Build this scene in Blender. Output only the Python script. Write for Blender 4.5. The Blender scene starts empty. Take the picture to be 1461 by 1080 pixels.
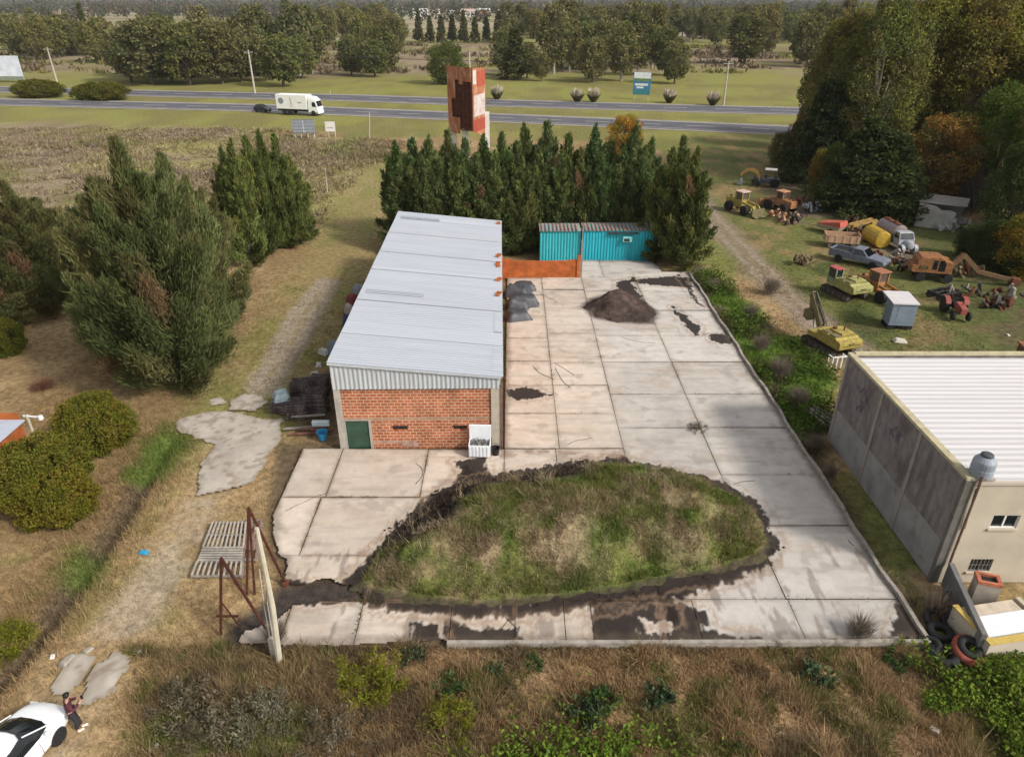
import bpy, math, random
import numpy as np
from mathutils import Vector, Matrix, Euler
from math import pi, sin, cos, radians as R_

# ------------------------------------------------------------------ camera
scn = bpy.context.scene
COL = scn.collection
CAM_H, PITCH, FPX, PW, PH = 22.0, R_(28.15), 1013.0, 1461.0, 1080.0
cd = bpy.data.cameras.new('camera'); cam = bpy.data.objects.new('camera', cd); COL.objects.link(cam)
cd.sensor_width = 36; cd.lens = 36*FPX/PW; cd.clip_end = 6000; cd.clip_start = 0.5
cam.location = (0, 0, CAM_H); cam.rotation_euler = (pi/2-PITCH, 0, 0)
scn.camera = cam
# ------------------------------------------------------------------ light
SUN_EL, SUN_AZ = R_(38), math.atan2(5.9, -3.8)          # azimuth from +Y towards +X
sv = Vector((cos(SUN_EL)*sin(SUN_AZ), cos(SUN_EL)*cos(SUN_AZ), sin(SUN_EL)))
w = bpy.data.worlds.new('World'); scn.world = w; w.use_nodes = True
nt = w.node_tree; bg = nt.nodes['Background']
sky = nt.nodes.new('ShaderNodeTexSky'); sky.sky_type = 'NISHITA'; sky.sun_disc = False
sky.sun_elevation = SUN_EL; sky.sun_rotation = SUN_AZ; sky.dust_density = 3.0; sky.air_density = 1.2; sky.ozone_density = 1.0
hs = nt.nodes.new('ShaderNodeHueSaturation'); hs.inputs['Saturation'].default_value = 0.18
nt.links.new(sky.outputs[0], hs.inputs['Color']); nt.links.new(hs.outputs[0], bg.inputs['Color'])
bg.inputs['Strength'].default_value = 0.135
sd = bpy.data.lights.new('sun', 'SUN'); so = bpy.data.objects.new('sun', sd); COL.objects.link(so)
sd.energy = 2.5; sd.angle = R_(7); sd.color = (1.0, 0.93, 0.84)
so.rotation_euler = sv.to_track_quat('Z', 'Y').to_euler(); so.location = (60, -40, 60)
scn.view_settings.view_transform = 'Standard'; scn.view_settings.look = 'None'
scn.view_settings.gamma = 1.0; scn.view_settings.exposure = 0.42
scn.cycles.max_bounces = 6; scn.cycles.diffuse_bounces = 3; scn.cycles.transparent_max_bounces = 4
scn.cycles.volume_bounces = 0

# ------------------------------------------------------------------ helpers
rnd = random.Random(7)
def ray(px, py):
    u = (px-PW/2)/FPX; v = -(py-PH/2)/FPX
    return u, cos(PITCH)+v*sin(PITCH), -sin(PITCH)+v*cos(PITCH)
def P(px, py, z=0.0):                                    # ground point seen at a place of the photograph
    r = ray(px, py); t = (z-CAM_H)/r[2]; return r[0]*t, r[1]*t
def PP(pts, z=0.0): return [P(a, b, z) for a, b in pts]
def Zat(px, py, Y):
    r = ray(px, py); t = Y/r[1]; return CAM_H+r[2]*t

class MB:
    def __init__(s): s.v = []; s.f = []
    def add(s, vs, fs, M=None):
        n = len(s.v)
        s.v += [tuple(M @ Vector(q)) for q in vs] if M else [tuple(q) for q in vs]
        s.f += [tuple(i+n for i in f) for f in fs]; return s
    def box(s, x0, x1, y0, y1, z0, z1, M=None):
        return s.add([(x0,y0,z0),(x1,y0,z0),(x1,y1,z0),(x0,y1,z0),(x0,y0,z1),(x1,y0,z1),(x1,y1,z1),(x0,y1,z1)],
                     [(0,3,2,1),(4,5,6,7),(0,1,5,4),(1,2,6,5),(2,3,7,6),(3,0,4,7)], M)
    def beam(s, p, q, wx, wz=None, up=(0,0,1)):          # square bar between two points
        wz = wz or wx; p = Vector(p); q = Vector(q); d = (q-p); L = d.length
        if L < 1e-6: return s
        d /= L; u = Vector(up)
        if abs(d.dot(u)) > .98: u = Vector((0,1,0))
        a = d.cross(u).normalized(); b = a.cross(d)
        M = Matrix((( a.x, d.x, b.x, p.x),(a.y, d.y, b.y, p.y),(a.z, d.z, b.z, p.z),(0,0,0,1)))
        return s.box(-wx/2, wx/2, 0, L, -wz/2, wz/2, M)
    def cyl(s, p, q, r0, r1=None, n=10, cap=True):
        r1 = r0 if r1 is None else r1; p = Vector(p); q = Vector(q); d = (q-p).normalized()
        u = Vector((0,0,1)) if abs(d.z) < .95 else Vector((1,0,0))
        a = d.cross(u).normalized(); b = d.cross(a); vs = []
        for c, r in ((p, r0), (q, r1)):
            for i in range(n):
                t = 2*pi*i/n; vs.append(c+a*(r*cos(t))+b*(r*sin(t)))
        fs = [(i, (i+1) % n, n+(i+1) % n, n+i) for i in range(n)]
        if cap: fs += [tuple(range(n-1, -1, -1)), tuple(range(n, 2*n))]
        return s.add(vs, fs)
    def tube(s, pts, r, n=6):
        rr = r if isinstance(r, (list, tuple)) else [r]*len(pts)
        for i in range(len(pts)-1): s.cyl(pts[i], pts[i+1], rr[i], rr[i+1], n)
        return s
    def prism(s, pts, a0, a1, axis='y', M=None, shrink=None):   # polygon in the plane across an axis, extruded along it
        n = len(pts); vs = []
        for k, a in enumerate((a0, a1)):
            for (p, q) in pts:
                vs.append({'y': (p, a, q), 'x': (a, p, q), 'z': (p, q, a)}[axis])
        fs = [tuple(range(n)), tuple(range(2*n-1, n-1, -1))]+[(i, n+i, n+(i+1) % n, (i+1) % n) for i in range(n)]
        return s.add(vs, fs, M)
    def lathe(s, prof, c=(0,0,0), n=16, axis='z'):
        vs = []; fs = []
        for (r, h) in prof:
            for i in range(n):
                t = 2*pi*i/n; a, b = r*cos(t), r*sin(t)
                q = {'z': (a, b, h), 'y': (a, h, b), 'x': (h, a, b)}[axis]
                vs.append((q[0]+c[0], q[1]+c[1], q[2]+c[2]))
        for k in range(len(prof)-1):
            for i in range(n):
                fs.append((k*n+i, k*n+(i+1) % n, (k+1)*n+(i+1) % n, (k+1)*n+i))
        if prof[0][0] > .001: fs.append(tuple(range(n-1, -1, -1)))
        if prof[-1][0] > .001: fs.append(tuple(range((len(prof)-1)*n, len(prof)*n)))
        return s.add(vs, fs)
    def torus(s, c, R, r, axis='z', n=20, m=8, tilt=None):
        vs = []; fs = []
        for i in range(n):
            t = 2*pi*i/n
            for j in range(m):
                p = 2*pi*j/m; q = R+r*cos(p); h = r*sin(p)*1.0
                v = Vector((q*cos(t), q*sin(t), h))
                if tilt: v = tilt @ v
                vs.append(v+Vector(c))
        for i in range(n):
            for j in range(m):
                fs.append((i*m+j, ((i+1) % n)*m+j, ((i+1) % n)*m+(j+1) % m, i*m+(j+1) % m))
        return s.add(vs, fs)
    def loft(s, secs, cap=True):                          # rings of equal length
        n = len(secs[0]); vs = [q for r in secs for q in r]; fs = []
        for k in range(len(secs)-1):
            for i in range(n):
                fs.append((k*n+i, k*n+(i+1) % n, (k+1)*n+(i+1) % n, (k+1)*n+i))
        if cap: fs += [tuple(range(n-1, -1, -1)), tuple(range((len(secs)-1)*n, len(secs)*n))]
        return s.add(vs, fs)
    def build(s, name, m, parent=None, smooth=False, bevel=0, sub=0):
        me = bpy.data.meshes.new(name); me.from_pydata([tuple(q) for q in s.v], [], s.f); me.update()
        o = bpy.data.objects.new(name, me); COL.objects.link(o)
        if m: me.materials.append(m)
        if parent: o.parent = parent
        import bmesh
        b = bmesh.new(); b.from_mesh(me); bmesh.ops.recalc_face_normals(b, faces=b.faces[:]); b.to_mesh(me); b.free()
        if smooth:
            for p_ in me.polygons: p_.use_smooth = True
        if bevel:
            md = o.modifiers.new('bevel', 'BEVEL'); md.width = bevel; md.segments = 2; md.limit_method = 'ANGLE'
        if sub:
            md = o.modifiers.new('sub', 'SUBSURF'); md.levels = sub; md.render_levels = sub
        return o

def tag(o, label, cat, group=None, kind=None):
    if label: o['label'] = label
    if cat: o['category'] = cat
    if group: o['group'] = group
    if kind: o['kind'] = kind
    return o
def thing(name, label, cat, loc=(0,0,0), rz=0.0, group=None, rot=None):
    o = bpy.data.objects.new(name, None); COL.objects.link(o); o.location = loc
    o.rotation_euler = rot if rot else (0, 0, rz); o.empty_display_size = .3
    return tag(o, label, cat, group)
def copy_tree(o, parent=None):
    c = o.copy(); COL.objects.link(c)
    if parent: c.parent = parent
    for ch in list(o.children): copy_tree(ch, c)
    return c
ORDW = ['leftmost', 'second from the left', 'third from the left', 'fourth from the left', 'fifth from the left', 'sixth from the left',
        'seventh from the left', 'eighth from the left', 'ninth from the left', 'tenth from the left', 'eleventh from the left', 'twelfth from the left']
def ordn(i, n):
    if n == 1: return 'only one'
    if i <= (n-1)//2: return ORDW[i]
    return ORDW[n-1-i].replace('left', 'right')

# ------------------------------------------------------------------ noise
def vnoise(x, y, seed=0):
    xi = np.floor(x).astype(np.int64); yi = np.floor(y).astype(np.int64); fx = x-xi; fy = y-yi
    fx = fx*fx*(3-2*fx); fy = fy*fy*(3-2*fy)
    def h(a, b):
        n = (a*374761393+b*668265263+seed*1274126177) & 0x7fffffff
        n = ((n ^ (n >> 13))*1274126177) & 0x7fffffff
        return ((n ^ (n >> 16)) & 0xffff)/65535.0
    return (h(xi,yi)*(1-fx)+h(xi+1,yi)*fx)*(1-fy)+(h(xi,yi+1)*(1-fx)+h(xi+1,yi+1)*fx)*fy
def fbm(x, y, sc, seed=0, octv=4):
    s = 0; a = .5; t = 0
    for k in range(octv):
        s = s+a*vnoise(x/sc+17.3*k, y/sc-9.1*k, seed+k); t += a; a *= .5; sc = sc*.5
    return s/t
def sdpoly(X, Y, poly):                                   # > 0 inside
    d = np.full(X.shape, 1e18); ins = np.zeros(X.shape, bool); n = len(poly)
    for i in range(n):
        ax, ay = poly[i]; bx, by = poly[(i+1) % n]
        ex, ey = bx-ax, by-ay; L = ex*ex+ey*ey+1e-12
        t = np.clip(((X-ax)*ex+(Y-ay)*ey)/L, 0, 1)
        d = np.minimum(d, (X-ax-t*ex)**2+(Y-ay-t*ey)**2)
        c = ((ay > Y) != (by > Y)) & (X < (bx-ax)*(Y-ay)/(by-ay+1e-12)+ax); ins ^= c
    d = np.sqrt(d); return np.where(ins, d, -d)
def sdline(X, Y, pts):                                    # distance to a polyline
    d = np.full(X.shape, 1e18)
    for (ax, ay), (bx, by) in zip(pts[:-1], pts[1:]):
        ex, ey = bx-ax, by-ay; L = ex*ex+ey*ey+1e-12
        t = np.clip(((X-ax)*ex+(Y-ay)*ey)/L, 0, 1)
        d = np.minimum(d, (X-ax-t*ex)**2+(Y-ay-t*ey)**2)
    return np.sqrt(d)
def sst(x, a, b):
    t = np.clip((x-a)/(b-a), 0, 1); return t*t*(3-2*t)
def mixc(c, col, m): return c*(1-m[:, None])+np.array(col)[None, :]*m[:, None]

# ------------------------------------------------------------------ materials
MATS = {}
def mat(name, col, rough=.7, var=.25, sc=3.0, metal=0.0, col2=None, amt=.5, sc2=1.5, bump=0.0, spec=.3, stretch=None, detail=6, coat=0):
    if name in MATS: return MATS[name]
    m = bpy.data.materials.new(name); m.use_nodes = True; MATS[name] = m
    n = m.node_tree.nodes; l = m.node_tree.links; b = n['Principled BSDF']
    tc = n.new('ShaderNodeTexCoord'); src = tc.outputs['Object']
    if stretch:
        mp = n.new('ShaderNodeMapping'); mp.inputs['Scale'].default_value = stretch; l.new(src, mp.inputs[0]); src = mp.outputs[0]
    nz = n.new('ShaderNodeTexNoise'); nz.inputs['Scale'].default_value = sc; nz.inputs['Detail'].default_value = detail; l.new(src, nz.inputs['Vector'])
    rp = n.new('ShaderNodeValToRGB'); l.new(nz.outputs['Fac'], rp.inputs[0])
    rp.color_ramp.elements[0].position = .3; rp.color_ramp.elements[1].position = .7
    lo = [max(0, c*(1-var)) for c in col]; hi = [min(1, c*(1+var*.7)) for c in col]
    rp.color_ramp.elements[0].color = (*lo, 1); rp.color_ramp.elements[1].color = (*hi, 1); out = rp.outputs[0]
    if col2:
        z2 = n.new('ShaderNodeTexNoise'); z2.inputs['Scale'].default_value = sc2; z2.inputs['Detail'].default_value = 8; z2.inputs['Roughness'].default_value = .65
        l.new(src, z2.inputs['Vector'])
        r2 = n.new('ShaderNodeValToRGB'); l.new(z2.outputs['Fac'], r2.inputs[0])
        r2.color_ramp.elements[0].position = 1-amt-.06; r2.color_ramp.elements[1].position = min(1, 1-amt+.1)
        r2.color_ramp.elements[0].color = (0,0,0,1); r2.color_ramp.elements[1].color = (1,1,1,1)
        mx = n.new('ShaderNodeMixRGB'); mx.inputs[2].default_value = (*col2, 1); l.new(r2.outputs[0], mx.inputs[0]); l.new(out, mx.inputs[1]); out = mx.outputs[0]
    l.new(out, b.inputs['Base Color']); b.inputs['Roughness'].default_value = rough; b.inputs['Metallic'].default_value = metal
    b.inputs['Specular IOR Level'].default_value = spec
    if coat: b.inputs['Coat Weight'].default_value = coat; b.inputs['Coat Roughness'].default_value = .08
    if bump:
        bp = n.new('ShaderNodeBump'); bp.inputs['Strength'].default_value = bump; bp.inputs['Distance'].default_value = .05
        l.new(nz.outputs['Fac'], bp.inputs['Height']); l.new(bp.outputs[0], b.inputs['Normal'])
    return m
def attr_mat(name, sc=8.0, var=.35, rough=.95, bump=.4, fine=40.0):   # colour from the mesh's own colour layer, broken up by noise
    m = bpy.data.materials.new(name); m.use_nodes = True; MATS[name] = m
    n = m.node_tree.nodes; l = m.node_tree.links; b = n['Principled BSDF']
    at = n.new('ShaderNodeAttribute'); at.attribute_name = 'col'
    tc = n.new('ShaderNodeTexCoord'); out = at.outputs['Color']
    hs_ = []
    for s_, v_ in ((sc, var), (fine, var*.8)):
        nz = n.new('ShaderNodeTexNoise'); nz.inputs['Scale'].default_value = s_; nz.inputs['Detail'].default_value = 8; nz.inputs['Roughness'].default_value = .7
        l.new(tc.outputs['Object'], nz.inputs['Vector'])
        mr = n.new('ShaderNodeMapRange'); mr.inputs['From Min'].default_value = .3; mr.inputs['From Max'].default_value = .7
        mr.inputs['To Min'].default_value = 1-v_; mr.inputs['To Max'].default_value = 1+v_; l.new(nz.outputs['Fac'], mr.inputs['Value'])
        mu = n.new('ShaderNodeMixRGB'); mu.blend_type = 'MULTIPLY'; mu.inputs[0].default_value = 1
        l.new(out, mu.inputs[1]); l.new(mr.outputs[0], mu.inputs[2]); out = mu.outputs[0]; hs_.append(nz)
    l.new(out, b.inputs['Base Color']); b.inputs['Roughness'].default_value = rough; b.inputs['Specular IOR Level'].default_value = .1
    bp = n.new('ShaderNodeBump'); bp.inputs['Strength'].default_value = bump; bp.inputs['Distance'].default_value = .06
    l.new(hs_[0].outputs['Fac'], bp.inputs['Height']); l.new(bp.outputs[0], b.inputs['Normal'])
    return m
def leaf_mat(name, trans=.3):
    m = bpy.data.materials.new(name); m.use_nodes = True; n = m.node_tree.nodes; l = m.node_tree.links
    for q in list(n): n.remove(q)
    at = n.new('ShaderNodeAttribute'); at.attribute_name = 'col'; oi = n.new('ShaderNodeObjectInfo')
    mu = n.new('ShaderNodeMixRGB'); mu.blend_type = 'MULTIPLY'; mu.inputs[0].default_value = 1
    l.new(at.outputs['Color'], mu.inputs[1]); l.new(oi.outputs['Color'], mu.inputs[2])
    d = n.new('ShaderNodeBsdfDiffuse'); t = n.new('ShaderNodeBsdfTranslucent'); mx = n.new('ShaderNodeMixShader'); mx.inputs[0].default_value = trans
    o = n.new('ShaderNodeOutputMaterial')
    l.new(mu.outputs[0], d.inputs[0]); l.new(mu.outputs[0], t.inputs[0]); l.new(d.outputs[0], mx.inputs[1]); l.new(t.outputs[0], mx.inputs[2]); l.new(mx.outputs[0], o.inputs[0])
    return m
LEAF = leaf_mat('leaf', .3); BLADE = leaf_mat('blade', .25)
BARK = mat('bark', (.11,.085,.065), .95, .4, 4, bump=.5)
PALEBARK = mat('pale_bark', (.33,.28,.23), .95, .3, 4)
CONC = mat('concrete', (.36,.33,.29), .9, .2, 2.5, col2=(.16,.145,.125), amt=.35, sc2=1.2, bump=.2)
RUST = mat('rusty_steel', (.13,.045,.022), .85, .4, 5, col2=(.22,.09,.04), amt=.35, sc2=6)
BLACK = mat('black_rubber', (.018,.018,.019), .8, .3, 9, bump=.2)
DARK = mat('dark_steel', (.035,.033,.03), .7, .3, 6)
GLASS = mat('dark_glass', (.012,.015,.018), .08, .1, 1, spec=.6)
WHITEP = mat('white_paint', (.72,.72,.70), .45, .08, 3, col2=(.45,.42,.38), amt=.28, sc2=2)
ZINC = mat('zinc', (.45,.47,.49), .5, .15, 3, spec=.4)
WOODG = mat('weathered_wood', (.25,.22,.19), .9, .35, 6, bump=.3)

def np_mesh(name, V, Fq, cols, m, parent=None, smooth=False):
    """V (n,3), Fq (f,k) indices, cols (n,3) or None"""
    me = bpy.data.meshes.new(name); n = len(V); f, k = Fq.shape
    me.vertices.add(n); me.vertices.foreach_set('co', np.ascontiguousarray(V, np.float32).ravel())
    me.loops.add(f*k); me.loops.foreach_set('vertex_index', np.ascontiguousarray(Fq, np.int32).ravel())
    me.polygons.add(f); me.polygons.foreach_set('loop_start', np.arange(0, f*k, k, dtype=np.int32))
    me.polygons.foreach_set('loop_total', np.full(f, k, np.int32))
    if smooth: me.polygons.foreach_set('use_smooth', np.ones(f, bool))
    me.update(calc_edges=True)
    if cols is not None:
        a = me.color_attributes.new('col', 'FLOAT_COLOR', 'POINT')
        c4 = np.ones((n, 4), np.float32); c4[:, :3] = cols; a.data.foreach_set('color', c4.ravel())
    if m: me.materials.append(m)
    if parent == 'mesh': return me
    o = bpy.data.objects.new(name, me); COL.objects.link(o)
    if parent: o.parent = parent
    return o
def unit(v): return v/(np.linalg.norm(v, axis=1, keepdims=True)+1e-9)
def cloud(name, B, D, L, Wd, cols, m=None, parent='mesh', rs=None, mid=.45):
    """diamond leaves: base B, direction D, length L, width Wd"""
    rs = rs or np.random.RandomState(1); n = len(B); D = unit(D)
    S = unit(np.cross(D, unit(rs.normal(size=(n, 3)))))
    L = np.asarray(L).reshape(-1, 1)*np.ones((n, 1)); Wd = np.asarray(Wd).reshape(-1, 1)*np.ones((n, 1))
    V = np.stack([B, B+D*L*mid+S*Wd/2, B+D*L, B+D*L*mid-S*Wd/2], 1).reshape(-1, 3)
    Fq = np.arange(4*n).reshape(n, 4)
    return np_mesh(name, V, Fq, np.repeat(cols, 4, 0), m or LEAF, parent)
def blades(name, X, Y, Z, h, wd, cols, lean=.4, m=None, rs=None, parent=None):
    rs = rs or np.random.RandomState(2); n = len(X); a = rs.uniform(0, 2*pi, n)
    S = np.stack([np.cos(a), np.sin(a), 0*a], 1)*(wd*.5)[:, None]
    b = rs.uniform(0, 2*pi, n); ln = np.abs(rs.normal(0, lean, n))*h
    B = np.stack([X, Y, Z], 1); T = B+np.stack([np.cos(b)*ln, np.sin(b)*ln, h], 1)
    V = np.stack([B-S, B+S, T], 1).reshape(-1, 3)
    return np_mesh(name, V, np.arange(3*n).reshape(n, 3), np.repeat(cols, 3, 0), m or BLADE, parent)
# ------------------------------------------------------------------ ground
YARD = PP([(400,634),(392,690),(388,740),(392,795),(405,802),(402,835),(383,862),(345,885),(326,915),(345,924)])+[(-2.4,19.35),(16.05,19.5),(15.9,61.6),(13.6,62.2),(13.2,64.6),(2.7,64.6),(2.7,60),(-.5,60),(-.5,32.85)]
MOUND = PP([(508,838),(535,795),(575,752),(620,712),(660,692),(720,684),(800,668),(850,662),(920,667),(1000,685),(1060,710),(1090,745),(1100,780),(1082,800),(1020,820),(960,828),(880,848),(760,862),(680,868),(600,862),(545,852)])
HEAP = PP([(830,440),(845,428),(868,422),(892,418),(915,430),(938,448),(930,463),(885,462),(850,455)])
FILLP = PP([(382,862),(402,838),(470,828),(510,838),(520,858),(470,862),(420,868),(392,890),(350,900),(335,930),(318,930),(330,890)])
TRACK = PP([(560,238),(535,268),(505,320),(470,400),(425,470),(385,530),(345,580)])
RUT1 = PP([(462,400),(425,445),(395,500),(365,555)]); RUT2 = PP([(478,402),(448,450),(420,500),(388,560)])
LTRK = PP([(330,660),(270,760),(215,840),(160,920),(110,985),(40,1080)])
DITCH = PP([(240,632),(205,690),(155,765),(95,850),(40,920),(-20,985)])
RROAD = PP([(985,262),(1003,295),(1045,345),(1095,395),(1150,450),(1215,498),(1290,540)])
RSTRIP = PP([(985,370),(1030,400),(1110,470),(1160,500),(1195,540),(1180,640),(1220,740),(1330,870),(1290,880),(1110,620),(1040,500),(985,420)])
RGRASS = PP([(985,190),(1130,195),(1160,260),(1300,300),(1461,330),(1600,560),(1220,520),(1100,400),(990,280)])
FIELD = PP([(-250,160),(0,172),(250,178),(430,192),(560,205),(560,235),(510,305),(430,330),(0,300),(-300,330)])
CONEROAD = None
C_DRY=(.235,.16,.08); C_STRAW=(.33,.235,.125); C_GREEN=(.125,.15,.036); C_LUSH=(.09,.14,.024); C_DK=(.042,.052,.02)
C_DKBROWN=(.042,.033,.027); C_TRACK=(.33,.265,.185); C_SCRUB=(.23,.18,.12); C_FAR=(.205,.20,.055); C_TAN=(.27,.22,.15); C_OLIVE=(.165,.15,.05)
# road centre lines
ROAD1 = PP([(-420,131),(0,146),(360,154),(700,168),(980,180),(1140,187),(1500,202)])
ROAD2 = PP([(-420,118),(0,128),(250,134.5),(500,140),(700,147),(980,155),(1140,159),(1500,169)])
def gz(X, Y):
    near = 1-sst(Y, 100, 135)
    z = (fbm(X, Y, 6, 3)-.5)*.5*near+(fbm(X, Y, 1.2, 5)-.5)*.16*near
    yd = sst(-sdpoly(X, Y, YARD), 0.2, 2.0)
    z = z*yd-.05*(1-yd)-.02
    for ln, wd_ in ((LTRK, 1.6), (TRACK, 1.4), (RROAD, 1.6)):
        k = sst(sdline(X, Y, ln), wd_*.5, wd_*1.6); z = z*(.25+.75*k)
    z = z-.45*np.exp(-(sdline(X, Y, DITCH)/.45)**2)
    return z
def gcol(X, Y):
    n1 = fbm(X, Y, 9, 11); n2 = fbm(X, Y, 2.6, 21); n3 = fbm(X, Y, .8, 31); n4 = fbm(X, Y, 40, 41)
    wx = (fbm(X, Y, 3, 51)-.5)*2.2; wy = (fbm(X, Y, 3, 61)-.5)*2.2; Xw = X+wx; Yw = Y+wy
    c = np.tile(np.array(C_DRY), (len(X), 1))
    c = mixc(c, C_STRAW, sst(n2, .45, .75)*.8); c = mixc(c, C_GREEN, sst(n1+.25*(n3-.5), .52, .66)*.8)
    # old field of scrub to the left
    f = sst(sdpoly(Xw, Yw, FIELD), -2, 3); cf = np.tile(np.array(C_SCRUB), (len(X), 1))
    cf = mixc(cf, C_OLIVE, sst(n2*.5+n1*.5, .42, .55)); cf = mixc(cf, C_GREEN, sst(n1, .57, .68)*.7); cf = mixc(cf, (.13,.085,.07), sst(n2, .58, .72)*.8)
    cf = mixc(cf, (.26,.235,.09), sst(fbm(X, Y, 12, 45), .52, .62)*.7); c = c*(1-f[:, None])+cf*f[:, None]
    # verge, median and plain beyond
    far = sst(Y+X*.2, 128, 136); cg = np.tile(np.array(C_FAR), (len(X), 1))
    cg = mixc(cg, C_OLIVE, sst(n1, .45, .6)); cg = mixc(cg, (.2,.17,.075), sst(n2, .5, .7)*.6)
    c = c*(1-far[:, None])+cg*far[:, None]
    b = sst(Y+(n4-.5)*40, 232, 262); cb = np.tile(np.array((.17,.13,.075)), (len(X), 1))
    cb = mixc(cb, C_SCRUB, sst(n1, .4, .6)); cb = mixc(cb, C_OLIVE, sst(fbm(X, Y, 25, 71), .5, .62)*.8); cb = mixc(cb, (.26,.2,.135), sst(n2, .45, .65)*.7); cb = mixc(cb, C_FAR, sst(fbm(X, Y*2.5, 70, 81), .55, .62)*.75)
    c = c*(1-b[:, None])+cb*b[:, None]
    t = sst(Y+(n4-.5)*120, 430, 560); ct = np.tile(np.array(C_TAN), (len(X), 1)); ct = mixc(ct, C_OLIVE, sst(fbm(X, Y*2.5, 160, 91), .48, .56)*.8); ct = mixc(ct, (.33,.29,.2), sst(fbm(X, Y*3, 120, 95), .56, .62)*.8)
    c = c*(1-t[:, None])+ct*t[:, None]
    # right machine yard
    r = sst(sdpoly(Xw, Yw, RGRASS), -1.5, 2); cr = np.tile(np.array((.12,.125,.04)), (len(X), 1))
    cr = mixc(cr, C_DRY, sst(n2, .48, .66)*.75); cr = mixc(cr, (.045,.062,.02), sst(n1, .52, .64)*.7)
    dm = sst(X-(26+.32*(Y-45)), 0, 14)
    cr = mixc(cr, (.06,.07,.024), dm*.85); cr = mixc(cr, (.10,.075,.045), dm*sst(n2, .5, .6)*.6)
    c = c*(1-r[:, None])+cr*r[:, None]
    k = sst(sdpoly(Xw, Yw, PP([(1085,262),(1140,262),(1200,300),(1260,325),(1300,345),(1330,380),(1290,380),(1200,345),(1120,315)])), -1, 1.5); c = mixc(c, (.15,.115,.085), k*.8*sst(n2, .35, .5))
    # left: trodden dry grass, then the grassy way north
    k = 1-sst(sdline(Xw, Yw, LTRK), 1.6, 4.2); c = mixc(c, C_STRAW, k*.75); c = mixc(c, C_OLIVE, k*sst(n2, .5, .62)*.55)
    k = 1-sst(sdline(X+wx*.3, Y+wy*.3, LTRK), .5, 1.7); c = mixc(c, C_TRACK, k*sst(n2+.3*n3, .5, .72)*.9)
    k = 1-sst(sdline(Xw*.6+X*.4, Y, TRACK), 2.2, 5); c = mixc(c, (.24,.19,.085), k*.8); c = mixc(c, (.17,.17,.05), k*sst(n2, .5, .6)*.6)
    for ru in (RUT1, RUT2):
        k = 1-sst(sdline(X+wx*.15, Y, ru)+.5*(n3-.5), .35, .95); c = mixc(c, (.29,.24,.185), k*.85)
    k = np.exp(-((X+11.2)/1.1)**2)*sst(Y, 33, 36)*(1-sst(Y, 58, 62)); c = mixc(c, C_DKBROWN, k*.7)  # dark brown strip along the left wall of the warehouse
    dd = sdline(X+wx*.2, Y+wy*.2, DITCH); c = mixc(c, (.1,.075,.05), (1-sst(dd, .4, .9))*.8); c = mixc(c, C_LUSH, (1-sst(dd, .3, 1.6))*sst(n1, .53, .6)*.8)
    # right strip with rank weeds, dirt road
    k = sst(sdpoly(Xw, Yw, RSTRIP), -.6, .8); cs = np.tile(np.array((.1,.085,.045)), (len(X), 1)); cs = mixc(cs, C_LUSH, sst(n2, .44, .55)); cs = mixc(cs, (.13,.1,.08), sst(n1, .52, .62))
    low = 1-sst(Y, 31, 36); cs = mixc(cs, (.095,.068,.045), low*.95)
    c = c*(1-k[:, None])+cs*k[:, None]
    dr = sdline(X+wx*.35, Y+wy*.35, RROAD); k = 1-sst(dr+1.2*(n3-.5), 1.0, 2.3); c = mixc(c, (.2,.155,.11), k*.85); k = (1-sst(np.abs(dr-.75)+.4*(n3-.5), .15, .5)); c = mixc(c, (.27,.22,.165), k*.6)
    # front weeds
    fr = (1-sst(Y+wy*.3, 19.0, 20.2)); cw = np.tile(np.array((.27,.175,.09)), (len(X), 1)); cw = mixc(cw, (.35,.24,.135), sst(n2, .45, .65)*.8)
    lf = 1-sst(X+wx, -8, -2); cw = mixc(cw, (.19,.145,.07), lf*.6); cw = mixc(cw, C_GREEN, lf*sst(n2, .52, .6)*.8)
    gr = sst(X+wx*1.5, 14.5, 17.5); cw = mixc(cw, C_LUSH, gr*.85); mid = np.exp(-((X-2.2)/3.2)**2)*(1-sst(Y, 15.5, 17.5)); cw = mixc(cw, C_LUSH, mid*sst(n2, .4, .5)*.9)
    fr = fr*sst(X+.6*(Y-16)+wx*.6, -13.5, -11.5); c = c*(1-fr[:, None])+cw*fr[:, None]
    # under and beside the concrete yard: dark earth
    ins = sst(sdpoly(X, Y, YARD), -.5, .1); c = mixc(c, (.095,.07,.045), ins*.9); k = sst(sdpoly(X+wx*.2, Y+wy*.2, FILLP), -.4, .2); c = mixc(c, (.05,.04,.035), k)
    return np.clip(c, 0, 1)
def axis(lo, a, b, hi, st, gro):
    m = list(np.arange(a, b+st*.5, st)); u = [m[-1]]; s = st
    while u[-1] < hi: s *= gro; u.append(u[-1]+s)
    d = [m[0]]; s = st
    while d[-1] > lo: s *= gro; d.append(d[-1]-s)
    return np.array(d[:0:-1]+m+u[1:])
GX = axis(-2600, -34, 46, 2600, .3, 1.06); GY = axis(-40, 12, 66, 4200, .3, 1.045)
gx, gy = np.meshgrid(GX, GY); gx1, gy1 = gx.ravel(), gy.ravel(); nx, ny = len(GX), len(GY)
V = np.stack([gx1, gy1, gz(gx1, gy1)], 1)
ii = (np.arange(ny-1)[:, None]*nx+np.arange(nx-1)[None, :]).ravel()
Fq = np.stack([ii, ii+1, ii+nx+1, ii+nx], 1)
GROUNDM = attr_mat('earth_and_grass', 2.4, .5, .95, .8, 13.0)
o = np_mesh('ground', V, Fq, gcol(gx1, gy1), GROUNDM, smooth=True); tag(o, 'dry grass, weeds and bare earth around the yard', None, None, 'structure')

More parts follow.
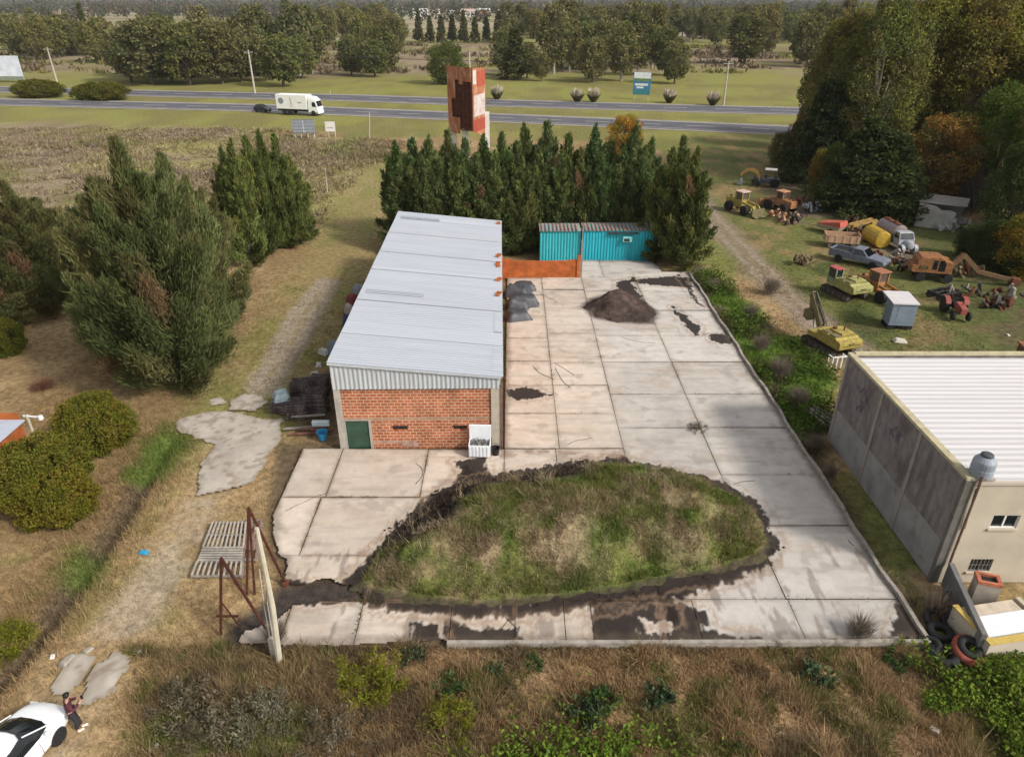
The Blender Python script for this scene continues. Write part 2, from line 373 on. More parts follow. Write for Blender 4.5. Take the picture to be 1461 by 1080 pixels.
def strip(name, line, wd, z, m, kind='structure'):
    mb = MB(); n = len(line); L = []; Rr = []
    for i, p in enumerate(line):
        a = Vector(line[max(0, i-1)]); b = Vector(line[min(n-1, i+1)]); d = (b-a).normalized(); q = Vector((-d.y, d.x))*wd/2
        L.append((p[0]+q.x, p[1]+q.y, z)); Rr.append((p[0]-q.x, p[1]-q.y, z))
    for i in range(n-1): mb.add([L[i], L[i+1], Rr[i+1], Rr[i]], [(0,1,2,3)])
    return mb.build(name, m)
def resample(line, st):
    out = []; 
    for a, b in zip(line[:-1], line[1:]):
        a = Vector(a); b = Vector(b); k = max(1, int((b-a).length/st))
        out += [tuple(a.lerp(b, t/k)) for t in range(k)]
    return out+[line[-1]]
def offset(line, d):
    out = []
    for i, p in enumerate(line):
        a = Vector(line[max(0, i-1)]); b = Vector(line[min(len(line)-1, i+1)]); t = (b-a).normalized(); out.append((p[0]-t.y*d, p[1]+t.x*d))
    return out
SHO = mat('gravel_shoulder', (.27,.24,.21), .95, .2, .4); ASP = mat('asphalt', (.095,.093,.105), .85, .15, .3, col2=(.12,.115,.125), amt=.4, sc2=.05)
PAINT = mat('road_paint', (.5,.5,.48), .7, .2, 2)
for nm, line, wd in (('highway_near_carriageway', ROAD1, 9.0), ('highway_far_carriageway', ROAD2, 10.0)):
    rs_ = resample(line, 12)
    tag(strip(nm.replace('carriageway', 'shoulder'), rs_, wd+3.4, .03, SHO), 'pale gravel shoulder of the highway', None, None, 'structure')
    tag(strip(nm, rs_, wd, .08, ASP), 'grey asphalt highway carriageway', None, None, 'structure')
    mb = MB(); c2 = resample(line, 5)
    for k in range(0, len(c2)-1, 2):
        a, b = Vector((*c2[k], .1)), Vector((*c2[k+1], .1)); mb.beam(a, b, .18, .02)
    for off in (-wd/2+.5, wd/2-.5):
        q = offset(rs_, off)
        for a, b in zip(q[:-1], q[1:]): mb.beam((*a, .1), (*b, .1), .16, .02)
    tag(mb.build(nm.replace('carriageway', 'markings'), PAINT), 'white lane lines painted on the highway', None, None, 'structure')

# ------------------------------------------------------------------ concrete yard: separate cast slabs with open joints
CONC_C = np.array((.475,.425,.365))
STAINS_AND_SHADOW = [(PP(q), s) for q, s in [
  ([(850,850),(945,840),(965,870),(955,890),(905,880),(905,905),(955,915),(850,917)], .25),
  ([(960,865),(1000,880),(1005,895),(985,905),(1090,914),(960,916)], .2), ([(930,835),(1000,820),(990,850),(940,858),(960,890),(945,850)], .2),
  ([(640,890),(680,905),(740,900),(745,917),(640,917)], .15), ([(510,845),(560,858),(680,872),(800,860),(850,850),(960,828),(1050,815),(1090,795),(1100,785),(1095,805),(1050,825),(960,850),(850,868),(700,882),(560,872),(515,862)], .3),
  ([(600,735),(655,680),(665,668),(700,690),(760,680),(890,655),(902,664),(850,672),(760,690),(690,700),(620,740),(540,800),(500,850),(480,850),(540,780)], .35),
  ([(900,402),(960,396),(985,400),(985,412),(930,408)], .5), ([(905,398),(880,405),(885,420),(915,430),(900,405)], .4),  # first patch is a shadow painted into the slab colour, second a soil smear
  ([(395,835),(480,838),(500,856),(440,862),(395,856)], .2), ([(655,660),(690,658),(700,690),(660,690)], .35),
  ([(725,560),(760,556),(780,566),(740,572)], .6), ([(590,895),(625,900),(630,917),(590,917)], .3), ([(960,440),(1000,470),(990,480)], .5),
  ([(970,395),(1000,440),(985,420)], .3), ([(1010,480),(1035,478),(1045,492),(1015,488)], .4), ([(1290,870),(1318,905),(1290,914),(1275,912)], .4)]]
def slabcol(X, Y, tint):
    n1 = fbm(X, Y, 1.6, 101); n2 = fbm(X, Y, .45, 111); n3 = fbm(X*.35, Y, .8, 121)
    wm = sst(X, 4, 8)[:, None]; c = (np.array((.50,.425,.355))[None, :]*(1-wm)+np.array((.455,.42,.385))[None, :]*wm)*tint[:, None]*(.90+.2*n1)[:, None]
    c = mixc(c, (.36,.29,.22), sst(n3, .54, .74)*.4); c = mixc(c, (.52,.475,.42), sst(n1, .5, .75)*.4)
    c = mixc(c, (.30,.265,.225), sst(fbm(X*.3, Y*2.2, .9, 126), .55, .72)*.35)
    c = mixc(c, (.24,.21,.175), sst(fbm(X, Y, .9, 131), .64, .74)*.35)
    wx = (fbm(X, Y, .9, 141, 5)-.5)*.9; wy = (fbm(X, Y, .9, 151, 5)-.5)*.9; ed = (fbm(X*3.2, Y*.8, .5, 155)-.5)*.55+(fbm(X, Y, .22, 156)-.5)*.3
    k = sst(fbm(X*1.0, Y*.25, .5, 161), .62, .7)*(1-sst(Y, 24, 26)); c = mixc(c, (.17,.14,.12), k*.6)
    for q, s in STAINS_AND_SHADOW:
        d = sdpoly(X+wx*.7, Y+wy*.7, q)+ed+.12
        c = mixc(c, (.27,.18,.12), np.exp(-((d+.30)/.10)**2)*.5); c = mixc(c, (.024,.018,.016), sst(d, -.06, .06)*.96)
    d = sdpoly(X+wx*.6, Y+wy*.6, MOUND)+ed*1.1; c = mixc(c, (.27,.18,.12), np.exp(-((d+.62)/.13)**2)*.4); c = mixc(c, (.036,.027,.023), sst(d, -.36, -.24)*.96)
    d = sdpoly(X+wx*.5, Y+wy*.5, HEAP); c = mixc(c, (.06,.045,.038), sst(d, -.5, .1)*.85)
    e = -(sdpoly(X, Y, YARD)); c = mixc(c, (.10,.075,.055), sst(e+.5*n2, -.3, 0.1)*.5)
    k = np.exp(-((Y-(32.2+.3*np.sin(X)))/.35)**2)*(X > -2)*(X < 6)*sst(n2, .4, .6); c = mixc(c, (.2,.13,.085), k*.7)
    return c
PANELS = []
def rows(xs, ys):
    for a, b in zip(xs[:-1], xs[1:]):
        for c_, d_ in zip(ys[:-1], ys[1:]): PANELS.append((a, b, c_, d_))
rows([-.42,2.62], [32.75,36.5,40,43.45,47.2,51.2,53.4,55.7,60]); rows([2.62,6.15], [32.75,36.5,40,43.2,48,54,57,60])
rows([6.15,10.9,16.0], [26.25,30.3,34.9,38.85,43.3,47.6,52.4,56.6,61.4]); rows([6.15,11.35,16.0], [21.6,26.25]); rows([7.4,11.4,16.0], [19.4,21.6])
rows([2.7,8.2,13.6], [60,64.9]); rows([-11.5,-9.3,-4.6,-.42], [28.4,32.7]); rows([-.42,2.4,6.15], [28.4,32.7]); rows([-11.5,-9.5,-4.4,0,6.15], [24.2,28.4])
rows([-11.5,-6.0,0,6.15], [21.5,24.2]); rows([-12.2,-9.0,-6.1,-2.45,.12,2.1,3.2,7.4], [19.1,21.5]); rows([6.15,7.4],[21.5,21.6])
Vs, Fs, Cs = [], [], []; nb = 0
rs = np.random.RandomState(5); gp = .015
for (a, b, c_, d_) in PANELS:
    st = .07; xs = np.linspace(a+gp, b-gp, max(2, int((b-a)/st)+1)); ys = np.linspace(c_+gp, d_-gp, max(2, int((d_-c_)/st)+1))
    X, Y = np.meshgrid(xs, ys); X = X.ravel(); Y = Y.ravel()
    t0, t1, t2 = rs.uniform(-.012, .012), rs.uniform(-.004, .004), rs.uniform(-.004, .004)
    Z = .10+t0+t1*(X-a)+t2*(Y-c_)
    n_, m_ = len(xs), len(ys); k = (np.arange(m_-1)[:, None]*n_+np.arange(n_-1)[None, :]).ravel(); f = np.stack([k, k+1, k+n_+1, k+n_], 1)
    e = sdpoly(X, Y, YARD)+.5*(fbm(X, Y, 1.1, 171)-.5)+.12*(fbm(X, Y, .3, 172)-.5); e2 = sdpoly(X, Y, FILLP)+.6*(fbm(X, Y, .8, 173)-.5)
    ok = ((e > (-.05 if X.max() > -.3 else .05)) & (e2 < .05)); fk = ok[f].all(1)
    if not fk.any(): continue
    tint = np.full(len(X), rs.uniform(.9, 1.12))
    Vs.append(np.stack([X, Y, Z], 1)); Fs.append(f[fk]+nb); ee = np.minimum(np.minimum(X-a, b-X), np.minimum(Y-c_, d_-Y)); sc_ = slabcol(X, Y, tint); sc_ = mixc(sc_, (.25,.165,.105), np.exp(-(ee/.09)**2)*.75*sst(fbm(X, Y, .7, 175), .38, .6)*(.35+.65*(X < 1))); sc_ = sc_*(1-.13*np.exp(-(ee/.18)**2))[:, None]; Cs.append(sc_); nb += len(X)
o = np_mesh('concrete_yard', np.concatenate(Vs), np.concatenate(Fs), np.concatenate(Cs), attr_mat('cast_concrete', 1.5, .12, .9, .12, 22.0))
tag(o, 'pale cracked concrete slabs of the storage yard', None, None, 'structure')
q = random.Random(21); mb = MB()
for k in range(16):
    a, b, c_, d_ = PANELS[q.randrange(len(PANELS))]; x = q.uniform(a, b); y = q.uniform(c_, d_); an = q.uniform(0, 6.28); pts = [(x, y)]
    for j in range(q.randint(8, 18)):
        an += q.uniform(-.28, .28); x += .2*cos(an); y += .2*sin(an); pts.append((x, y))
    pa = np.array(pts); ok = (sdpoly(pa[:,0], pa[:,1], MOUND) < -.5) & (sdpoly(pa[:,0], pa[:,1], YARD) > .5)
    for i in range(len(pts)-1):
        if ok[i] and ok[i+1]: mb.beam((*pts[i], .115), (*pts[i+1], .115), q.uniform(.012, .035), .012)
tag(mb.build('yard_cracks', mat('crack_dirt', (.09,.07,.055), .95, .3, 5)), 'thin dark cracks running across the concrete slabs', None, None, 'structure')
# broken concrete aprons on the left, and two strips by the car
def slab_patch(name, pix, z, label, seed, thick=.1):
    q = PP(pix); xs = [p[0] for p in q]; ys = [p[1] for p in q]; st = .12
    ax = np.arange(min(xs)-.3, max(xs)+.3, st); ay = np.arange(min(ys)-.3, max(ys)+.3, st); X, Y = np.meshgrid(ax, ay); X = X.ravel(); Y = Y.ravel()
    d = sdpoly(X, Y, q)+.55*(fbm(X, Y, .9, seed)-.5)+.2*(fbm(X, Y, .3, seed+1)-.5)
    n_, m_ = len(ax), len(ay); k = (np.arange(m_-1)[:, None]*n_+np.arange(n_-1)[None, :]).ravel(); f = np.stack([k, k+1, k+n_+1, k+n_], 1)
    f = f[(d > 0)[f].all(1)]
    n1 = fbm(X, Y, 1.1, seed+2); n2 = fbm(X, Y, .35, seed+3)
    c = CONC_C[None, :]*(.62+.35*n1)[:, None]; c = mixc(c, (.2,.15,.1), sst(n2, .55, .68)*.6); c = mixc(c, (.2,.16,.1), (1-sst(d, 0, .35))*.5)
    Z = z+.05*np.minimum(1, d)+(n1-.5)*.05
    o = np_mesh(name, np.stack([X, Y, Z], 1), f, c, MATS['cast_concrete']); return tag(o, label, None, None, 'structure')
slab_patch('pavement_apron', [(250,600),(300,590),(345,592),(380,600),(405,600),(400,632),(385,650),(368,690),(330,705),(280,712),(282,680),(300,640),(262,622),(246,612)], .16, 'broken concrete apron beside the shed', 200)
slab_patch('pavement_piece', [(328,575),(345,563),(378,565),(384,578),(365,590),(332,588)], .14, 'small broken slab of concrete', 210)
slab_patch('pavement_scrap', [(292,572),(318,566),(326,576),(300,584)], .1, 'small scrap of broken concrete', 215)
slab_patch('path_strip', [(70,985),(110,940),(142,934),(140,945),(122,965),(100,993),(85,1000)], .12, 'left concrete wheel strip by the car', 220)
slab_patch('path_strip', [(112,1010),(140,950),(168,932),(190,938),(188,960),(160,990),(130,1008)], .12, 'right concrete wheel strip by the car', 230)

# kerbs of the yard
KERBM = mat('kerb_concrete', (.3,.27,.23), .95, .25, 3, col2=(.1,.08,.06), amt=.4, sc2=2, bump=.3)
mb = MB(); ks = [(16.02+.05*sin(y*.7)+.04*sin(y*2.1), y) for y in np.arange(19.4, 61.6, .8)]
for a, b in zip(ks[:-1], ks[1:]): mb.beam((*a, .1), (*b, .1), .16, .34)
tag(mb.build('kerb_side', KERBM), 'low concrete kerb along the long edge of the yard', None, None, 'structure')
mb = MB(); mb.beam((-2.5, 19.28, .08), (7.2, 19.3, .08), .16, .3); mb.beam((7.2, 19.3, .09), (16.1, 19.33, .09), .16, .3)
tag(mb.build('kerb_front', KERBM), 'low concrete kerb along the front edge of the yard', None, None, 'structure')

# ------------------------------------------------------------------ mounds of earth
def mound(name, poly, H, ramp, colf, z0=.1, st=.14, seed=300, rough=.3, peak=None):
    xs = [p[0] for p in poly]; ys = [p[1] for p in poly]
    ax = np.arange(min(xs)-.6, max(xs)+.6, st); ay = np.arange(min(ys)-.6, max(ys)+.6, st); X, Y = np.meshgrid(ax, ay); X = X.ravel(); Y = Y.ravel()
    hz = mound_z(X, Y, poly, H, ramp, seed, rough, peak)
    n_, m_ = len(ax), len(ay); k = (np.arange(m_-1)[:, None]*n_+np.arange(n_-1)[None, :]).ravel(); f = np.stack([k, k+1, k+n_+1, k+n_], 1)
    f = f[(hz > .0)[f].any(1)]
    return np_mesh(name, np.stack([X, Y, z0+hz-.03], 1), f, colf(X, Y), MATS['earth_and_grass'], smooth=True)
def mound_z(X, Y, poly, H, ramp, seed, rough, peak=None):
    d = sdpoly(X, Y, poly)+.8*(fbm(X, Y, 1.0, seed)-.5)+.3*(fbm(X, Y, .35, seed+2)-.5)
    h = H*sst(d, -.1, ramp)*(1-rough+2*rough*fbm(X, Y, 2.5, seed+5))+sst(d, -.1, .3)*.35*(fbm(X, Y, .8, seed+7)-.35)+sst(d, -.1, .3)*.12*(fbm(X, Y, .3, seed+8)-.4)
    if peak is not None: h = h*(.45+.55*np.exp(-((X-peak[0])**2/peak[2]**2+(Y-peak[1])**2/peak[3]**2)))
    return np.where(d > -.12, np.maximum(h, .002), -.05)
def moundcol(X, Y):
    n1 = fbm(X, Y, 2.4, 311); n2 = fbm(X, Y, .9, 321); wx = (fbm(X, Y, 1.5, 331)-.5)*2
    c = np.tile(np.array((.11,.12,.034)), (len(X), 1)); c = mixc(c, (.2,.16,.08), sst(n2, .48, .6)*.75); c = mixc(c, (.07,.105,.02), sst(n1, .53, .62)*.8)
    for (px, py, r) in ((560,800,1.0),(1040,740,.9),(800,780,1.7),(680,800,1.2),(930,720,1.3),(970,765,1.3),(640,760,.9),(1000,690,.8)):
        if r:
            q = P(px, py, .8); c = mixc(c, (.24,.18,.115), np.exp(-(((X-q[0])/r)**2+((Y-q[1])/r)**2))*sst(n2, .3, .55)*.9)
    back = PP([(600,752),(650,708),(720,698),(860,672)], .5)
    k = 1-sst(sdline(X+wx*.45, Y+wx*.45, back), .9, 2.1); k = k*(1-sst(X, 3.4, 4.8)); c = mixc(c, (.05,.036,.029), k)
    k = 1-sst(sdpoly(X, Y, MOUND), .1, .35); c = mixc(c, (.045,.034,.028), k*.8)
    return c
MSEED = 300
o = mound('earth_mound', MOUND, 1.7, 3.2, moundcol, seed=MSEED, st=.11)
tag(o, 'large oval mound of earth overgrown with grass on the concrete yard', 'mound')
hc = P(885, 430)
def heapcol(X, Y):
    n2 = fbm(X, Y, .8, 341); c = np.tile(np.array((.05,.036,.031)), (len(X), 1)); return mixc(c, (.09,.065,.052), sst(n2, .5, .65)*.7)
o = mound('soil_heap', HEAP, 1.25, 2.2, heapcol, seed=350, st=.12, peak=(hc[0], hc[1]-.6, 2.6, 2.2)); tag(o, 'dark brown heap of bare soil near the teal containers', 'soil heap')
# ------------------------------------------------------------------ brick
def brick_mat(name, c1, c2, mortar, bw=.33, bh=.19, ms=.022, bias=-.1):
    m = bpy.data.materials.new(name); m.use_nodes = True; MATS[name] = m; n = m.node_tree.nodes; l = m.node_tree.links; b = n['Principled BSDF']
    tc = n.new('ShaderNodeTexCoord'); sx = n.new('ShaderNodeSeparateXYZ'); cx = n.new('ShaderNodeCombineXYZ'); ad = n.new('ShaderNodeMath'); ad.operation = 'ADD'
    l.new(tc.outputs['Object'], sx.inputs[0]); l.new(sx.outputs[0], ad.inputs[0]); l.new(sx.outputs[1], ad.inputs[1]); l.new(ad.outputs[0], cx.inputs[0]); l.new(sx.outputs[2], cx.inputs[1])
    nw = n.new('ShaderNodeTexNoise'); nw.inputs['Scale'].default_value = 3; l.new(tc.outputs['Object'], nw.inputs['Vector'])
    va = n.new('ShaderNodeVectorMath'); va.operation = 'MULTIPLY_ADD'; va.inputs[1].default_value = (.03,.03,0); l.new(nw.outputs['Color'], va.inputs[0]); l.new(cx.outputs[0], va.inputs[2])
    bt = n.new('ShaderNodeTexBrick'); l.new(va.outputs[0], bt.inputs['Vector']); bt.inputs['Color1'].default_value = (*c1, 1); bt.inputs['Color2'].default_value = (*c2, 1); bt.inputs['Mortar'].default_value = (*mortar, 1)
    bt.inputs['Scale'].default_value = 1; bt.inputs['Mortar Size'].default_value = ms; bt.inputs['Brick Width'].default_value = bw; bt.inputs['Row Height'].default_value = bh; bt.inputs['Bias'].default_value = bias; bt.inputs['Mortar Smooth'].default_value = .3
    nz = n.new('ShaderNodeTexNoise'); nz.inputs['Scale'].default_value = 1.2; nz.inputs['Detail'].default_value = 8; l.new(tc.outputs['Object'], nz.inputs['Vector'])
    mr = n.new('ShaderNodeMapRange'); mr.inputs['From Min'].default_value = .3; mr.inputs['From Max'].default_value = .7; mr.inputs['To Min'].default_value = .7; mr.inputs['To Max'].default_value = 1.25; l.new(nz.outputs['Fac'], mr.inputs[0])
    mu = n.new('ShaderNodeMixRGB'); mu.blend_type = 'MULTIPLY'; mu.inputs[0].default_value = 1; l.new(bt.outputs[0], mu.inputs[1]); l.new(mr.outputs[0], mu.inputs[2])
    l.new(mu.outputs[0], b.inputs['Base Color']); b.inputs['Roughness'].default_value = .9; b.inputs['Specular IOR Level'].default_value = .15
    bp = n.new('ShaderNodeBump'); bp.invert = True; bp.inputs['Strength'].default_value = .6; bp.inputs['Distance'].default_value = .02; l.new(bt.outputs['Fac'], bp.inputs['Height']); l.new(bp.outputs[0], b.inputs['Normal'])
    return m
BRICK = brick_mat('hollow_brick', (.42,.135,.06), (.31,.09,.04), (.48,.35,.25), .36, .185, .026)
BRICK2 = brick_mat('orange_brick', (.42,.115,.03), (.33,.085,.025), (.34,.14,.06), .3, .2, .014)
ROOFM = mat('roof_sheet', (.36,.385,.425), .45, .07, .7, col2=(.34,.36,.39), amt=.35, sc2=.35, stretch=(.25,2.5,1), spec=.4)
CLADM = mat('wall_sheet', (.40,.42,.43), .5, .14, 1.6, stretch=(3,3,.3), spec=.4)
SKYL = mat('skylight_sheet', (.22,.24,.265), .5, .12, 3)

def corrug(x0, x1, y0, y1, zf, pitch, amp, along='y', sub=4):
    """a ribbed sheet; ribs repeat along one axis, height zf(x, y)"""
    mb = MB()
    if along == 'y':
        n = int((y1-y0)/(pitch/sub)); 
        for i in range(n+1):
            y = y0+(y1-y0)*i/n; d = amp*(1 if (i % sub) < sub//2 else -1)
            mb.v += [(x0, y, zf(x0, y)+d), ((x0+x1)/2, y, zf((x0+x1)/2, y)+d), (x1, y, zf(x1, y)+d)]
        for i in range(n):
            for k in range(2): mb.f.append((i*3+k, i*3+k+1, i*3+k+4, i*3+k+3))
    return mb
# ------------------------------------------------------------------ warehouse
WX0, WX1, WY0, WY1 = -9.45, -.62, 32.74, 62.0
ZL, ZR, ZC = 5.38, 4.5, 3.9
wh = thing('warehouse', 'long brick warehouse with a pale grey sloping sheet roof beside the yard', 'warehouse', (WX0, WY0, 0), R_(.9))
Wd, Ln = WX1-WX0, WY1-WY0
zr = lambda x, y: ZL+(ZR-ZL)*x/Wd
DX0, DX1, DZ = .40, 1.66, 1.84
mb = MB(); cw_ = .34                                       # front brick panel around the door and two slots
XS0, XS1 = cw_+.003, Wd-.5
S1, S2 = (2.95, 3.75), (6.25, 7.0); SZ0, SZ1 = 1.22, 1.44; BZ0, BZ1 = 1.88, 2.02
mb.box(DX1+.14, S1[0], .08, .28, 0, BZ0); mb.box(S1[1], S2[0], .08, .28, 0, BZ0); mb.box(S2[1], XS1, .08, .28, 0, BZ0)
for s_ in (S1, S2): mb.box(s_[0], s_[1], .08, .28, 0, SZ0); mb.box(s_[0], s_[1], .08, .28, SZ1, BZ0)
mb.box(XS0, XS1, .08, .28, BZ1, ZC-.02)
mb.build('brick_wall', BRICK, wh)
BEAMM = mat('beam_concrete', (.36,.24,.16), .9, .3, 3)
mb = MB(); mb.box(XS0, XS1, .083, .28, BZ0+.002, BZ1-.002); mb.build('tie_beam', BEAMM, wh)
mb = MB(); mb.box(DX1+.16, 4.2, .07, .079, .42, .56); mb.box(3.4, 4.3, .068, .078, .12, .40); mb.build('wall_patch', mat('render_patch', (.38,.27,.21), .9, .3, 4, col2=(.3,.12,.07), amt=.45, sc2=6), wh)
mb = MB(); mb.box(0, cw_, -.02, .3, 0, ZC); mb.build('column', CONC, wh)
mb = MB(); mb.box(Wd-.5+.003, Wd-.02, -.02, .3, 0, ZC); mb.build('column', mat('column_concrete', (.42,.37,.30), .9, .15, 3), wh)
mb = MB(); mb.box(DX0-.06+.01, DX0, .05, .24, 0, DZ+.05); mb.box(DX1, DX1+.137, .05, .24, 0, DZ+.05); mb.box(DX0, DX1, .05, .24, DZ, DZ+.045); df = mb.build('door_frame', CONC, wh)
mb = MB(); mb.box(DX0+.004, DX1-.004, .12, .17, .03, DZ-.003)
for q in (.55, 1.15): mb.box(DX0+.08, DX1-.08, .112, .119, q, q+.03)
dr = mb.build('door', mat('green_door_paint', (.035,.075,.05), .5, .25, 2, col2=(.075,.08,.05), amt=.35, sc2=2.5), wh)
MB().box(DX1-.16, DX1-.1, .06, .119, .9, 1.05).build('handle', DARK, dr)
for s_ in (S1, S2):
    mb = MB(); mb.box(s_[0]+.02, s_[1]-.02, .2, .23, SZ0+.02, SZ1-.02); wn = mb.build('window', GLASS, wh)
    mb = MB(); mb.box(s_[0]-.05, s_[1]+.05, .05, .077, SZ1, SZ1+.05); mb.box(s_[0]+.003, s_[1]-.003, .1, .13, (SZ0+SZ1)/2-.012, (SZ0+SZ1)/2+.012); mb.build('frame', DARK, wn)
# gable cladding: vertical ribs
mb = MB(); n = int(Wd/.06); 
for i in range(n+1):
    x = Wd*i/n; d = -.012 if (i % 4) < 2 else .022
    mb.v += [(x, -.045+d, ZC-.06), (x, -.045+d, zr(x, 0)-.03)]
for i in range(n): mb.f.append((2*i, 2*i+1, 2*i+3, 2*i+2))
mb.build('gable_cladding', CLADM, wh)
mb = MB(); mb.beam((-.1, -.1, zr(0, 0)+.0), (Wd+.05, -.1, zr(Wd, 0)+.0), .1, .1); mb.build('verge_trim', ZINC, wh)
rf = corrug(-.12, Wd+.16, -.12, Ln+.1, lambda x, y: zr(x, y)+.06+.02*sin(y*.9), .26, .016).build('roof', ROOFM, wh)
TINT = mat('roof_sheet_light', (.40,.425,.465), .42, .05, .8, stretch=(.3,2,1)); TINT2 = mat('roof_sheet_dull', (.36,.38,.41), .5, .08, .8, stretch=(.3,2,1))
for (a, b, y0, y1, m_) in ((-.1, Wd+.14, 3.6, 5.2, TINT), (-.1, Wd+.14, 8.6, 9.6, TINT2), (-.1, Wd+.14, 14.3, 15.0, TINT), (-.1, Wd+.14, 18.2, 19.2, TINT2), (3.7, Wd+.14, 27.2, 28.1, TINT), (-.1, Wd+.14, 23, 24.2, TINT2), (.3, 3.6, 27.2, 28.1, SKYL), (.2, 3.9, 9.8, 10.55, SKYL), (Wd-.45, Wd+.14, .4, 3.4, TINT2), (Wd-.35, Wd+.14, 5.5, 8.5, TINT2)):
    q = corrug(a, b, y0, y1, lambda x, y: zr(x, y)+.072+.02*sin(y*.9), .26, .016).build('skylight_panel' if m_ is SKYL else 'roof_panel', m_, rf)
BRM = MB().box(-.16, .16, -.09, .09, -.06, .06).build('loose_brick', BRICK2); BRK = []
for y, k_ in ((11.5, 2), (14.2, 2), (17.2, 3), (19.5, 2), (28.3, 2)):   # loose bricks weighing down the low edge
    for k in range(k_): BRK.append(y+k*.42+rnd.uniform(-.1, .1))
for i, yy in enumerate(BRK):
    o = BRM if i == 0 else BRM.copy()
    if i: COL.objects.link(o)
    o.location = (WX1-.1+rnd.uniform(-.08, .08)-yy*.0157, WY0+yy, zr(Wd, 0)+.17); o.rotation_euler.z = rnd.uniform(-.3, .3)
    tag(o, 'loose brick weighing down the low edge of the warehouse roof', 'brick', 'loose bricks along the roof edge')
mb = MB(); mb.box(0, .2, .31, Ln, 0, zr(0, 0)-.02); mb.build('side_wall', CONC, wh)
mb = MB(); mb.box(Wd-.2, Wd-.04, .31, Ln, 0, ZR-.02); mb.build('side_wall', BRICK, wh)
mb = MB(); mb.box(.2, Wd-.2, Ln-.2, Ln-.01, 0, ZR-.02); mb.build('rear_wall', BRICK, wh)
mb = MB(); mb.tube([(Wd+.06, -.06, ZC+.2), (Wd+.06, -.06, .1)], .045); mb.build('downpipe', mat('purple_pipe', (.17,.1,.12), .6, .3, 5), wh)

# ------------------------------------------------------------------ orange brick wall
bw = thing('brick_wall', 'low bright orange brick wall between the warehouse and the teal container', 'wall', (-.95, 59.9, 0))
L = 6.85
mb = MB(); 
for k in range(9):
    x0 = .18+k*(L-.36)/9; x1 = x0+(L-.36)/9; h = 1.62+(.14 if k in (0,) else 0)+(.1 if k > 7 else 0); mb.box(x0, x1, .02, .2, 0, h)
mb.build('wall', BRICK2, bw)
mb = MB(); mb.box(0, .175, -.04, .26, 0, 2.05); mb.build('pillar', BRICK2, bw)
mb = MB(); mb.box(L-.175, L+.12, -.06, .26, 0, 2.15); mb.build('pillar', BRICK2, bw)
mb = MB(); mb.box(L+.125, L+.3, -.02, .2, 0, 3.4); mb.build('post', mat('grey_post', (.22,.21,.2), .9, .3, 5), bw)

# ------------------------------------------------------------------ teal containers
TEAL = mat('teal_paint', (.035,.34,.38), .55, .2, .8, col2=(.05,.25,.27), amt=.35, sc2=.9, stretch=(3,3,.35))
TEAL2 = mat('teal_paint_bright', (.02,.33,.40), .5, .2, .8, col2=(.02,.24,.3), amt=.4, sc2=.9, stretch=(3,3,.35))
RROOF = mat('rusted_roof', (.27,.22,.2), .85, .3, 4, col2=(.12,.33,.34), amt=.5, sc2=.8, stretch=(5,.6,1))
def container(x, y, wd, dp, h, m, label, ac):
    c = thing('shipping_container', label, 'container', (x, y, .02))
    mb = MB(); n = int(wd/.07)
    for i in range(n+1):
        d = 0 if (i % 4) < 2 else .045; mb.v += [(wd*i/n, d, .08), (wd*i/n, d, h-.1)]
    for i in range(n): mb.f.append((2*i, 2*i+1, 2*i+3, 2*i+2))
    mb.build('front_panel', m, c)
    mb = MB(); mb.box(0, .04, .05, dp, .08, h-.1); mb.box(wd-.04, wd, .05, dp, .08, h-.1); mb.box(0, wd, dp, dp+.04, .08, h-.1); mb.build('side_panel', m, c)
    mb = MB(); mb.box(-.02, wd+.02, -.02, .06, 0, .08); mb.box(-.02, wd+.02, -.02, .05, h-.1, h-.02)
    for xx in (-.03, wd-.07): mb.box(xx, xx+.1, -.03, .07, .081, h-.101)
    mb.build('frame', m, c)
    corrug(-.08, wd+.08, -.12, dp+.1, lambda a, b: h+.02+.06*b/dp, .3, .02).build('roof', RROOF, c)
    mb = MB()
    for k in range(int(wd/.36)): mb.box(.1+k*.36, .2+k*.36, -.13, dp+.05, h+.075, h+.13)
    mb.build('roof_rib', mat('rib_rust', (.26,.12,.1), .9, .3, 4, col2=(.16,.3,.3), amt=.4, sc2=.7), c)
    if ac:
        mb = MB(); mb.box(wd*.56, wd*.56+.85, -.38, -.005, h-.95, h-.48); a = mb.build('cooling_unit', mat('unit_teal', (.2,.5,.5), .5, .15, 3), c, bevel=.02)
        MB().box(wd*.56+.1, wd*.56+.6, -.40, -.383, h-.88, h-.6).build('grille', DARK, a)
        MB().box(wd*.34, wd*.78, -.3, -.02, h-.2, h-.13).build('awning', DARK, c)
    return c
container(2.66, 64.7, 3.72, 2.4, 2.85, TEAL, 'shorter teal ribbed container with rusty roof behind the orange brick wall', False)
container(6.72, 64.85, 6.5, 2.4, 2.85, TEAL2, 'longer bright teal container with a small box unit on its front', True)
mb = MB(); mb.cyl((6.55, 64.5, 0), (6.55, 64.5, 3.6), .07, n=6); mb.beam((6.3, 64.5, 3.2), (6.8, 64.5, 3.2), .06)
tag(mb.build('post', mat('grey_post', (.2,.2,.2))), 'slim grey post standing between the two teal containers', 'post')

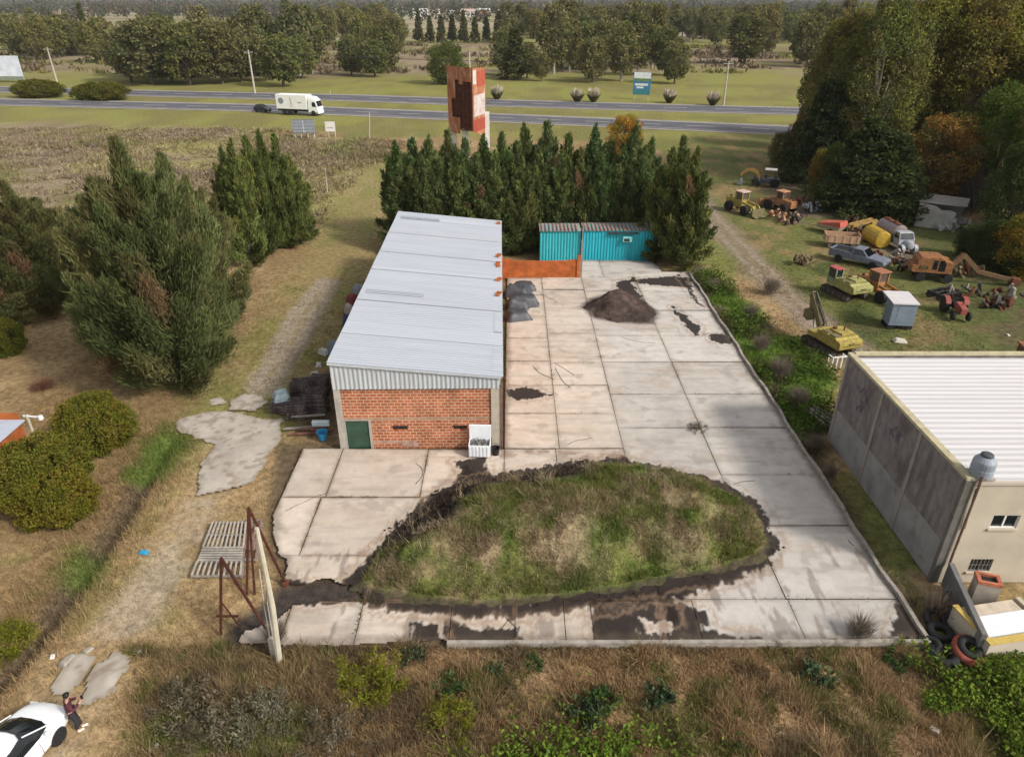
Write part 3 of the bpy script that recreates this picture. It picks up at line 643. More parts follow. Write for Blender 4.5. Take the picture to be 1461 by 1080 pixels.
# ------------------------------------------------------------------ right-hand hall
rb = thing('concrete_hall', 'cream and grey concrete hall with white ribbed roof right of the yard', 'building', (17.9, 22.68, 0))
RBM = mat('stained_concrete', (.19,.172,.165), .92, .3, 3.0, stretch=(1,1,.5), col2=(.105,.092,.088), amt=.46, sc2=.9, bump=.25)
RBL = mat('pale_grey_render', (.25,.245,.235), .92, .2, 1.2, col2=(.17,.155,.145), amt=.4, sc2=.8)
CREAM = mat('cream_render', (.46,.40,.315), .9, .14, .8, col2=(.34,.28,.21), amt=.35, sc2=1.6)
RL, RW, RH, RH2 = 11.2, 13.5, 5.3, 5.35
PIL = [0.0, 3.4, 7.0, RL-.25]
mb = MB(); mb.box(0, .22, .2, RL, 2.1, RH); mb.build('side_wall', RBM, rb)
mb = MB(); mb.box(-.015, .22, .25, RL, 0, 2.095); mb.build('lower_wall', RBL, rb)
for k, y in enumerate(PIL[1:]): MB().box(-.05, .2, y, y+.24, 0, RH-.01).build('pilaster', mat('pilaster_concrete', (.26,.24,.215), .9, .2, 2), rb)
MB().box(-.06, .3, -.02, .2-.003, 0, RH-.02).build('corner_pilaster', mat('dark_stain', (.13,.12,.105), .9, .3, 1.5), rb)
# front wall with two window openings
def wall_xz(x0, x1, z0, z1, y0, y1, holes):
    mb = MB(); xs = sorted({x0, x1, *[h[0] for h in holes], *[h[1] for h in holes]}); zs = sorted({z0, z1, *[h[2] for h in holes], *[h[3] for h in holes]})
    for a, b in zip(xs[:-1], xs[1:]):
        for c_, d_ in zip(zs[:-1], zs[1:]):
            cx, cz = (a+b)/2, (c_+d_)/2
            if any(h[0] < cx < h[1] and h[2] < cz < h[3] for h in holes): continue
            mb.box(a, b, y0, y1, c_, d_)
    return mb
HO = [(1.55, 2.65, 2.95, 3.62), (1.35, 2.3, .62, 1.3)]
wall_xz(.3, RW, 0, RH-.15, -.02, .2, HO).build('front_wall', CREAM, rb)
for k, h in enumerate(HO):
    wn = MB().box(h[0]+.03, h[1]-.03, .08, .1, h[2]+.03, h[3]-.03).build('window', GLASS, rb)
    mb = MB(); mb.box(h[0]+.002, h[0]+.045, .02, .075, h[2]+.002, h[3]-.002); mb.box(h[1]-.045, h[1]-.002, .02, .075, h[2]+.002, h[3]-.002); mb.box(h[0]+.046, h[1]-.046, .02, .075, h[2]+.002, h[2]+.045); mb.box(h[0]+.046, h[1]-.046, .02, .075, h[3]-.045, h[3]-.002); mb.box((h[0]+h[1])/2-.03, (h[0]+h[1])/2+.03, .03, .074, h[2]+.046, h[3]-.046)
    if k:
        for j in range(1, 6): mb.box(h[0]+j*.158-.01, h[0]+j*.158+.01, .005, .018, h[2]+.002, h[3]-.002)
        mb.box(h[0]+.003, h[1]-.003, .004, .016, (h[2]+h[3])/2-.01, (h[2]+h[3])/2+.01)
    mb.build('frame', WHITEP if k == 0 else mat('grey_frame', (.2,.19,.17)), wn)
    MB().box(h[0]-.06, h[1]+.06, -.1, -.022, h[2]-.08, h[2]-.003).build('sill', CREAM, wn)
GRAF = mat('faded_spray', (.12,.10,.125), .9, .3, 6); q = random.Random(3)
for (y0, z0_) in ((9.0,4.4),(8.1,4.3),(5.4,4.1),(4.6,4.0),(8.6,3.5)):
    pts = [(-.004, y0+q.uniform(-.35,.35)+.06*k, z0_+q.uniform(-.38,.38)) for k in range(8)]; MB().tube(pts, .022, 5).build('graffiti', GRAF, rb)
MB().box(.22, RW, RL-.2, RL-.01, 0, RH+.05).build('rear_wall', RBM, rb)
mb = MB(); mb.box(-.05, .26, .0, RL+.02, RH+.002, RH+.14); mb.box(.262, RW, RL-.24, RL+.02, RH+.06, RH+.2); mb.build('parapet_cap', mat('yellowed_cap', (.42,.37,.24), .9, .2, 3, col2=(.2,.17,.1), amt=.35, sc2=2), rb)
HR = mat('white_roof_sheet', (.53,.515,.515), .5, .06, .6, col2=(.44,.40,.37), amt=.36, sc2=.5, stretch=(.2,3,1), spec=.35)
corrug(.27, RW, .05, RL-.26, lambda x, y: RH-.06+.02*sin(y*1.3), .42, .022).build('roof', HR, rb)
mb = MB(); mb.box(.3, RW, -.1, .04, RH-.145, RH-.02); mb.build('fascia', CREAM, rb)
mb = MB(); mb.tube([(.42, -.12, RH+.3), (.42, -.12, 1.1), (.5, -.35, .9)], .05); mb.tube([(.36, -.1, RH-.3), (.5, -.1, 3.0)], .03); mb.build('downpipe', mat('brown_pipe', (.16,.1,.07), .6), rb)
tk = thing('water_tank', 'grey cylindrical water tank on the front corner of the concrete hall', 'water tank', (18.5, 22.95, RH+.02))
mb = MB(); mb.box(-.45, .45, -.3, .45, -.0, .1); mb.build('stand', CONC, tk)
TKM = mat('tank_grey', (.25,.28,.32), .45, .15, 2)
mb = MB(); mb.lathe([(.40,.1),(.42,.16),(.42,.42),(.435,.44),(.42,.46),(.42,.72),(.40,.8),(.28,.95),(.21,.98),(.21,1.0)], n=20); mb.build('tank_body', TKM, tk, smooth=False)
mb = MB(); mb.lathe([(.23,1.0),(.23,1.06),(.17,1.10),(.02,1.11)], n=16); mb.build('lid', mat('lid_dark', (.06,.065,.07), .6), tk)
# low wall, block and meter cabinet in front of the hall
fw = thing('garden_wall', 'low grey wall running forward from the corner of the concrete hall', 'wall', (18.35, 22.5, 0))
p0 = Vector((0, 0)); p1 = Vector((*P(1395, 948, 0),))-Vector((18.35, 22.5)); 
mb = MB(); mb.beam((0, 0, .62), (p1.x*.93, p1.y*.93, .62), .2, 1.24); mb.build('wall', mat('dark_render', (.15,.145,.14), .9, .25, 1.5, col2=(.25,.24,.23), amt=.35, sc2=1.2), fw)
mc = thing('meter_cabinet', 'concrete meter cabinet with an orange brick rim against the low wall', 'cabinet', (19.15, 21.35, 0), R_(-18))
mb = MB(); mb.box(-.42, .42, -.3, .3, 0, 1.35); mb.build('body', mat('cabinet_render', (.36,.31,.25), .9, .2, 3), mc)
mb = MB(); mb.box(-.44, .44, -.32, -.2, 1.353, 1.5); mb.box(-.44, .44, .2, .32, 1.353, 1.5); mb.box(-.44, -.3, -.198, .198, 1.353, 1.5); mb.box(.3, .44, -.198, .198, 1.353, 1.5); mb.build('brick_rim', mat('rim_orange', (.40,.14,.075), .85, .3, 5), mc)
MB().box(-.29, .29, -.19, .19, 1.353, 1.38).build('shade_plate', BLACK, mc)  # black plate painted in for the shade of the hollow inside the rim
bl = thing('masonry_block', 'cream roadside block wall with yellow edge and a white board on top', 'wall', (*P(1400, 946),0), R_(10))
mb = MB(); mb.box(0, 3, -.02, .2, 0, .98); mb.box(0, .2, .2, 1.9, 0, .98); mb.box(2.8, 3, .2, 1.9, 0, .98); mb.build('wall', CREAM, bl)
mb = MB(); mb.box(-.02, 3, -.05, .22, .983, 1.05); mb.box(-.02, .22, .22, 1.92, .983, 1.05); mb.build('yellow_edge', mat('yellow_edge', (.5,.36,.1), .8, .2, 4), bl)
mb = MB(); mb.box(.25, 2.9, .3, 1.25, .95, 1.02); mb.build('white_board', mat('white_board', (.68,.70,.74), .4, .05, 2), bl)
mb = MB(); mb.box(.35, 2.6, 1.3, 1.85, .85, .95); mb.build('paper_stack', mat('beige_sheet', (.5,.42,.33), .9, .2, 3), bl)
# ------------------------------------------------------------------ ruin on the far right, house at the left edge
ru = thing('ruined_shed', 'roofless grey concrete shed crumbling beneath the trees', 'shed', (*P(1304, 322), 0), R_(-32))
RUM = mat('ruin_render', (.40,.385,.36), .9, .2, 1, col2=(.28,.26,.235), amt=.4, sc2=.8)
mb = MB(); mb.box(0, .2, 0, 3.2, 0, 2.6); mb.prism([(0,0),(3.6,0),(3.6,1.9),(3.0,2.1),(2.2,2.0),(1.6,2.4),(0,2.6)], -.2, 0); mb.box(.2, 4.2, 3.0, 3.2, 0, 2.5); mb.build('wall', RUM, ru)
mb = MB(); mb.add([(-.1,-.3,2.65),(2.4,-.3,2.62),(4.4,.6,2.45),(4.5,3.4,2.75),(-.1,3.4,2.8),(-.1,-.3,2.73),(2.4,-.3,2.7),(4.4,.6,2.53),(4.5,3.4,2.83),(-.1,3.4,2.88)], [(0,1,2,3,4),(5,6,7,8,9),(0,1,6,5),(1,2,7,6),(2,3,8,7),(3,4,9,8),(4,0,5,9)]); mb.build('roof', mat('roof_ruin', (.3,.27,.25), .9, .25, 1.5, col2=(.2,.17,.15), amt=.4), ru)
mb = MB()
for k in range(26):
    M = Matrix.Translation((rnd.uniform(2.4, 5.2), rnd.uniform(-1.2, 1.2), rnd.uniform(.1, 1.2))) @ Euler((rnd.random()*3, rnd.random()*3, rnd.random()*3)).to_matrix().to_4x4(); s_ = rnd.uniform(.1, .4); mb.box(-s_, s_, -s_*.6, s_*.6, -s_*.3, s_*.3, M)
mb.build('rubble', RUM, ru)
ho = thing('brick_house', 'small red brick house with a grey sheet roof behind the hedges', 'house', (-27.9, 27.5, 0), R_(0))
mb = MB(); mb.box(-3, 2.35, 2.3, 4.0, 0, 2.55); mb.build('wall', BRICK2, ho)
mb = MB(); mb.box(-3, 2.1, 4.05, 4.3, 2.56, 2.95); mb.build('parapet', BRICK2, ho)
mb = MB(); mb.prism([(-3.2, 2.62), (2.55, 2.62), (2.55, 2.70), (-3.2, 2.70)], 1.9, 4.04); mb.build('roof', mat('house_roof', (.4,.43,.5), .5, .1, 2), ho)
# ------------------------------------------------------------------ trees
def jit(rs, n, c, v=.25, hue=.12):
    a = rs.uniform(1-v, 1+v, (n, 1))*np.array(c)[None, :]; return np.clip(a*(1+rs.normal(0, hue, (n, 3))*np.array([.8,.5,.4])), 0, 1)
def plume_crown(name, seed, H, Rm, npl, per, shape, lean, tl, tw, c1, c2, zb=.04, pw=.5, tiptop=True):
    """crown of feathery plumes that rise from the trunk and end in pointed tips"""
    rs = np.random.RandomState(seed); Bs, Ds, Ls, Ws, Cs, axes = [], [], [], [], [], []
    for i in range(npl):
        f = (i+.5)/npl; h0 = H*(zb+.80*f**1.05); a = i*2.39996+rs.uniform(-.4, .4)
        rr = Rm*shape(h0/H)*rs.uniform(.72, 1.08); Lp = rr*lean*rs.uniform(.8, 1.2)*(.12+.88*min(1, h0/H/.32))+H*.03
        tip = np.array([cos(a)*rr, sin(a)*rr, min(H*rs.uniform(.9, 1.0), h0+Lp)]); b = np.array([cos(a)*rr*.06, sin(a)*rr*.06, h0-.1*Lp])
        if f > .93 and tiptop: tip = np.array([rs.normal(0, .12), rs.normal(0, .12), H*rs.uniform(.95, 1.03)])
        ctl = b*.5+tip*.5+np.array([cos(a), sin(a), 0])*rr*.18-np.array([0, 0, .12*Lp]); axes.append((b, ctl, tip))
        n = int(per*(.5+.8*rr/Rm)); t = rs.uniform(.12, 1, n)**.8
        p = (1-t)[:, None]**2*b+2*((1-t)*t)[:, None]*ctl+t[:, None]**2*tip
        tg = unit(2*(1-t)[:, None]*(ctl-b)+2*t[:, None]*(tip-ctl))
        wdt = pw*(.35+.9*rr/Rm)*np.sin(np.clip(t*1.0, 0, 1)*pi*.78+.35)
        p = p+rs.normal(0, .5, (n, 3))*wdt[:, None]*np.array([1, 1, .8])
        d = unit(tg*.8+rs.normal(0, .42, (n, 3))+np.array([0, 0, .35]))
        base = np.array(c1)*(1-.5*rs.random())+np.array(c2)*.5*rs.random() if rs.random() < .75 else np.array(c2)
        if rs.random() < .035: base = np.array((.17,.115,.06))
        base = base*rs.uniform(.7, 1.25)
        Bs.append(p-d*tl*.3); Ds.append(d); Ls.append(tl*rs.uniform(.6, 1.3, n)); Ws.append(tw*rs.uniform(.7, 1.3, n)); Cs.append(jit(rs, n, base, .22, .08))
    m = cloud(name, np.concatenate(Bs), np.concatenate(Ds), np.concatenate(Ls), np.concatenate(Ws), np.concatenate(Cs), rs=rs)
    mb = MB(); mb.cyl((0,0,-.3), (0,0,H*.5), H*.018+.06, H*.012+.04, 7); mb.cyl((0,0,H*.5), (0,0,H*.95), H*.012+.04, .02, 6)
    for (b, c, t) in axes[::2]: mb.tube([b, c, t], [.05, .035, .012], 4)
    return m, mb
def clump_crown(name, seed, H, Rm, ncl, per, ls, c1, c2, zb=.25, flat=.8, pal=None, shape='round', crs=1.0):
    """broad crown made of leaf clumps spread through an uneven volume, with limbs reaching them"""
    rs = np.random.RandomState(seed); Bs, Ds, Ls, Cs, cen = [], [], [], [], []
    for i in range(ncl):
        f = (i+.5)/ncl; zz = zb+(1-zb)*f
        if shape == 'round': rad = math.sqrt(max(.03, 1-((zz-(zb+(1-zb)*.48))/((1-zb)*.56))**2))
        elif shape == 'cone': rad = max(.06, (1-f)**.85)
        else: rad = .55+.45*sin(f*pi) if f < .9 else .4
        a = i*2.39996+rs.uniform(-.5, .5); r = Rm*rad*rs.uniform(.45, 1.0)**.7
        c = np.array([cos(a)*r, sin(a)*r, H*zz*rs.uniform(.94, 1.04)]); cr = Rm*(.2+.22*rs.random())*(.6+.4*rad)*crs
        cen.append(c); n = int(per*rs.uniform(.6, 1.3)); v = unit(rs.normal(size=(n, 3))); q = rs.uniform(.35, 1, n)**.6
        p = c+v*(q*cr)[:, None]*np.array([1, 1, flat]); d = unit(v*.7+rs.normal(0, .7, (n, 3))+np.array([0, 0, -.1]))
        base = np.array(pal[rs.randint(len(pal))]) if pal else np.array(c1)*(u := rs.random())+np.array(c2)*(1-u)
        Bs.append(p); Ds.append(d); Ls.append(ls*rs.uniform(.6, 1.4, n)); Cs.append(jit(rs, n, base, .28, .08))
    L = np.concatenate(Ls); m = cloud(name, np.concatenate(Bs), np.concatenate(Ds), L, L*.62, np.concatenate(Cs), rs=rs)
    mb = MB(); r0 = .018*H+.06; mb.cyl((0,0,-.3), (0,0,H*zb+.5), r0*1.25, r0*.9, 8); mb.cyl((0,0,H*zb+.4), (rs.normal(0,.2), rs.normal(0,.2), H*.85), r0*.9, .04, 6)
    for c in cen[::max(1, ncl//22)]:
        z0 = H*zb*.7+.5*(c[2]-H*zb*.7)*rs.uniform(.3, .7); mb.tube([(0,0,z0), (c[0]*.5, c[1]*.5, z0*.45+c[2]*.55-.1), tuple(c)], [r0*.45, r0*.3, .025], 5)
    return m, mb
def bare_crown(name, seed, H, Rm, nb, col, up=.8, tw=.06):
    rs = np.random.RandomState(seed); B, D, L = [], [], []
    for i in range(nb):
        a = rs.uniform(0, 2*pi); z = H*rs.uniform(.05, .55); r = Rm*rs.uniform(0, .45); d = np.array([cos(a)*(1-up)*1.2, sin(a)*(1-up)*1.2, up])+rs.normal(0, .12, 3)
        B.append((cos(a)*r, sin(a)*r, z)); D.append(d); L.append(H*rs.uniform(.2, .45))
    B = np.array(B); D = np.array(D); L = np.array(L)
    m = cloud(name, B, D, L, tw*np.ones(len(B)), jit(rs, len(B), col, .25, .05), rs=rs, mid=.15)
    mb = MB(); mb.cyl((0,0,-.2), (0,0,H*.6), .03*H*.5, .02, 6)
    for k in range(7): a = k*.9; mb.tube([(0,0,H*.1), (cos(a)*Rm*.4, sin(a)*Rm*.4, H*.45), (cos(a)*Rm*.7, sin(a)*Rm*.7, H*.85)], [.05, .03, .01], 4)
    return m, mb
class Kind:
    def __init__(s, mk, bark, n): s.var = []; s.mk = mk; s.bark = bark; s.n = n; s.i = 0
    def get(s):
        k = s.i % s.n; s.i += 1
        if k >= len(s.var):
            m, mb = s.mk(k); t = mb.build('trunk', s.bark); tm = t.data; bpy.data.objects.remove(t); s.var.append((m, tm))
        return s.var[k]
TREES = []
def tree(kind, name, label, cat, x, y, sc=1.0, sz=None, tint=(1,1,1), group=None, rz=None, z=-.05):
    cm, tm = kind.get(); o = thing(name, label, cat, (x, y, z), rnd.uniform(0, 6.28) if rz is None else rz, group)
    o.scale = (sc, sc, sz or sc)
    c = bpy.data.objects.new('crown', cm); COL.objects.link(c); c.parent = o; c.color = (*tint, 1)
    t = bpy.data.objects.new('trunk', tm); COL.objects.link(t); t.parent = o
    return o
CAS1, CAS2 = (.095,.12,.043), (.15,.145,.058)
def casH(k): return plume_crown(f'casuarina_crown_{k}', 400+k, 10, 1.95, 52, 330, lambda h: max(.12, (1-h)**.75*1.05), 1.35, .42, .085, (.10,.135,.048), (.145,.165,.055), zb=.02, pw=.42)
K_ROW = Kind(casH, BARK, 5)
def casBig(k): return plume_crown(f'feathery_crown_{k}', 420+k, 12, 4.3, 130, 1300, lambda h: max(.08, (1-h)**1.0*1.28) if h > .25 else .96, 1.0, .40, .052, CAS1, CAS2, zb=.02, pw=.62)
K_BIG = Kind(casBig, BARK, 3)
K_PINE = Kind(lambda k: clump_crown(f'pine_crown_{k}', 440+k, 15, 5.2, 46, 105, .75, (.115,.13,.05), (.17,.17,.07), zb=.17, flat=.7), BARK, 5)
K_EUC = Kind(lambda k: clump_crown(f'gum_crown_{k}', 450+k, 18, 4.6, 50, 95, .8, (.125,.145,.055), (.18,.165,.075), zb=.22, flat=1.0, shape='tall'), PALEBARK, 5)
K_CON = Kind(lambda k: clump_crown(f'cone_crown_{k}', 460+k, 13, 3.0, 40, 90, .7, (.075,.09,.035), (.11,.11,.045), zb=.06, flat=.6, shape='cone'), BARK, 4)
K_FOR = Kind(lambda k: clump_crown(f'forest_crown_{k}', 470+k, 21, 5.6, 150, 270, .33, None, None, zb=.14, flat=1.0, shape='tall', crs=.85, pal=[(.19,.19,.05),(.14,.15,.048),(.2,.165,.055),(.21,.22,.045),(.15,.135,.05)]), PALEBARK, 4)
K_AUT = Kind(lambda k: clump_crown(f'autumn_crown_{k}', 480+k, 12, 4.2, 90, 190, .32, None, None, zb=.1, flat=.9, pal=[(.27,.17,.045),(.2,.155,.05),(.25,.125,.035),(.16,.14,.045)]), BARK, 2)
K_GRN = Kind(lambda k: clump_crown(f'leafy_crown_{k}', 490+k, 11, 4.2, 90, 220, .3, (.08,.115,.03), (.125,.15,.035), zb=.06, flat=.9), BARK, 3)
K_CED = Kind(lambda k: clump_crown(f'cedar_crown_{k}', 500+k, 13, 5.6, 62, 230, .45, (.038,.052,.024), (.07,.085,.03), zb=.03, flat=.35, shape='cone'), BARK, 2)
K_BARE = Kind(lambda k: bare_crown(f'bare_crown_{k}', 510+k, 12, 2.2, 420, (.30,.25,.20), .88, .09), PALEBARK, 2)
K_SCR = Kind(lambda k: bare_crown(f'twig_crown_{k}', 520+k, 4.5, 3.0, 900, (.2,.165,.13), .72, .05), BARK, 2)
K_BUSH = Kind(lambda k: clump_crown(f'bush_crown_{k}', 530+k, 3.4, 3.0, 150, 260, .15, (.125,.135,.02), (.18,.145,.028), zb=.03, flat=.8, crs=.55), BARK, 3)
K_SHR = Kind(lambda k: clump_crown(f'shrub_crown_{k}', 540+k, 2.2, 1.5, 26, 60, .3, (.10,.09,.05), (.14,.105,.065), zb=.05, flat=.8), BARK, 4)

# row of pointed trees behind the warehouse
ROW = [(563,205),(588,198),(612,196),(640,188),(662,200),(690,196),(716,190),(748,178),(781,176),(812,192),(848,182),(872,200),(906,176),(930,200)]
for i, (px, ty) in enumerate(ROW):
    Y = 71.5+1.0*(i % 2)-.1*max(0, i-8); x = (px-PW/2)/FPX*(Y*cos(PITCH)+(CAM_H-9)*sin(PITCH)); h = Zat(px, ty, Y)
    tree(K_ROW, 'pointed_tree', f'tall dark green pointed tree, {ordn(i, len(ROW))} in the row behind the warehouse', 'tree', x, Y, 1.15+.2*rnd.random(), h/10, (rnd.uniform(.85, 1.12), 1, rnd.uniform(.85, 1.1)), 'pointed trees in the row behind the warehouse')
ROW2 = [(572,232,68),(600,222,67.2),(628,226,67.6),(655,215,67.2),(682,224,67),(708,222,67.2),(740,216,68),(768,212,69.4),(800,222,69.2),(828,214,69.4),(858,220,69.2),(888,216,69.4),(915,224,69)]
ROW2.sort()
for i, (px, ty, Y) in enumerate(ROW2):
    x = (px-PW/2)/FPX*(Y*cos(PITCH)+(CAM_H-7)*sin(PITCH)); h = Zat(px, ty, Y)
    tree(K_ROW, 'pointed_tree', f'shorter pointed tree in front of the taller row, {ordn(i, len(ROW2))}', 'tree', x, Y, 1.2, h/10, (rnd.uniform(.85, 1.1), 1, 1), 'shorter pointed trees in front of the row')
for i, (px, py, ty, s_, w_) in enumerate(((945,372,212,1.35,'left and in front'),(978,382,214,1.25,'right, beside the kerb'),(962,330,196,1.2,'farthest back'))):
    x, Y = P(px, py); Y += .5; h = Zat(px, ty, Y)
    tree(K_ROW, 'pointed_tree', f'bushy dark feathery tree at the far right corner of the yard, {w_}', 'tree', x, Y, s_, h/10, (1.05,1,.9), 'bushy feathery trees at the yard corner')
# feathery grove on the left
BIGS = [(232,566,205,40.8,1.12,'largest feathery tree of the left grove, nearest the broken apron'),(290,470,225,48.5,1.0,'feathery grey green tree behind the largest one on its right'),(182,505,262,46,.82,'feathery tree left of the largest one in the grove'),(66,440,262,53,.95,'brownish feathery tree standing apart near the left edge of the photo'),(-12,465,312,50,.95,'dark feathery tree cut off by the left edge of the photo')]
for (px, py, ty, Y, s_, lb) in BIGS:
    x = P(px, py)[0]; h = Zat(px, ty, Y)
    o = tree(K_BIG, 'feathery_tree', lb, 'tree', x, Y, s_, h/12, (1,1,1) if px > 100 else (1.05,.93,.95), 'big feathery trees on the left')
SM = [(335,372,214),(352,385,200),(372,372,196),(388,362,190),(408,358,192),(424,352,222),(372,352,205),(340,356,232)]
SM.sort()
for i, (px, py, ty) in enumerate(SM):
    x, Y = P(px, py); Y += 1.5
    tree(K_ROW, 'pointed_tree', f'slender green pointed tree, {ordn(i, len(SM))} in the clump right of the feathery grove', 'tree', x, Y, 1.0, Zat(px, ty, Y)/10, (1.1,1.05,.9), 'slender pointed trees right of the left grove')
# hedges and bushes on the left
for (px, py, s_, sz, tn, lb) in ((132,648,.66,.85,(1,1,1),'round yellow green bush behind the utility pole'),(52,716,.78,.8,(.92,.95,1),'broad olive bush in front of the brick house'),(72,752,.62,.65,(1,.98,.9),'nearest olive bush above the ditch'),(0,720,.6,.62,(.85,.95,1),'olive bush cut off by the left edge below the house'),(2,510,.42,.7,(.75,.85,.9),'small clipped round green bush on the lawn at the left edge')):
    x, y = P(px, py); tree(K_BUSH, 'bush', lb, 'bush', x, y+.8, s_, sz, tn, 'bushes near the brick house')
x, y = P(118, 400); tree(K_BARE, 'bare_tree', 'pale leafless twiggy tree between the feathery trees on the left', 'tree', x, y, .55, .42)
# forest behind the machine yard
FOR = [(K_FOR,1178,250,22,.8,(1,1,1),'tall olive gum tree at the forest edge above the brown scrub'),(K_FOR,1225,262,8,.95,(.9,.95,1),'tall dull olive gum tree behind the autumn tree'),
 (K_FOR,1290,246,-12,1.05,(1.15,1.1,.9),'tallest yellow olive gum tree in the middle of the forest'),(K_FOR,1350,255,-4,1.05,(1.1,1,.95),'tall olive gum tree behind the bright green tree'),
 (K_FOR,1408,250,-14,1.05,(1.12,1.12,.85),'tall light olive gum tree right of the forest middle'),(K_FOR,1460,262,18,1.0,(1,1,1),'tall gum tree cut by the right edge of the photo'),
 (K_FOR,1520,280,5,1.1,(1,1,1),'gum tree beyond the right edge with its crown just in view'),(K_FOR,1325,212,-14,1.0,(.95,1,1),'gum tree at the back of the forest, left of the highest crown'),(K_FOR,1245,205,6,.9,(1,.95,1),'gum tree at the back left of the forest'),(K_FOR,1440,215,-8,1.0,(1,1.05,.9),'gum tree at the back right of the forest'),
 (K_CED,1160,262,115,.85,(.8,.85,.9),'very dark evergreen at the left foot of the forest'),(K_CED,1218,305,172,.95,(1,1.05,1),'dark layered evergreen behind the red trailer'),(K_CED,1256,309,190,.92,(1.05,1.1,.95),'dark layered evergreen with drooping boughs behind the tanker truck'),
 (K_AUT,1322,298,172,.95,(1,1,1),'orange brown autumn tree behind the ruined shed'),(K_AUT,1362,285,190,.7,(1.1,1,.9),'small rusty orange tree between autumn and green trees'),(K_AUT,1462,395,300,.62,(1.15,1.25,.8),'yellow orange autumn bush at the right edge behind the orange excavator'),
 (K_GRN,1402,300,132,.95,(1.05,1.1,.9),'bright green round tree right of the autumn tree'),(K_GRN,1440,345,205,.8,(.62,.68,.8),'dark green tree at the right edge above the ruin'),(K_GRN,1418,378,318,.5,(.5,.55,.7),'dark green bush in front of the ruined shed'),(K_GRN,1378,366,338,.3,(.55,.6,.8),'low dark bush at the foot of the ruined shed'),(K_GRN,1448,392,345,.42,(.55,.6,.7),'dark low bush right of the ruined shed'),
 (K_AUT,1112,238,190,.42,(.8,1,1),'small yellowish olive bush tree at the left end of the forest'),(K_AUT,1138,240,168,.5,(.75,.62,.75),'reddish brown small tree at the left end of the forest'),(K_CON,1128,222,185,.5,(.8,.7,.8),'dark narrow little tree by the farthest machines'),(K_AUT,1170,278,215,.4,(1.1,1.2,.8),'small yellow tree among dark trunks behind the brown machine'),
 (K_FOR,1160,215,62,.6,(.85,.8,.9),'brownish tree rising over the left end of the forest'),(K_GRN,1190,285,205,.55,(.6,.6,.7),'dark leafy tree between the two layered evergreens'),(K_FOR,1485,330,90,.8,(.9,.95,.9),'olive tree on the right edge behind the yellow bush')]
for (k, px, py, ty, s_, tn, lb) in FOR:
    x, Y = P(px, py); h = max(3, Zat(px, ty, Y)); H0 = {id(K_FOR):21, id(K_CED):13, id(K_AUT):12, id(K_GRN):11, id(K_CON):13}[id(k)]
    tree(k, 'gum_tree' if k is K_FOR else 'evergreen_tree' if k is K_CED else 'autumn_tree' if k is K_AUT else 'leafy_tree' if k is K_GRN else 'conifer_tree', lb, 'tree', x, Y, s_, h/H0, tuple(q*.98 for q in tn), 'trees of the forest beside the machine yard')
x, y = P(1385, 308); tree(K_SCR, 'bare_bush', 'grey leafless thicket of upright twigs behind the ruined shed', 'bush', x, y, 1.3, 1.5)
x, y = P(893, 232); Y = 112; tree(K_AUT, 'autumn_tree', 'lone yellow orange tree by the highway behind the pointed row', 'tree', (893-730.5)/1013*(Y*.88+8), Y, .62, Zat(893, 168, Y)/12, (1.6,1.5,.8))

# trees beyond the highway: (kind, px, base y, top y, width factor, tint)
FARA = [(K_PINE,188,118,38,1.0),(K_PINE,218,121,30,1.25),(K_PINE,246,119,28,1.2),(K_PINE,272,122,36,1.05),(K_PINE,318,120,34,1.1),(K_EUC,300,112,18,1.0),(K_PINE,345,117,44,1.0),(K_EUC,372,108,12,1.1),(K_PINE,405,124,50,1.1),(K_EUC,392,105,24,1.0),(K_EUC,428,108,8,1.05),(K_EUC,446,106,14,.9),(K_PINE,432,112,55,.9),(K_PINE,202,110,34,1.1),(K_PINE,232,112,26,1.1),(K_PINE,258,108,32,1.2),(K_PINE,335,108,30,1.2),(K_PINE,360,110,38,1.0),(K_PINE,380,116,52,.8)]
FARB = [(K_PINE,502,108,52,.95),(K_PINE,535,110,58,1.0),(K_PINE,562,82,22,1.0),(K_GRN,638,120,64,1.25),(K_CON,735,114,38,1.3),(K_PINE,752,112,62,.8),(K_EUC,790,106,10,1.0),(K_EUC,812,103,20,.9),(K_PINE,772,116,75,.6),(K_PINE,845,118,55,.85),(K_EUC,886,116,36,1.0),(K_EUC,910,108,22,1.0),(K_PINE,962,120,62,.85),(K_EUC,930,98,12,1.0),(K_PINE,865,100,30,.9),(K_EUC,520,98,28,1.0),(K_PINE,548,104,40,1.0),(K_EUC,802,96,4,1.1),(K_PINE,828,100,24,1.1),(K_EUC,900,96,10,1.1),(K_PINE,948,108,40,.9),(K_PINE,720,108,42,.8)]
FARC = [(K_PINE,30,84,22,.9),(K_PINE,58,86,28,1.0),(K_PINE,84,82,26,1.0),(K_PINE,110,80,30,1.0),(K_PINE,138,90,32,1.0),(K_EUC,12,72,20,1.0),(K_CON,128,74,4,.7),(K_PINE,160,88,34,1.0),(K_EUC,55,64,14,.8),(K_PINE,45,80,28,1.1),(K_PINE,98,76,22,1.1),(K_PINE,72,78,24,1.1),(K_PINE,150,78,26,1.1)]
FARD = [(K_PINE,1062,92,20,1.25),(K_EUC,1092,84,10,1.0),(K_PINE,1150,96,22,1.1),(K_PINE,1180,92,14,1.2),(K_EUC,1200,80,4,1.0),(K_EUC,1030,62,12,.8),(K_EUC,1002,60,10,.8),(K_EUC,985,60,14,.8),(K_PINE,1020,66,18,1.0),(K_PINE,1085,78,14,1.1),(K_PINE,1170,78,6,1.2)]
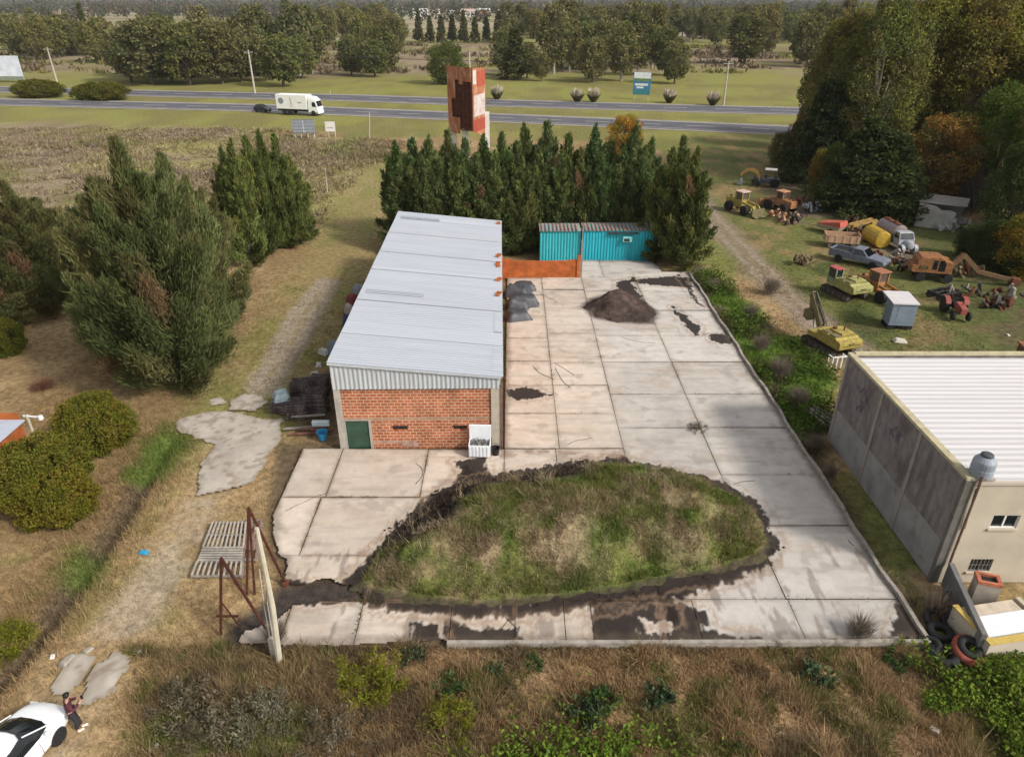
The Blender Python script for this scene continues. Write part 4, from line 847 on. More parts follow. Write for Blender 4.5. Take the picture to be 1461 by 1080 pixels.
FARE = [(K_PINE,470,66,12,1.0),(K_EUC,495,62,8,1.0),(K_PINE,520,64,18,1.0),(K_EUC,545,60,8,1.0),(K_PINE,572,64,26,.8)]+[(K_CON,598+16*i,60+(i % 3),17+(i*7 % 9),.95) for i in range(8)]+[(K_EUC,722,62,6,1.1),(K_EUC,742,60,8,1.1),(K_PINE,765,62,14,1.0),(K_EUC,822,56,4,1.1),(K_EUC,850,58,10,1.0),(K_EUC,905,56,2,1.0),(K_EUC,940,58,8,1.0),(K_EUC,960,56,6,1.0),(K_PINE,1100,60,18,1.0),(K_PINE,1125,62,22,1.0),(K_PINE,1145,60,20,1.0),(K_EUC,1165,58,8,1.1)]+[(K_PINE if i % 3 else K_EUC, 745+15*i+(i*7 % 6), 50+(i*5 % 9), 6+(i*11 % 12), 1.1) for i in range(28)]+[(K_PINE,440+22*i,46+(i*5 % 8),8+(i*7 % 9),1.1) for i in range(6)]
def ordnoun(i, n, noun):
    if n == 1: return ''
    if i <= (n-1)//2: w_ = ORDW[i] if i < 12 else 'middle'
    else: w_ = (ORDW[n-1-i] if n-1-i < 12 else 'middle').replace('left', 'right')
    p_ = w_.split(' ', 1); return ', '+p_[0]+' '+noun+(' '+p_[1] if len(p_) > 1 else '')
def farset(L, where, group):
    L = sorted(L, key=lambda q: q[1]); kinds = {}
    for q in L: kinds.setdefault(id(q[0]), []).append(q)
    nm = {id(K_PINE): ('pine_tree','dark spreading pine','pine'), id(K_EUC): ('gum_tree','tall loose gum tree','gum'), id(K_CON): ('conifer_tree','dark narrow conifer','conifer'), id(K_GRN): ('leafy_tree','low rounded green tree','tree')}
    H0 = {id(K_PINE):15, id(K_EUC):18, id(K_CON):13, id(K_GRN):11}
    for k, qs in kinds.items():
        for i, (kd, px, py, ty, s_) in enumerate(qs):
            x, Y = P(px, py); h = Zat(px, ty, Y); f = h/H0[k]; br = rnd.uniform(.85, 1.15)
            tree(kd, nm[k][0], f'{nm[k][1]} {where}{ordnoun(i, len(qs), nm[k][2])}', 'tree', x, Y, s_*(.5+.5*f), f, (br*rnd.uniform(.95, 1.15), br, br*rnd.uniform(.85, 1.1)), group)
farset(FARA, 'in the stand above the white lorry', 'trees of the stand above the white truck')
farset(FARB, 'around the two roadside billboards', 'trees around the two billboards')
farset(FARC, 'at the far left edge', 'trees at the far left')
farset(FARD, 'in the pasture left of the forest', 'trees of the far pasture')
farset(FARE, 'in the far row behind the pasture', 'trees of the far row')
for (px, py, ty, lb) in ((322,100,12,'pale bare poplar rising over the dense stand, left one'),(415,92,28,'pale bare poplar rising over the dense stand, right one')):
    x, Y = P(px, py); tree(K_BARE, 'bare_poplar', lb, 'tree', x, Y, 1.2, Zat(px, ty, Y)/12, (1,1,1), 'bare poplars in the stand')
# roadside bushes, pampas grass
for (px, py, s_, lb) in ((58,139,1.55,'large rounded bush on the median, left one'),(146,143,1.7,'large rounded bush on the median, right one')):
    x, Y = P(px, py); o = tree(K_BUSH, 'bush', lb, 'bush', x, Y, 1.3, 1.15, (.8,.85,1), 'bushes on the highway median', rz=0); o.scale.x = s_*1.35
def pampas(k):
    rs = np.random.RandomState(560+k); n = 420; a = rs.uniform(0, 2*pi, n); B = np.stack([np.cos(a)*.4*rs.random(n), np.sin(a)*.4*rs.random(n), 0*a], 1); D = np.stack([np.cos(a)*.6, np.sin(a)*.6, .9+0*a], 1)
    B2 = np.stack([np.cos(a[:90])*1.0*rs.random(90), np.sin(a[:90])*1.0*rs.random(90), 1.0+rs.random(90)*.7], 1); D2 = np.stack([np.cos(a[:90])*.25, np.sin(a[:90])*.25, 1+0*a[:90]], 1)
    m = cloud(f'pampas_{k}', np.concatenate([B, B2]), np.concatenate([D, D2]), np.concatenate([rs.uniform(1, 2.3, n), rs.uniform(.9, 1.4, 90)]), np.concatenate([.1+0*a, .26+0*a[:90]]), np.concatenate([jit(rs, n, (.13,.125,.06), .2), jit(rs, 90, (.5,.44,.34), .12, .03)]), rs=rs)
    mb = MB(); mb.cyl((0,0,0), (0,0,.6), .25, .15, 6); return m, mb
K_PAM = Kind(pampas, BARK, 2)
PAM = [(709,143),(824,147),(847,147),(956,148),(1018,152)]
for i, (px, py) in enumerate(PAM):
    x, Y = P(px, py); tree(K_PAM, 'pampas_grass', f'pampas grass tuft with pale plumes beyond the highway, {ordn(i, len(PAM))}', 'grass tuft', x, Y+1, 1.25, 1.2, group='pampas grass tufts beyond the highway')
# far woods: one mass towards the horizon
rs = np.random.RandomState(77); Bs, Ls, Cs = [], [], []
for k in range(9000):
    Y = 480+3200*rs.random()**1.7; x = rs.uniform(-1, 1)*Y*.85
    if fbm(np.array([x]), np.array([Y*2.2]), 170, 401)[0] < (.50 if x < 30 else .44) and Y < 1300: continue
    if -130 < x < 12 and Y < 820: continue
    if x < -150 and Y < 640: continue
    h = rs.uniform(8, 17)*(1.0 if Y < 1500 else 1.3); n = 26 if Y < 1200 else 12; r = rs.uniform(3, 7)*(1 if Y < 1200 else 2)
    v = unit(rs.normal(size=(n, 3))); Bs.append(np.array([x, Y, h*.52])+v*np.array([r, r, h*.5])*rs.uniform(.4, 1, (n, 1))); Ls.append(np.full(n, 3.2 if Y < 1200 else 6)); b = np.array([(.075,.075,.042),(.06,.066,.04),(.11,.085,.055)][rs.randint(3)]); Cs.append(jit(rs, n, b, .25, .06))
B = np.concatenate(Bs); L = np.concatenate(Ls)
o = cloud('far_woods', B, rs.normal(size=B.shape), L, L*.7, np.concatenate(Cs), parent=None, rs=rs); tag(o, 'hazy woods stretching to the horizon', None, None, 'stuff')

# ------------------------------------------------------------------ scrub, weeds and grass that nobody could count
rs = np.random.RandomState(91)
def scatter(n, x0, x1, y0, y1, dens):
    X = rs.uniform(x0, x1, n); Y = rs.uniform(y0, y1, n); k = rs.random(n) < dens(X, Y); return X[k], Y[k]
def clear(X, Y):                                          # 0 on concrete and buildings
    d = np.maximum(sdpoly(X, Y, YARD), ((X > WX0-.2) & (X < WX1+.2) & (Y > WY0-.2) & (Y < WY1))*1.0-.5)
    d = np.maximum(d, ((X > 17.7) & (Y > 22.3) & (Y < 34.5))*1.0-.5)
    return (d < -.05)*1.0
APR = PP([(250,600),(300,590),(345,592),(400,600),(404,632),(388,650),(368,690),(330,705),(280,712),(282,680),(300,640),(262,622)]); STR1 = PP([(62,990),(110,938),(145,930),(140,950),(100,997),(80,1005)]); STR2 = PP([(105,1015),(140,948),(170,930),(192,936),(190,962),(160,992)])
def apron(X, Y): return ((sdpoly(X, Y, APR) < .1) & (sdpoly(X, Y, STR1) < 0) & (sdpoly(X, Y, STR2) < 0))*1.0
X, Y = scatter(330000, -15, 24, 12.5, 19.3, lambda X, Y: clear(X, Y)*apron(X, Y)*sst(X+.6*(Y-16), -13.8, -12)*(.25+.75*sst(fbm(X, Y, 1.2, 601), .36, .52)))
h = .1+.75*fbm(X, Y, 1.0, 603)**2*rs.uniform(.4, 1.3, len(X)); c = gcol(X, Y)*rs.uniform(.7, 1.6, (len(X), 1)); st_ = rs.random(len(X)) < .3; c[st_] = c[st_]*.35+np.array((.36,.27,.16))*.65*rs.uniform(.7, 1.2, (st_.sum(), 1)); gk = sst(fbm(X, Y, .7, 605)*.6+fbm(X, Y, 3, 606)*.4, .52, .6)*(rs.random(len(X)) < .75); c = mixc(c, (.12,.15,.035), gk*.8); bk = sst(fbm(X, Y, .9, 607), .56, .66); c = mixc(c, (.10,.075,.05), bk*.6)
o = blades('weeds', X, Y, gz(X, Y)-.02, h, rs.uniform(.015, .05, len(X)), c, .7); tag(o, 'dry tangled weeds and grass in front of the yard', None, None, 'stuff')
X, Y = scatter(240000, -30, -9, 13, 60, lambda X, Y: clear(X, Y)*apron(X, Y)*(1-sst(Y, 25, 60)*.5)*(.22+.78*sst(fbm(X, Y, 1.1, 611)+.25*np.exp(-((sdline(X, Y, DITCH)-.8)/1.3)**2), .45, .6))*(.35+.65*sst(sdline(X, Y, LTRK), .6, 2)))
h = (.05+.22*rs.random(len(X))**2)*(1+1.2*np.exp(-((sdline(X, Y, DITCH)-.9)/1.2)**2)); c = gcol(X, Y)*rs.uniform(.85, 1.5, (len(X), 1))
o = blades('grass', X, Y, gz(X, Y)-.02, h, rs.uniform(.015, .05, len(X)), c, .6); tag(o, 'short dry grass along the left track', None, None, 'stuff')
X, Y = scatter(130000, 15.5, 34, 18, 64, lambda X, Y: clear(X, Y)*(sst(sdpoly(X, Y, RSTRIP), -.4, .6)+.25*(Y > 40))*(.25+.75*sst(fbm(X, Y, 1.3, 621), .42, .55))*(1-.85*((Y < 32) & (X < 18))))
h = .1+.55*fbm(X, Y, 1.4, 623)**1.5*rs.uniform(.4, 1.3, len(X))*(sdpoly(X, Y, RSTRIP) > -.5)+.08*rs.random(len(X)); c = gcol(X, Y)*rs.uniform(.8, 1.7, (len(X), 1))
o = blades('rank_weeds', X, Y, gz(X, Y)-.02, h, rs.uniform(.03, .09, len(X)), c, .6); tag(o, 'rank green weeds outside the long kerb', None, None, 'stuff')
mx = [p[0] for p in MOUND]; my = [p[1] for p in MOUND]
X, Y = scatter(230000, min(mx), max(mx), min(my), max(my), lambda X, Y: (sdpoly(X, Y, MOUND) > .28)*(.2+.8*sst(fbm(X, Y, .9, 631), .36, .54)))
mc_ = moundcol(X, Y); soil = mc_.sum(1) < .19; kk = ~(soil & (rs.random(len(X)) < .93)); X, Y, mc_ = X[kk], Y[kk], mc_[kk]
h = .06+.5*fbm(X, Y, .7, 633)**1.6*rs.uniform(.4, 1.3, len(X)); c = mc_*rs.uniform(.8, 1.8, (len(X), 1))
o = blades('mound_grass', X, Y, (.07+mound_z(X, Y, MOUND, 1.7, 3.2, MSEED, .3)-.03), h, rs.uniform(.015, .045, len(X)), c, .7); tag(o, 'green and straw coloured grass growing on the earth mound', None, None, 'stuff')
jx, jy = [], []
for (a, b, c_, d_) in PANELS:
    for (x0, y0, x1, y1) in ((a, c_, b, c_), (a, c_, a, d_)):
        n_ = int((abs(x1-x0)+abs(y1-y0))*90); t = rs.random(n_); jx.append(x0+(x1-x0)*t); jy.append(y0+(y1-y0)*t)
X = np.concatenate(jx); Y = np.concatenate(jy); k = (rs.random(len(X)) < sst(fbm(X, Y, 1.2, 681), .47, .68)*(.25+.75*(X < 0))*1.3) & (sdpoly(X, Y, YARD) > -.3) & (sdpoly(X, Y, MOUND) < -.2); X = X[k]+rs.normal(0, .035, k.sum()); Y = Y[k]+rs.normal(0, .035, k.sum())
c = np.array([(.2,.13,.075),(.12,.1,.04),(.08,.06,.04),(.1,.12,.03)])[rs.randint(4, size=len(X))]
o = blades('joint_weeds', X, Y, np.full(len(X), .06), rs.uniform(.05, .14, len(X)), rs.uniform(.02, .05, len(X)), c, .9); tag(o, 'small dry weeds growing in the slab joints', None, None, 'stuff')
X, Y = scatter(60000, -12, 17, 18.9, 62, lambda X, Y: np.exp(-((sdpoly(X, Y, YARD)+.1)/.28)**2)*sst(fbm(X, Y, .9, 683), .4, .58)*clear(X, Y+.0)+0*X)
o = blades('edge_grass', X, Y, np.full(len(X), .0), rs.uniform(.1, .32, len(X)), rs.uniform(.02, .05, len(X)), gcol(X, Y)*.4+np.array((.15,.12,.06))*.6*rs.uniform(.7, 1.4, (len(X), 1)), .7); tag(o, 'grass straggling along the yard edge', None, None, 'stuff')
X, Y = scatter(26000, min(mx), max(mx), min(my), max(my), lambda X, Y: (sdpoly(X, Y, MOUND) > .4)*sst(fbm(X, Y, .8, 635), .5, .62))
o = blades('straw_stalks', X, Y, .04+mound_z(X, Y, MOUND, 1.7, 3.2, MSEED, .3), rs.uniform(.15, .5, len(X)), rs.uniform(.015, .03, len(X)), jit(rs, len(X), (.34,.27,.17), .3, .05), .9); tag(o, 'dry straw stalks standing in the mound grass', None, None, 'stuff')
X, Y = scatter(160000, -9, 15, 19.5, 33, lambda X, Y: np.exp(-((sdpoly(X, Y, MOUND)+.2)/.2)**2)*sst(fbm(X, Y, .8, 691), .5, .66)*(.08+.5*((X < 4) & (Y > 26)))); X2, Y2 = scatter(24000, -8, 6, 24, 32, lambda X, Y: (moundcol(X, Y).sum(1) < .15)*(sdpoly(X, Y, MOUND) > 0)*.6)
X = np.concatenate([X, X2]); Y = np.concatenate([Y, Y2]); zz_ = np.maximum(.1, .07+mound_z(X, Y, MOUND, 1.7, 3.2, MSEED, .3)); n = len(X)
B = np.stack([X, Y, zz_], 1); L = rs.uniform(.04, .16, n)*rs.uniform(.6, 1.3, n); D = rs.normal(size=(n, 3))*np.array([1, 1, .3])+np.array([0, 0, .25])
o = cloud('soil_clods', B, D, L, L*.8, jit(rs, n, (.055,.04,.033), .5, .08), parent=None, rs=rs, m=BLADE); tag(o, 'loose dark soil clods round the earth mound', None, None, 'stuff')
# broad leaves: lush patches front right, front middle and right strip
def leaves(name, X, Y, zmax, ls, col, label):
    n = len(X); B = np.stack([X, Y, gz(X, Y)+rs.random(n)*zmax*(.4+fbm(X, Y, 1.0, 641))], 1); D = rs.normal(size=(n, 3))*np.array([1, 1, .5])+np.array([0, 0, .35]); L = ls*rs.uniform(.6, 1.4, n)
    o = cloud(name, B, D, L, L*.6, jit(rs, n, col, .35, .12), m=BLADE, parent=None, rs=rs); tag(o, label, None, None, 'stuff')
X, Y = scatter(52000, 13, 25, 12.5, 20.5, lambda X, Y: clear(X, Y)*((X-17.2)**2+(Y-20.6)**2 > 3.2)*sst(X+(fbm(X, Y, 1.5, 651)-.5)*5+.25*(Y-16), 15.2, 16.4)*sst(fbm(X, Y, .8, 652), .4, .5)); leaves('leafy_weeds', X, Y, .55, .15, (.115,.165,.025), 'bright green leafy weeds in the front right corner')
X, Y = scatter(26000, -3, 7, 12.8, 18, lambda X, Y: np.exp(-((X-2.0)/2.6)**2-((Y-14.0)/1.5)**2)*1.6*sst(fbm(X, Y, .7, 653), .45, .53)); leaves('leafy_weeds', X, Y, .5, .14, (.12,.18,.025), 'green leafy weeds at the bottom middle')
X, Y = scatter(42000, 16.2, 30, 33, 62, lambda X, Y: clear(X, Y)*sst(sdpoly(X, Y, RSTRIP), -.3, .3)*sst(fbm(X, Y, 2.2, 654), .48, .56)); leaves('leafy_weeds', X, Y, .9, .2, (.075,.115,.022), 'lush leafy weeds between the kerb and the dirt road')
# scrub of the left field
X, Y = scatter(60000, -120, -6, 58, 142, lambda X, Y: (sdpoly(X, Y, FIELD) > -2)*(.12+.88*sst(fbm(X, Y, 4, 661)*.5+fbm(X, Y, 14, 664)*.5, .47, .58))*(sdline(X, Y, TRACK) > 3.6))
n = len(X); B = np.stack([X, Y, gz(X, Y)+.0], 1); B = np.repeat(B, 6, 0)+rs.normal(0, 1, (6*n, 3))*np.array([.35, .35, .0]); D = rs.normal(size=(6*n, 3))*np.array([.8, .8, .2])+np.array([0, 0, .8])
hh = np.repeat(.3+1.1*fbm(X, Y, 3, 663)**1.5, 6)*rs.uniform(.5, 1.2, 6*n); pal_ = np.array([(.27,.2,.16),(.25,.19,.12),(.2,.19,.07),(.32,.26,.18),(.19,.14,.12)])[rs.randint(5, size=n)]
c = np.repeat((gcol(X, Y)*.6+pal_*.5)*rs.uniform(.8, 1.35, (n, 1)), 6, 0)
o = cloud('scrub', B, D, hh, .16*np.ones(6*n), c, parent=None, rs=rs, m=BLADE); tag(o, 'brown scrub and tall weeds of the old field', None, None, 'stuff')
X, Y = scatter(9000, -230, 200, 255, 430, lambda X, Y: sst(fbm(X, Y, 22, 671), .5, .62)*(1-((X > 20) & (X < 60) & (Y < 262))))
n = len(X); B = np.repeat(np.stack([X, Y, 0*X], 1), 6, 0)+rs.normal(0, .9, (6*n, 3))*np.array([1, 1, 0]); D = rs.normal(size=(6*n, 3))+np.array([0, 0, 1.2])
o = cloud('far_scrub', B, D, rs.uniform(.8, 2.6, 6*n), .9*np.ones(6*n), np.repeat(gcol(X, Y)*rs.uniform(.55, 1.1, (n, 1)), 6, 0), parent=None, rs=rs, m=BLADE); tag(o, 'low brown scrub of the far pasture', None, None, 'stuff')
# countable shrubs
def leafclump(k, col, h=.6, r=.5, n=220, ls=.22):
    q = np.random.RandomState(700+k); a = q.uniform(0, 2*pi, n); e = q.uniform(.2, 1.3, n); B = np.stack([np.cos(a)*r*.3*q.random(n), np.sin(a)*r*.3*q.random(n), h*q.random(n)*.5], 1); D = np.stack([np.cos(a)*np.cos(e), np.sin(a)*np.cos(e), np.sin(e)], 1)
    return cloud(f'rosette_{k}', B, D, q.uniform(.5, 1.2, n)*r, ls*q.uniform(.5, 1, n), jit(q, n, col, .3, .1), rs=q)
def leafbush(k, H, Rm, ncl, per, ls, c1, c2):
    q = np.random.RandomState(720+k); B, D, L, C = [], [], [], []
    for i in range(ncl):
        a = q.uniform(0, 6.28); r = Rm*math.sqrt(q.random()); hh = H*(.35+.75*q.random())*(1-.45*(r/Rm)**2); n = int(per*q.uniform(.4, 1.4)); t = q.random(n)**.7
        top = np.array([cos(a)*r*1.15, sin(a)*r*1.15, hh]); b_ = np.array([cos(a)*r*.7, sin(a)*r*.7, 0]); p = b_+(top-b_)*t[:, None]+q.normal(0, .09, (n, 3))*np.array([1, 1, .5])
        B.append(p); D.append(q.normal(0, .6, (n, 3))+np.array([cos(a)*.3, sin(a)*.3, .6])); L.append(ls*q.uniform(.5, 1.6, n)); base = np.array(c1 if q.random() < .6 else c2)*q.uniform(.7, 1.25); C.append(jit(q, n, base, .25, .06))
    L = np.concatenate(L); return cloud(f'low_bush_{k}', np.concatenate(B), np.concatenate(D), L, L*(.28 if ls < .15 else .5), np.concatenate(C), rs=q)
TH = [leafbush(0, .5, .55, 16, 30, .17, (.06,.09,.045), (.10,.12,.06)), leafbush(1, .5, .5, 14, 30, .16, (.055,.10,.03), (.09,.12,.04))]
BU = [leafbush(5, 1.0, 1.1, 60, 90, .12, (.22,.22,.03), (.27,.22,.05)), leafbush(6, .8, 1.2, 60, 70, .12, (.19,.155,.085), (.26,.21,.13)), leafbush(7, .75, 1.1, 60, 70, .11, (.26,.24,.16), (.2,.2,.10))]
THP = [(762,950),(1165,965),(705,958),(640,985),(590,938),(860,1008),(935,1005),(838,1030),(1045,1062),(1280,945)]
THP.sort()
for i, (px, py) in enumerate(THP):
    o = bpy.data.objects.new('thistle_plant', TH[i % 2]); COL.objects.link(o); x, y = P(px, py); o.location = (x, y, float(gz(np.array([x]), np.array([y]))[0])); s_ = rnd.uniform(.6, 1.1); o.scale = (s_, s_, s_); o.rotation_euler.z = rnd.random()*6
    tag(o, f'dark bluish green thistle in the weeds before the yard, {ordn(i, len(THP))}', 'plant', 'thistles in the front weeds')
BU = [leafbush(5, 1.1, 1.0, 34, 110, .11, (.15,.16,.02), (.2,.185,.03)), leafbush(6, 1.0, 1.0, 34, 90, .10, (.13,.11,.07), (.19,.16,.11)), leafbush(7, .9, .9, 34, 90, .10, (.19,.175,.12), (.15,.15,.09))]
for (px, py, k, s_, lb) in ((530,975,0,1.25,'yellow green shrub in the weeds in front of the yard'),(310,1050,1,1.4,'greyish brown shrub in the lower left weeds, left of two'),(375,1040,2,1.3,'pale grey green shrub in the lower left weeds, right of two'),(265,1012,1,1.1,'small brown shrub above the pale shrubs, nearest the wheel strips'),(480,1060,1,1.2,'brown shrub at the bottom edge below the yellow shrub'),(8,930,0,1.1,'bright lime green shrub at the left edge beside the ditch'),(640,1040,0,.9,'lime shrub at the bottom left of the leafy patch'),(995,614,1,.55,'small brown weed growing in a yard joint')):
    o = bpy.data.objects.new('shrub', BU[k]); COL.objects.link(o); x, y = P(px, py); o.location = (x, y, .05); o.scale = (s_, s_, s_*.8); o.rotation_euler.z = rnd.random()*6; tag(o, lb, 'shrub', 'shrubs near the front of the yard')
SH = [(1090,420,1.0),(1075,500,.8),(1100,540,1.0),(1125,580,.9),(1010,415,.7),(1060,455,.8),(1150,640,.6),(1170,680,.5)]
SH.sort()
for i, (px, py, s_) in enumerate(SH):
    x, y = P(px, py); tree(K_SCR, 'bare_bush', f'grey brown leafless bush outside the long kerb, {ordn(i, len(SH))}', 'bush', x+.5, y, s_*.42, s_*.42, (1,1,1), 'leafless bushes outside the kerb')
for (px, py, s_, lb) in ((1335,878,.34,'leafless tangled scrub growing over the tyre pile'),(1225,908,.3,'small leafless plant in the front corner of the yard'),(700,745,.3,'dead twiggy branches on top of the earth mound'),(395,915,.28,'leafless weed at the foot of the leaning pole'),(742,425,.22,'dry weeds beside the grey tarpaulins')):
    x, y = P(px, py); tree(K_SCR, 'bare_bush', lb, 'bush', x, y, s_, s_, (.9,.85,.85) if px > 1300 else (1,1,1))
# ------------------------------------------------------------------ vehicles and machines
def wheel(par, x, y, z, r, wd, m=None, name='wheel', rimc=None):
    mb = MB(); mb.lathe([(r*.55,-wd/2),(r*.93,-wd/2),(r,-wd*.36),(r,wd*.36),(r*.93,wd/2),(r*.55,wd/2)], (x, y, z), 18, 'y'); t = mb.build(name, m or BLACK, par)
    mb = MB(); mb.lathe([(.02,-wd*.40),(r*.3,-wd*.44),(r*.53,-wd*.36),(r*.545,0),(r*.53,wd*.36),(r*.3,wd*.44),(.02,wd*.40)], (x, y, z), 14, 'y'); mb.build('rim', rimc or mat('rim_grey', (.25,.25,.25), .5, .2), t); return t
def orient(a, b):
    A = Vector(P(*a)); B = Vector(P(*b)); d = B-A; c = (A+B)/2; return (c.x, c.y, 0), math.atan2(d.y, d.x), d.length
YEL = mat('worn_yellow', (.34,.275,.065), .7, .3, 2.5, col2=(.17,.10,.05), amt=.43, sc2=4)  # machine paints: real wear, with the yard's shade put into the colour
LIM = mat('faded_lime_yellow', (.30,.29,.10), .7, .3, 2.5, col2=(.17,.14,.07), amt=.42, sc2=4)
ORA = mat('faded_orange', (.27,.115,.04), .75, .3, 2.5, col2=(.12,.065,.045), amt=.45, sc2=4)
OLV = mat('olive_steel', (.16,.135,.065), .75, .3, 3, col2=(.09,.06,.04), amt=.4, sc2=3)
REDM = mat('faded_red', (.26,.065,.05), .6, .25, 2, col2=(.18,.06,.04), amt=.35, sc2=3)
def prof(m_, name, par, pts, y0, y1, bevel=.03): return MB().prism(pts, y0, y1, 'y').build(name, m_, par, bevel=bevel)
def tracks(t, L, gap, h=.8, wd=.5):
    for s_ in (-1, 1):
        y = s_*gap/2; pts = []
        for k in range(9): a = -pi/2+pi*k/8; pts.append((L/2-h/2+cos(a)*h/2, h/2+sin(a)*h/2))
        for k in range(9): a = pi/2+pi*k/8; pts.append((-L/2+h/2+cos(a)*h/2, h/2+sin(a)*h/2))
        tr = MB().prism(pts, y-wd/2, y+wd/2, 'y').build('track', mat('track_steel', (.06,.05,.045), .8, .4, 6), t)
        mb = MB()
        for k in range(int(L/.22)):
            x = -L/2+.25+k*.22
            if x < L/2-.25: mb.box(x, x+.09, y-wd/2-.01, y+wd/2+.01, h+.003, h+.035)
        mb.build('track_shoe', DARK, tr)
        mb = MB()
        for k in range(5): x = -L/2+h/2+(L-h)*k/4; mb.cyl((x, y-wd/2-.03, h/2), (x, y+wd/2+.03, h/2), h*.3, n=12)
        mb.build('roller', mat('roller_rust', (.12,.09,.07), .8, .3), tr)
def excavator(label, loc, rz, body, cabm, boom=None, cabroof=None, L=4.2, decal=True):
    t = thing('excavator', label, 'excavator', loc, rz, 'old diggers in the machine yard'); t.scale = (.76,)*3; tracks(t, L, 2.3)
    MB().box(-.9, .9, -.9, .9, .5, .95).build('undercarriage', DARK, t)
    pts = [(-2.2,1.05),(-2.2,1.9),(-2.0,2.05),(.35,2.05),(.35,1.55),(1.6,1.45),(1.6,1.05)]
    prof(body, 'upper_body', t, pts, -1.25, 1.25, .05)
    cwt = prof(body, 'counterweight', t, [(-2.65,1.1),(-2.75,1.3),(-2.7,1.85),(-2.203,1.95),(-2.203,1.0)], -1.28, 1.28, .08)
    if decal:
        mb = MB()
        for k in range(9): mb.box(-2.77, -2.752, -.95+k*.22, -.82+k*.22, 1.45, 1.53)
        mb.box(-2.77, -2.752, -.3, .35, 1.6, 1.68); mb.build('lettering', DARK, cwt)
    mb = MB(); mb.box(-1.9, -.3, -.9, .5, 2.052, 2.32); mb.build('engine_cover', body, t, bevel=.05)
    mb = MB(); mb.cyl((-1.2, -.3, 2.3), (-1.2, -.3, 2.75), .07); mb.cyl((-.6,.2,2.3),(-.6,.2,2.5),.2); mb.build('exhaust', RUST, t)
    if cabm:
        mb = MB()
        for x in (.38, 1.55):
            for y in (.35, 1.2): mb.box(x-.05, x+.05, y-.05, y+.05, 1.45, 2.88)
        mb.box(.33, 1.6, .3, 1.25, 1.452, 1.85); cb = mb.build('cab', cabm, t)
        MB().box(.42, 1.5, .36, 1.18, 1.853, 2.85).build('window', GLASS, cb); MB().box(.28, 1.66, .25, 1.3, 2.883, 3.0).build('roof', cabroof or cabm, cb, bevel=.03)
    mb = MB(); mb.box(-1.9,-1.2,.52,1.2,2.053,2.2); mb.box(-.9,-.1,.6,1.15,2.053,2.16); [mb.box(-1.8+.12*k,-1.74+.12*k,-1.262,-1.252,1.5,1.9) for k in range(6)]; [mb.cyl((-1.9+k*.9,-1.2,2.05),(-1.9+k*.9,-1.2,2.4),.025,n=5) for k in range(3)]; mb.cyl((-1.9,-1.2,2.4),(-.1,-1.2,2.4),.025,n=5); mb.build('hatch', OLV, t)
    if boom:
        mb = MB()
        for o_ in (-.15,.0,.15): mb.tube([(.9,o_,2.1),(1.7,o_,3.0),(2.6,o_,4.0),(3.0,o_,4.5),(3.2,o_,4.1)], .04, 5)
        mb.build('hose', BLACK, t)
        A, B, C, D = boom; m_ = OLV
        mb = MB()
        for s_ in (-.22, .22): mb.beam((A[0], s_, A[1]), (B[0], s_, B[1]), .12, .55)
        mb.beam((A[0], 0, A[1]+.2), (B[0], 0, B[1]+.2), .4, .1); mb.build('boom', m_, t)
        mb = MB(); mb.beam((B[0], 0, B[1]), (C[0], 0, C[1]), .34, .42); mb.build('stick', m_, t)
        mb = MB(); mb.prism([(C[0]-.5,C[1]),(C[0]+.45,C[1]+.1),(C[0]+.55,C[1]-.7),(C[0]-.1,C[1]-.95),(C[0]-.6,C[1]-.6)], -.5, .5, 'y'); mb.build('bucket', m_, t)
        mb = MB(); a = Vector((A[0]+.9, 0, A[1]-.5)); b = Vector((D[0], 0, D[1])); mb.cyl(a, a.lerp(b, .55), .11); mb.cyl(a.lerp(b, .5), b, .06); mb.build('hydraulic_ram', mat('ram_pale', (.5,.48,.44), .4), t)
    return t
excavator('lime yellow digger with red cab roof in the grass, boom missing, nearest the pickup', (*P(1203, 421), 0), R_(106), LIM, mat('pale_green_paint', (.2,.28,.16), .6, .3), None, mat('faded_red_roof', (.35,.08,.08), .7, .2))
excavator('yellow tracked digger with folded olive boom beside the white roofed hall', (*P(1180, 497), 0), R_(108), YEL, None, ((1.3,1.7),(3.2,4.3),(2.9,2.7),(2.6,2.6)))
t = excavator('orange wheeled digger with its long boom stretched to the right', (*P(1328, 398), 0), R_(-14), ORA, mat('orange_cab', (.36,.15,.05), .65, .25), None, None, 3.6, False)
for c in list(t.children):
    if c.name.startswith(('track', 'roller')) or c.name.startswith('undercarriage'):
        for g_ in list(c.children): bpy.data.objects.remove(g_)
        bpy.data.objects.remove(c)
for c in list(t.children):
    if c.name.startswith(('upper_body', 'engine_cover', 'exhaust', 'cab')):
        for g_ in list(c.children): bpy.data.objects.remove(g_)
        bpy.data.objects.remove(c)
MB().prism([(-2.2,1.05),(-2.2,2.5),(-1.8,2.85),(.3,2.9),(.9,2.5),(1.5,2.4),(1.6,1.05)], -1.2, 1.2, 'y').build('upper_body', ORA, t, bevel=.06)
MB().prism([(-.55,1.5),(-.55,2.6),(-.05,2.6),(-.05,1.5)], -1.215, 1.215, 'y').build('side_window', GLASS, t); MB().prism([(.1,1.35),(.1,2.6),(.55,2.6),(.8,2.2),(.8,1.35)], -1.215, 1.215, 'y').build('side_window', GLASS, t)
mb = MB(); [mb.box(-1.9+.2*k, -1.8+.2*k, -1.225, 1.225, 1.5, 1.9) for k in range(5)]; mb.build('vent', DARK, t)
MB().box(-1.9, 1.9, -.7, .7, .55, .98).build('undercarriage', DARK, t)
for x in (-1.5, 1.4):
    for y in (-1.0, 1.0): wheel(t, x, y, .52, .52, .42)
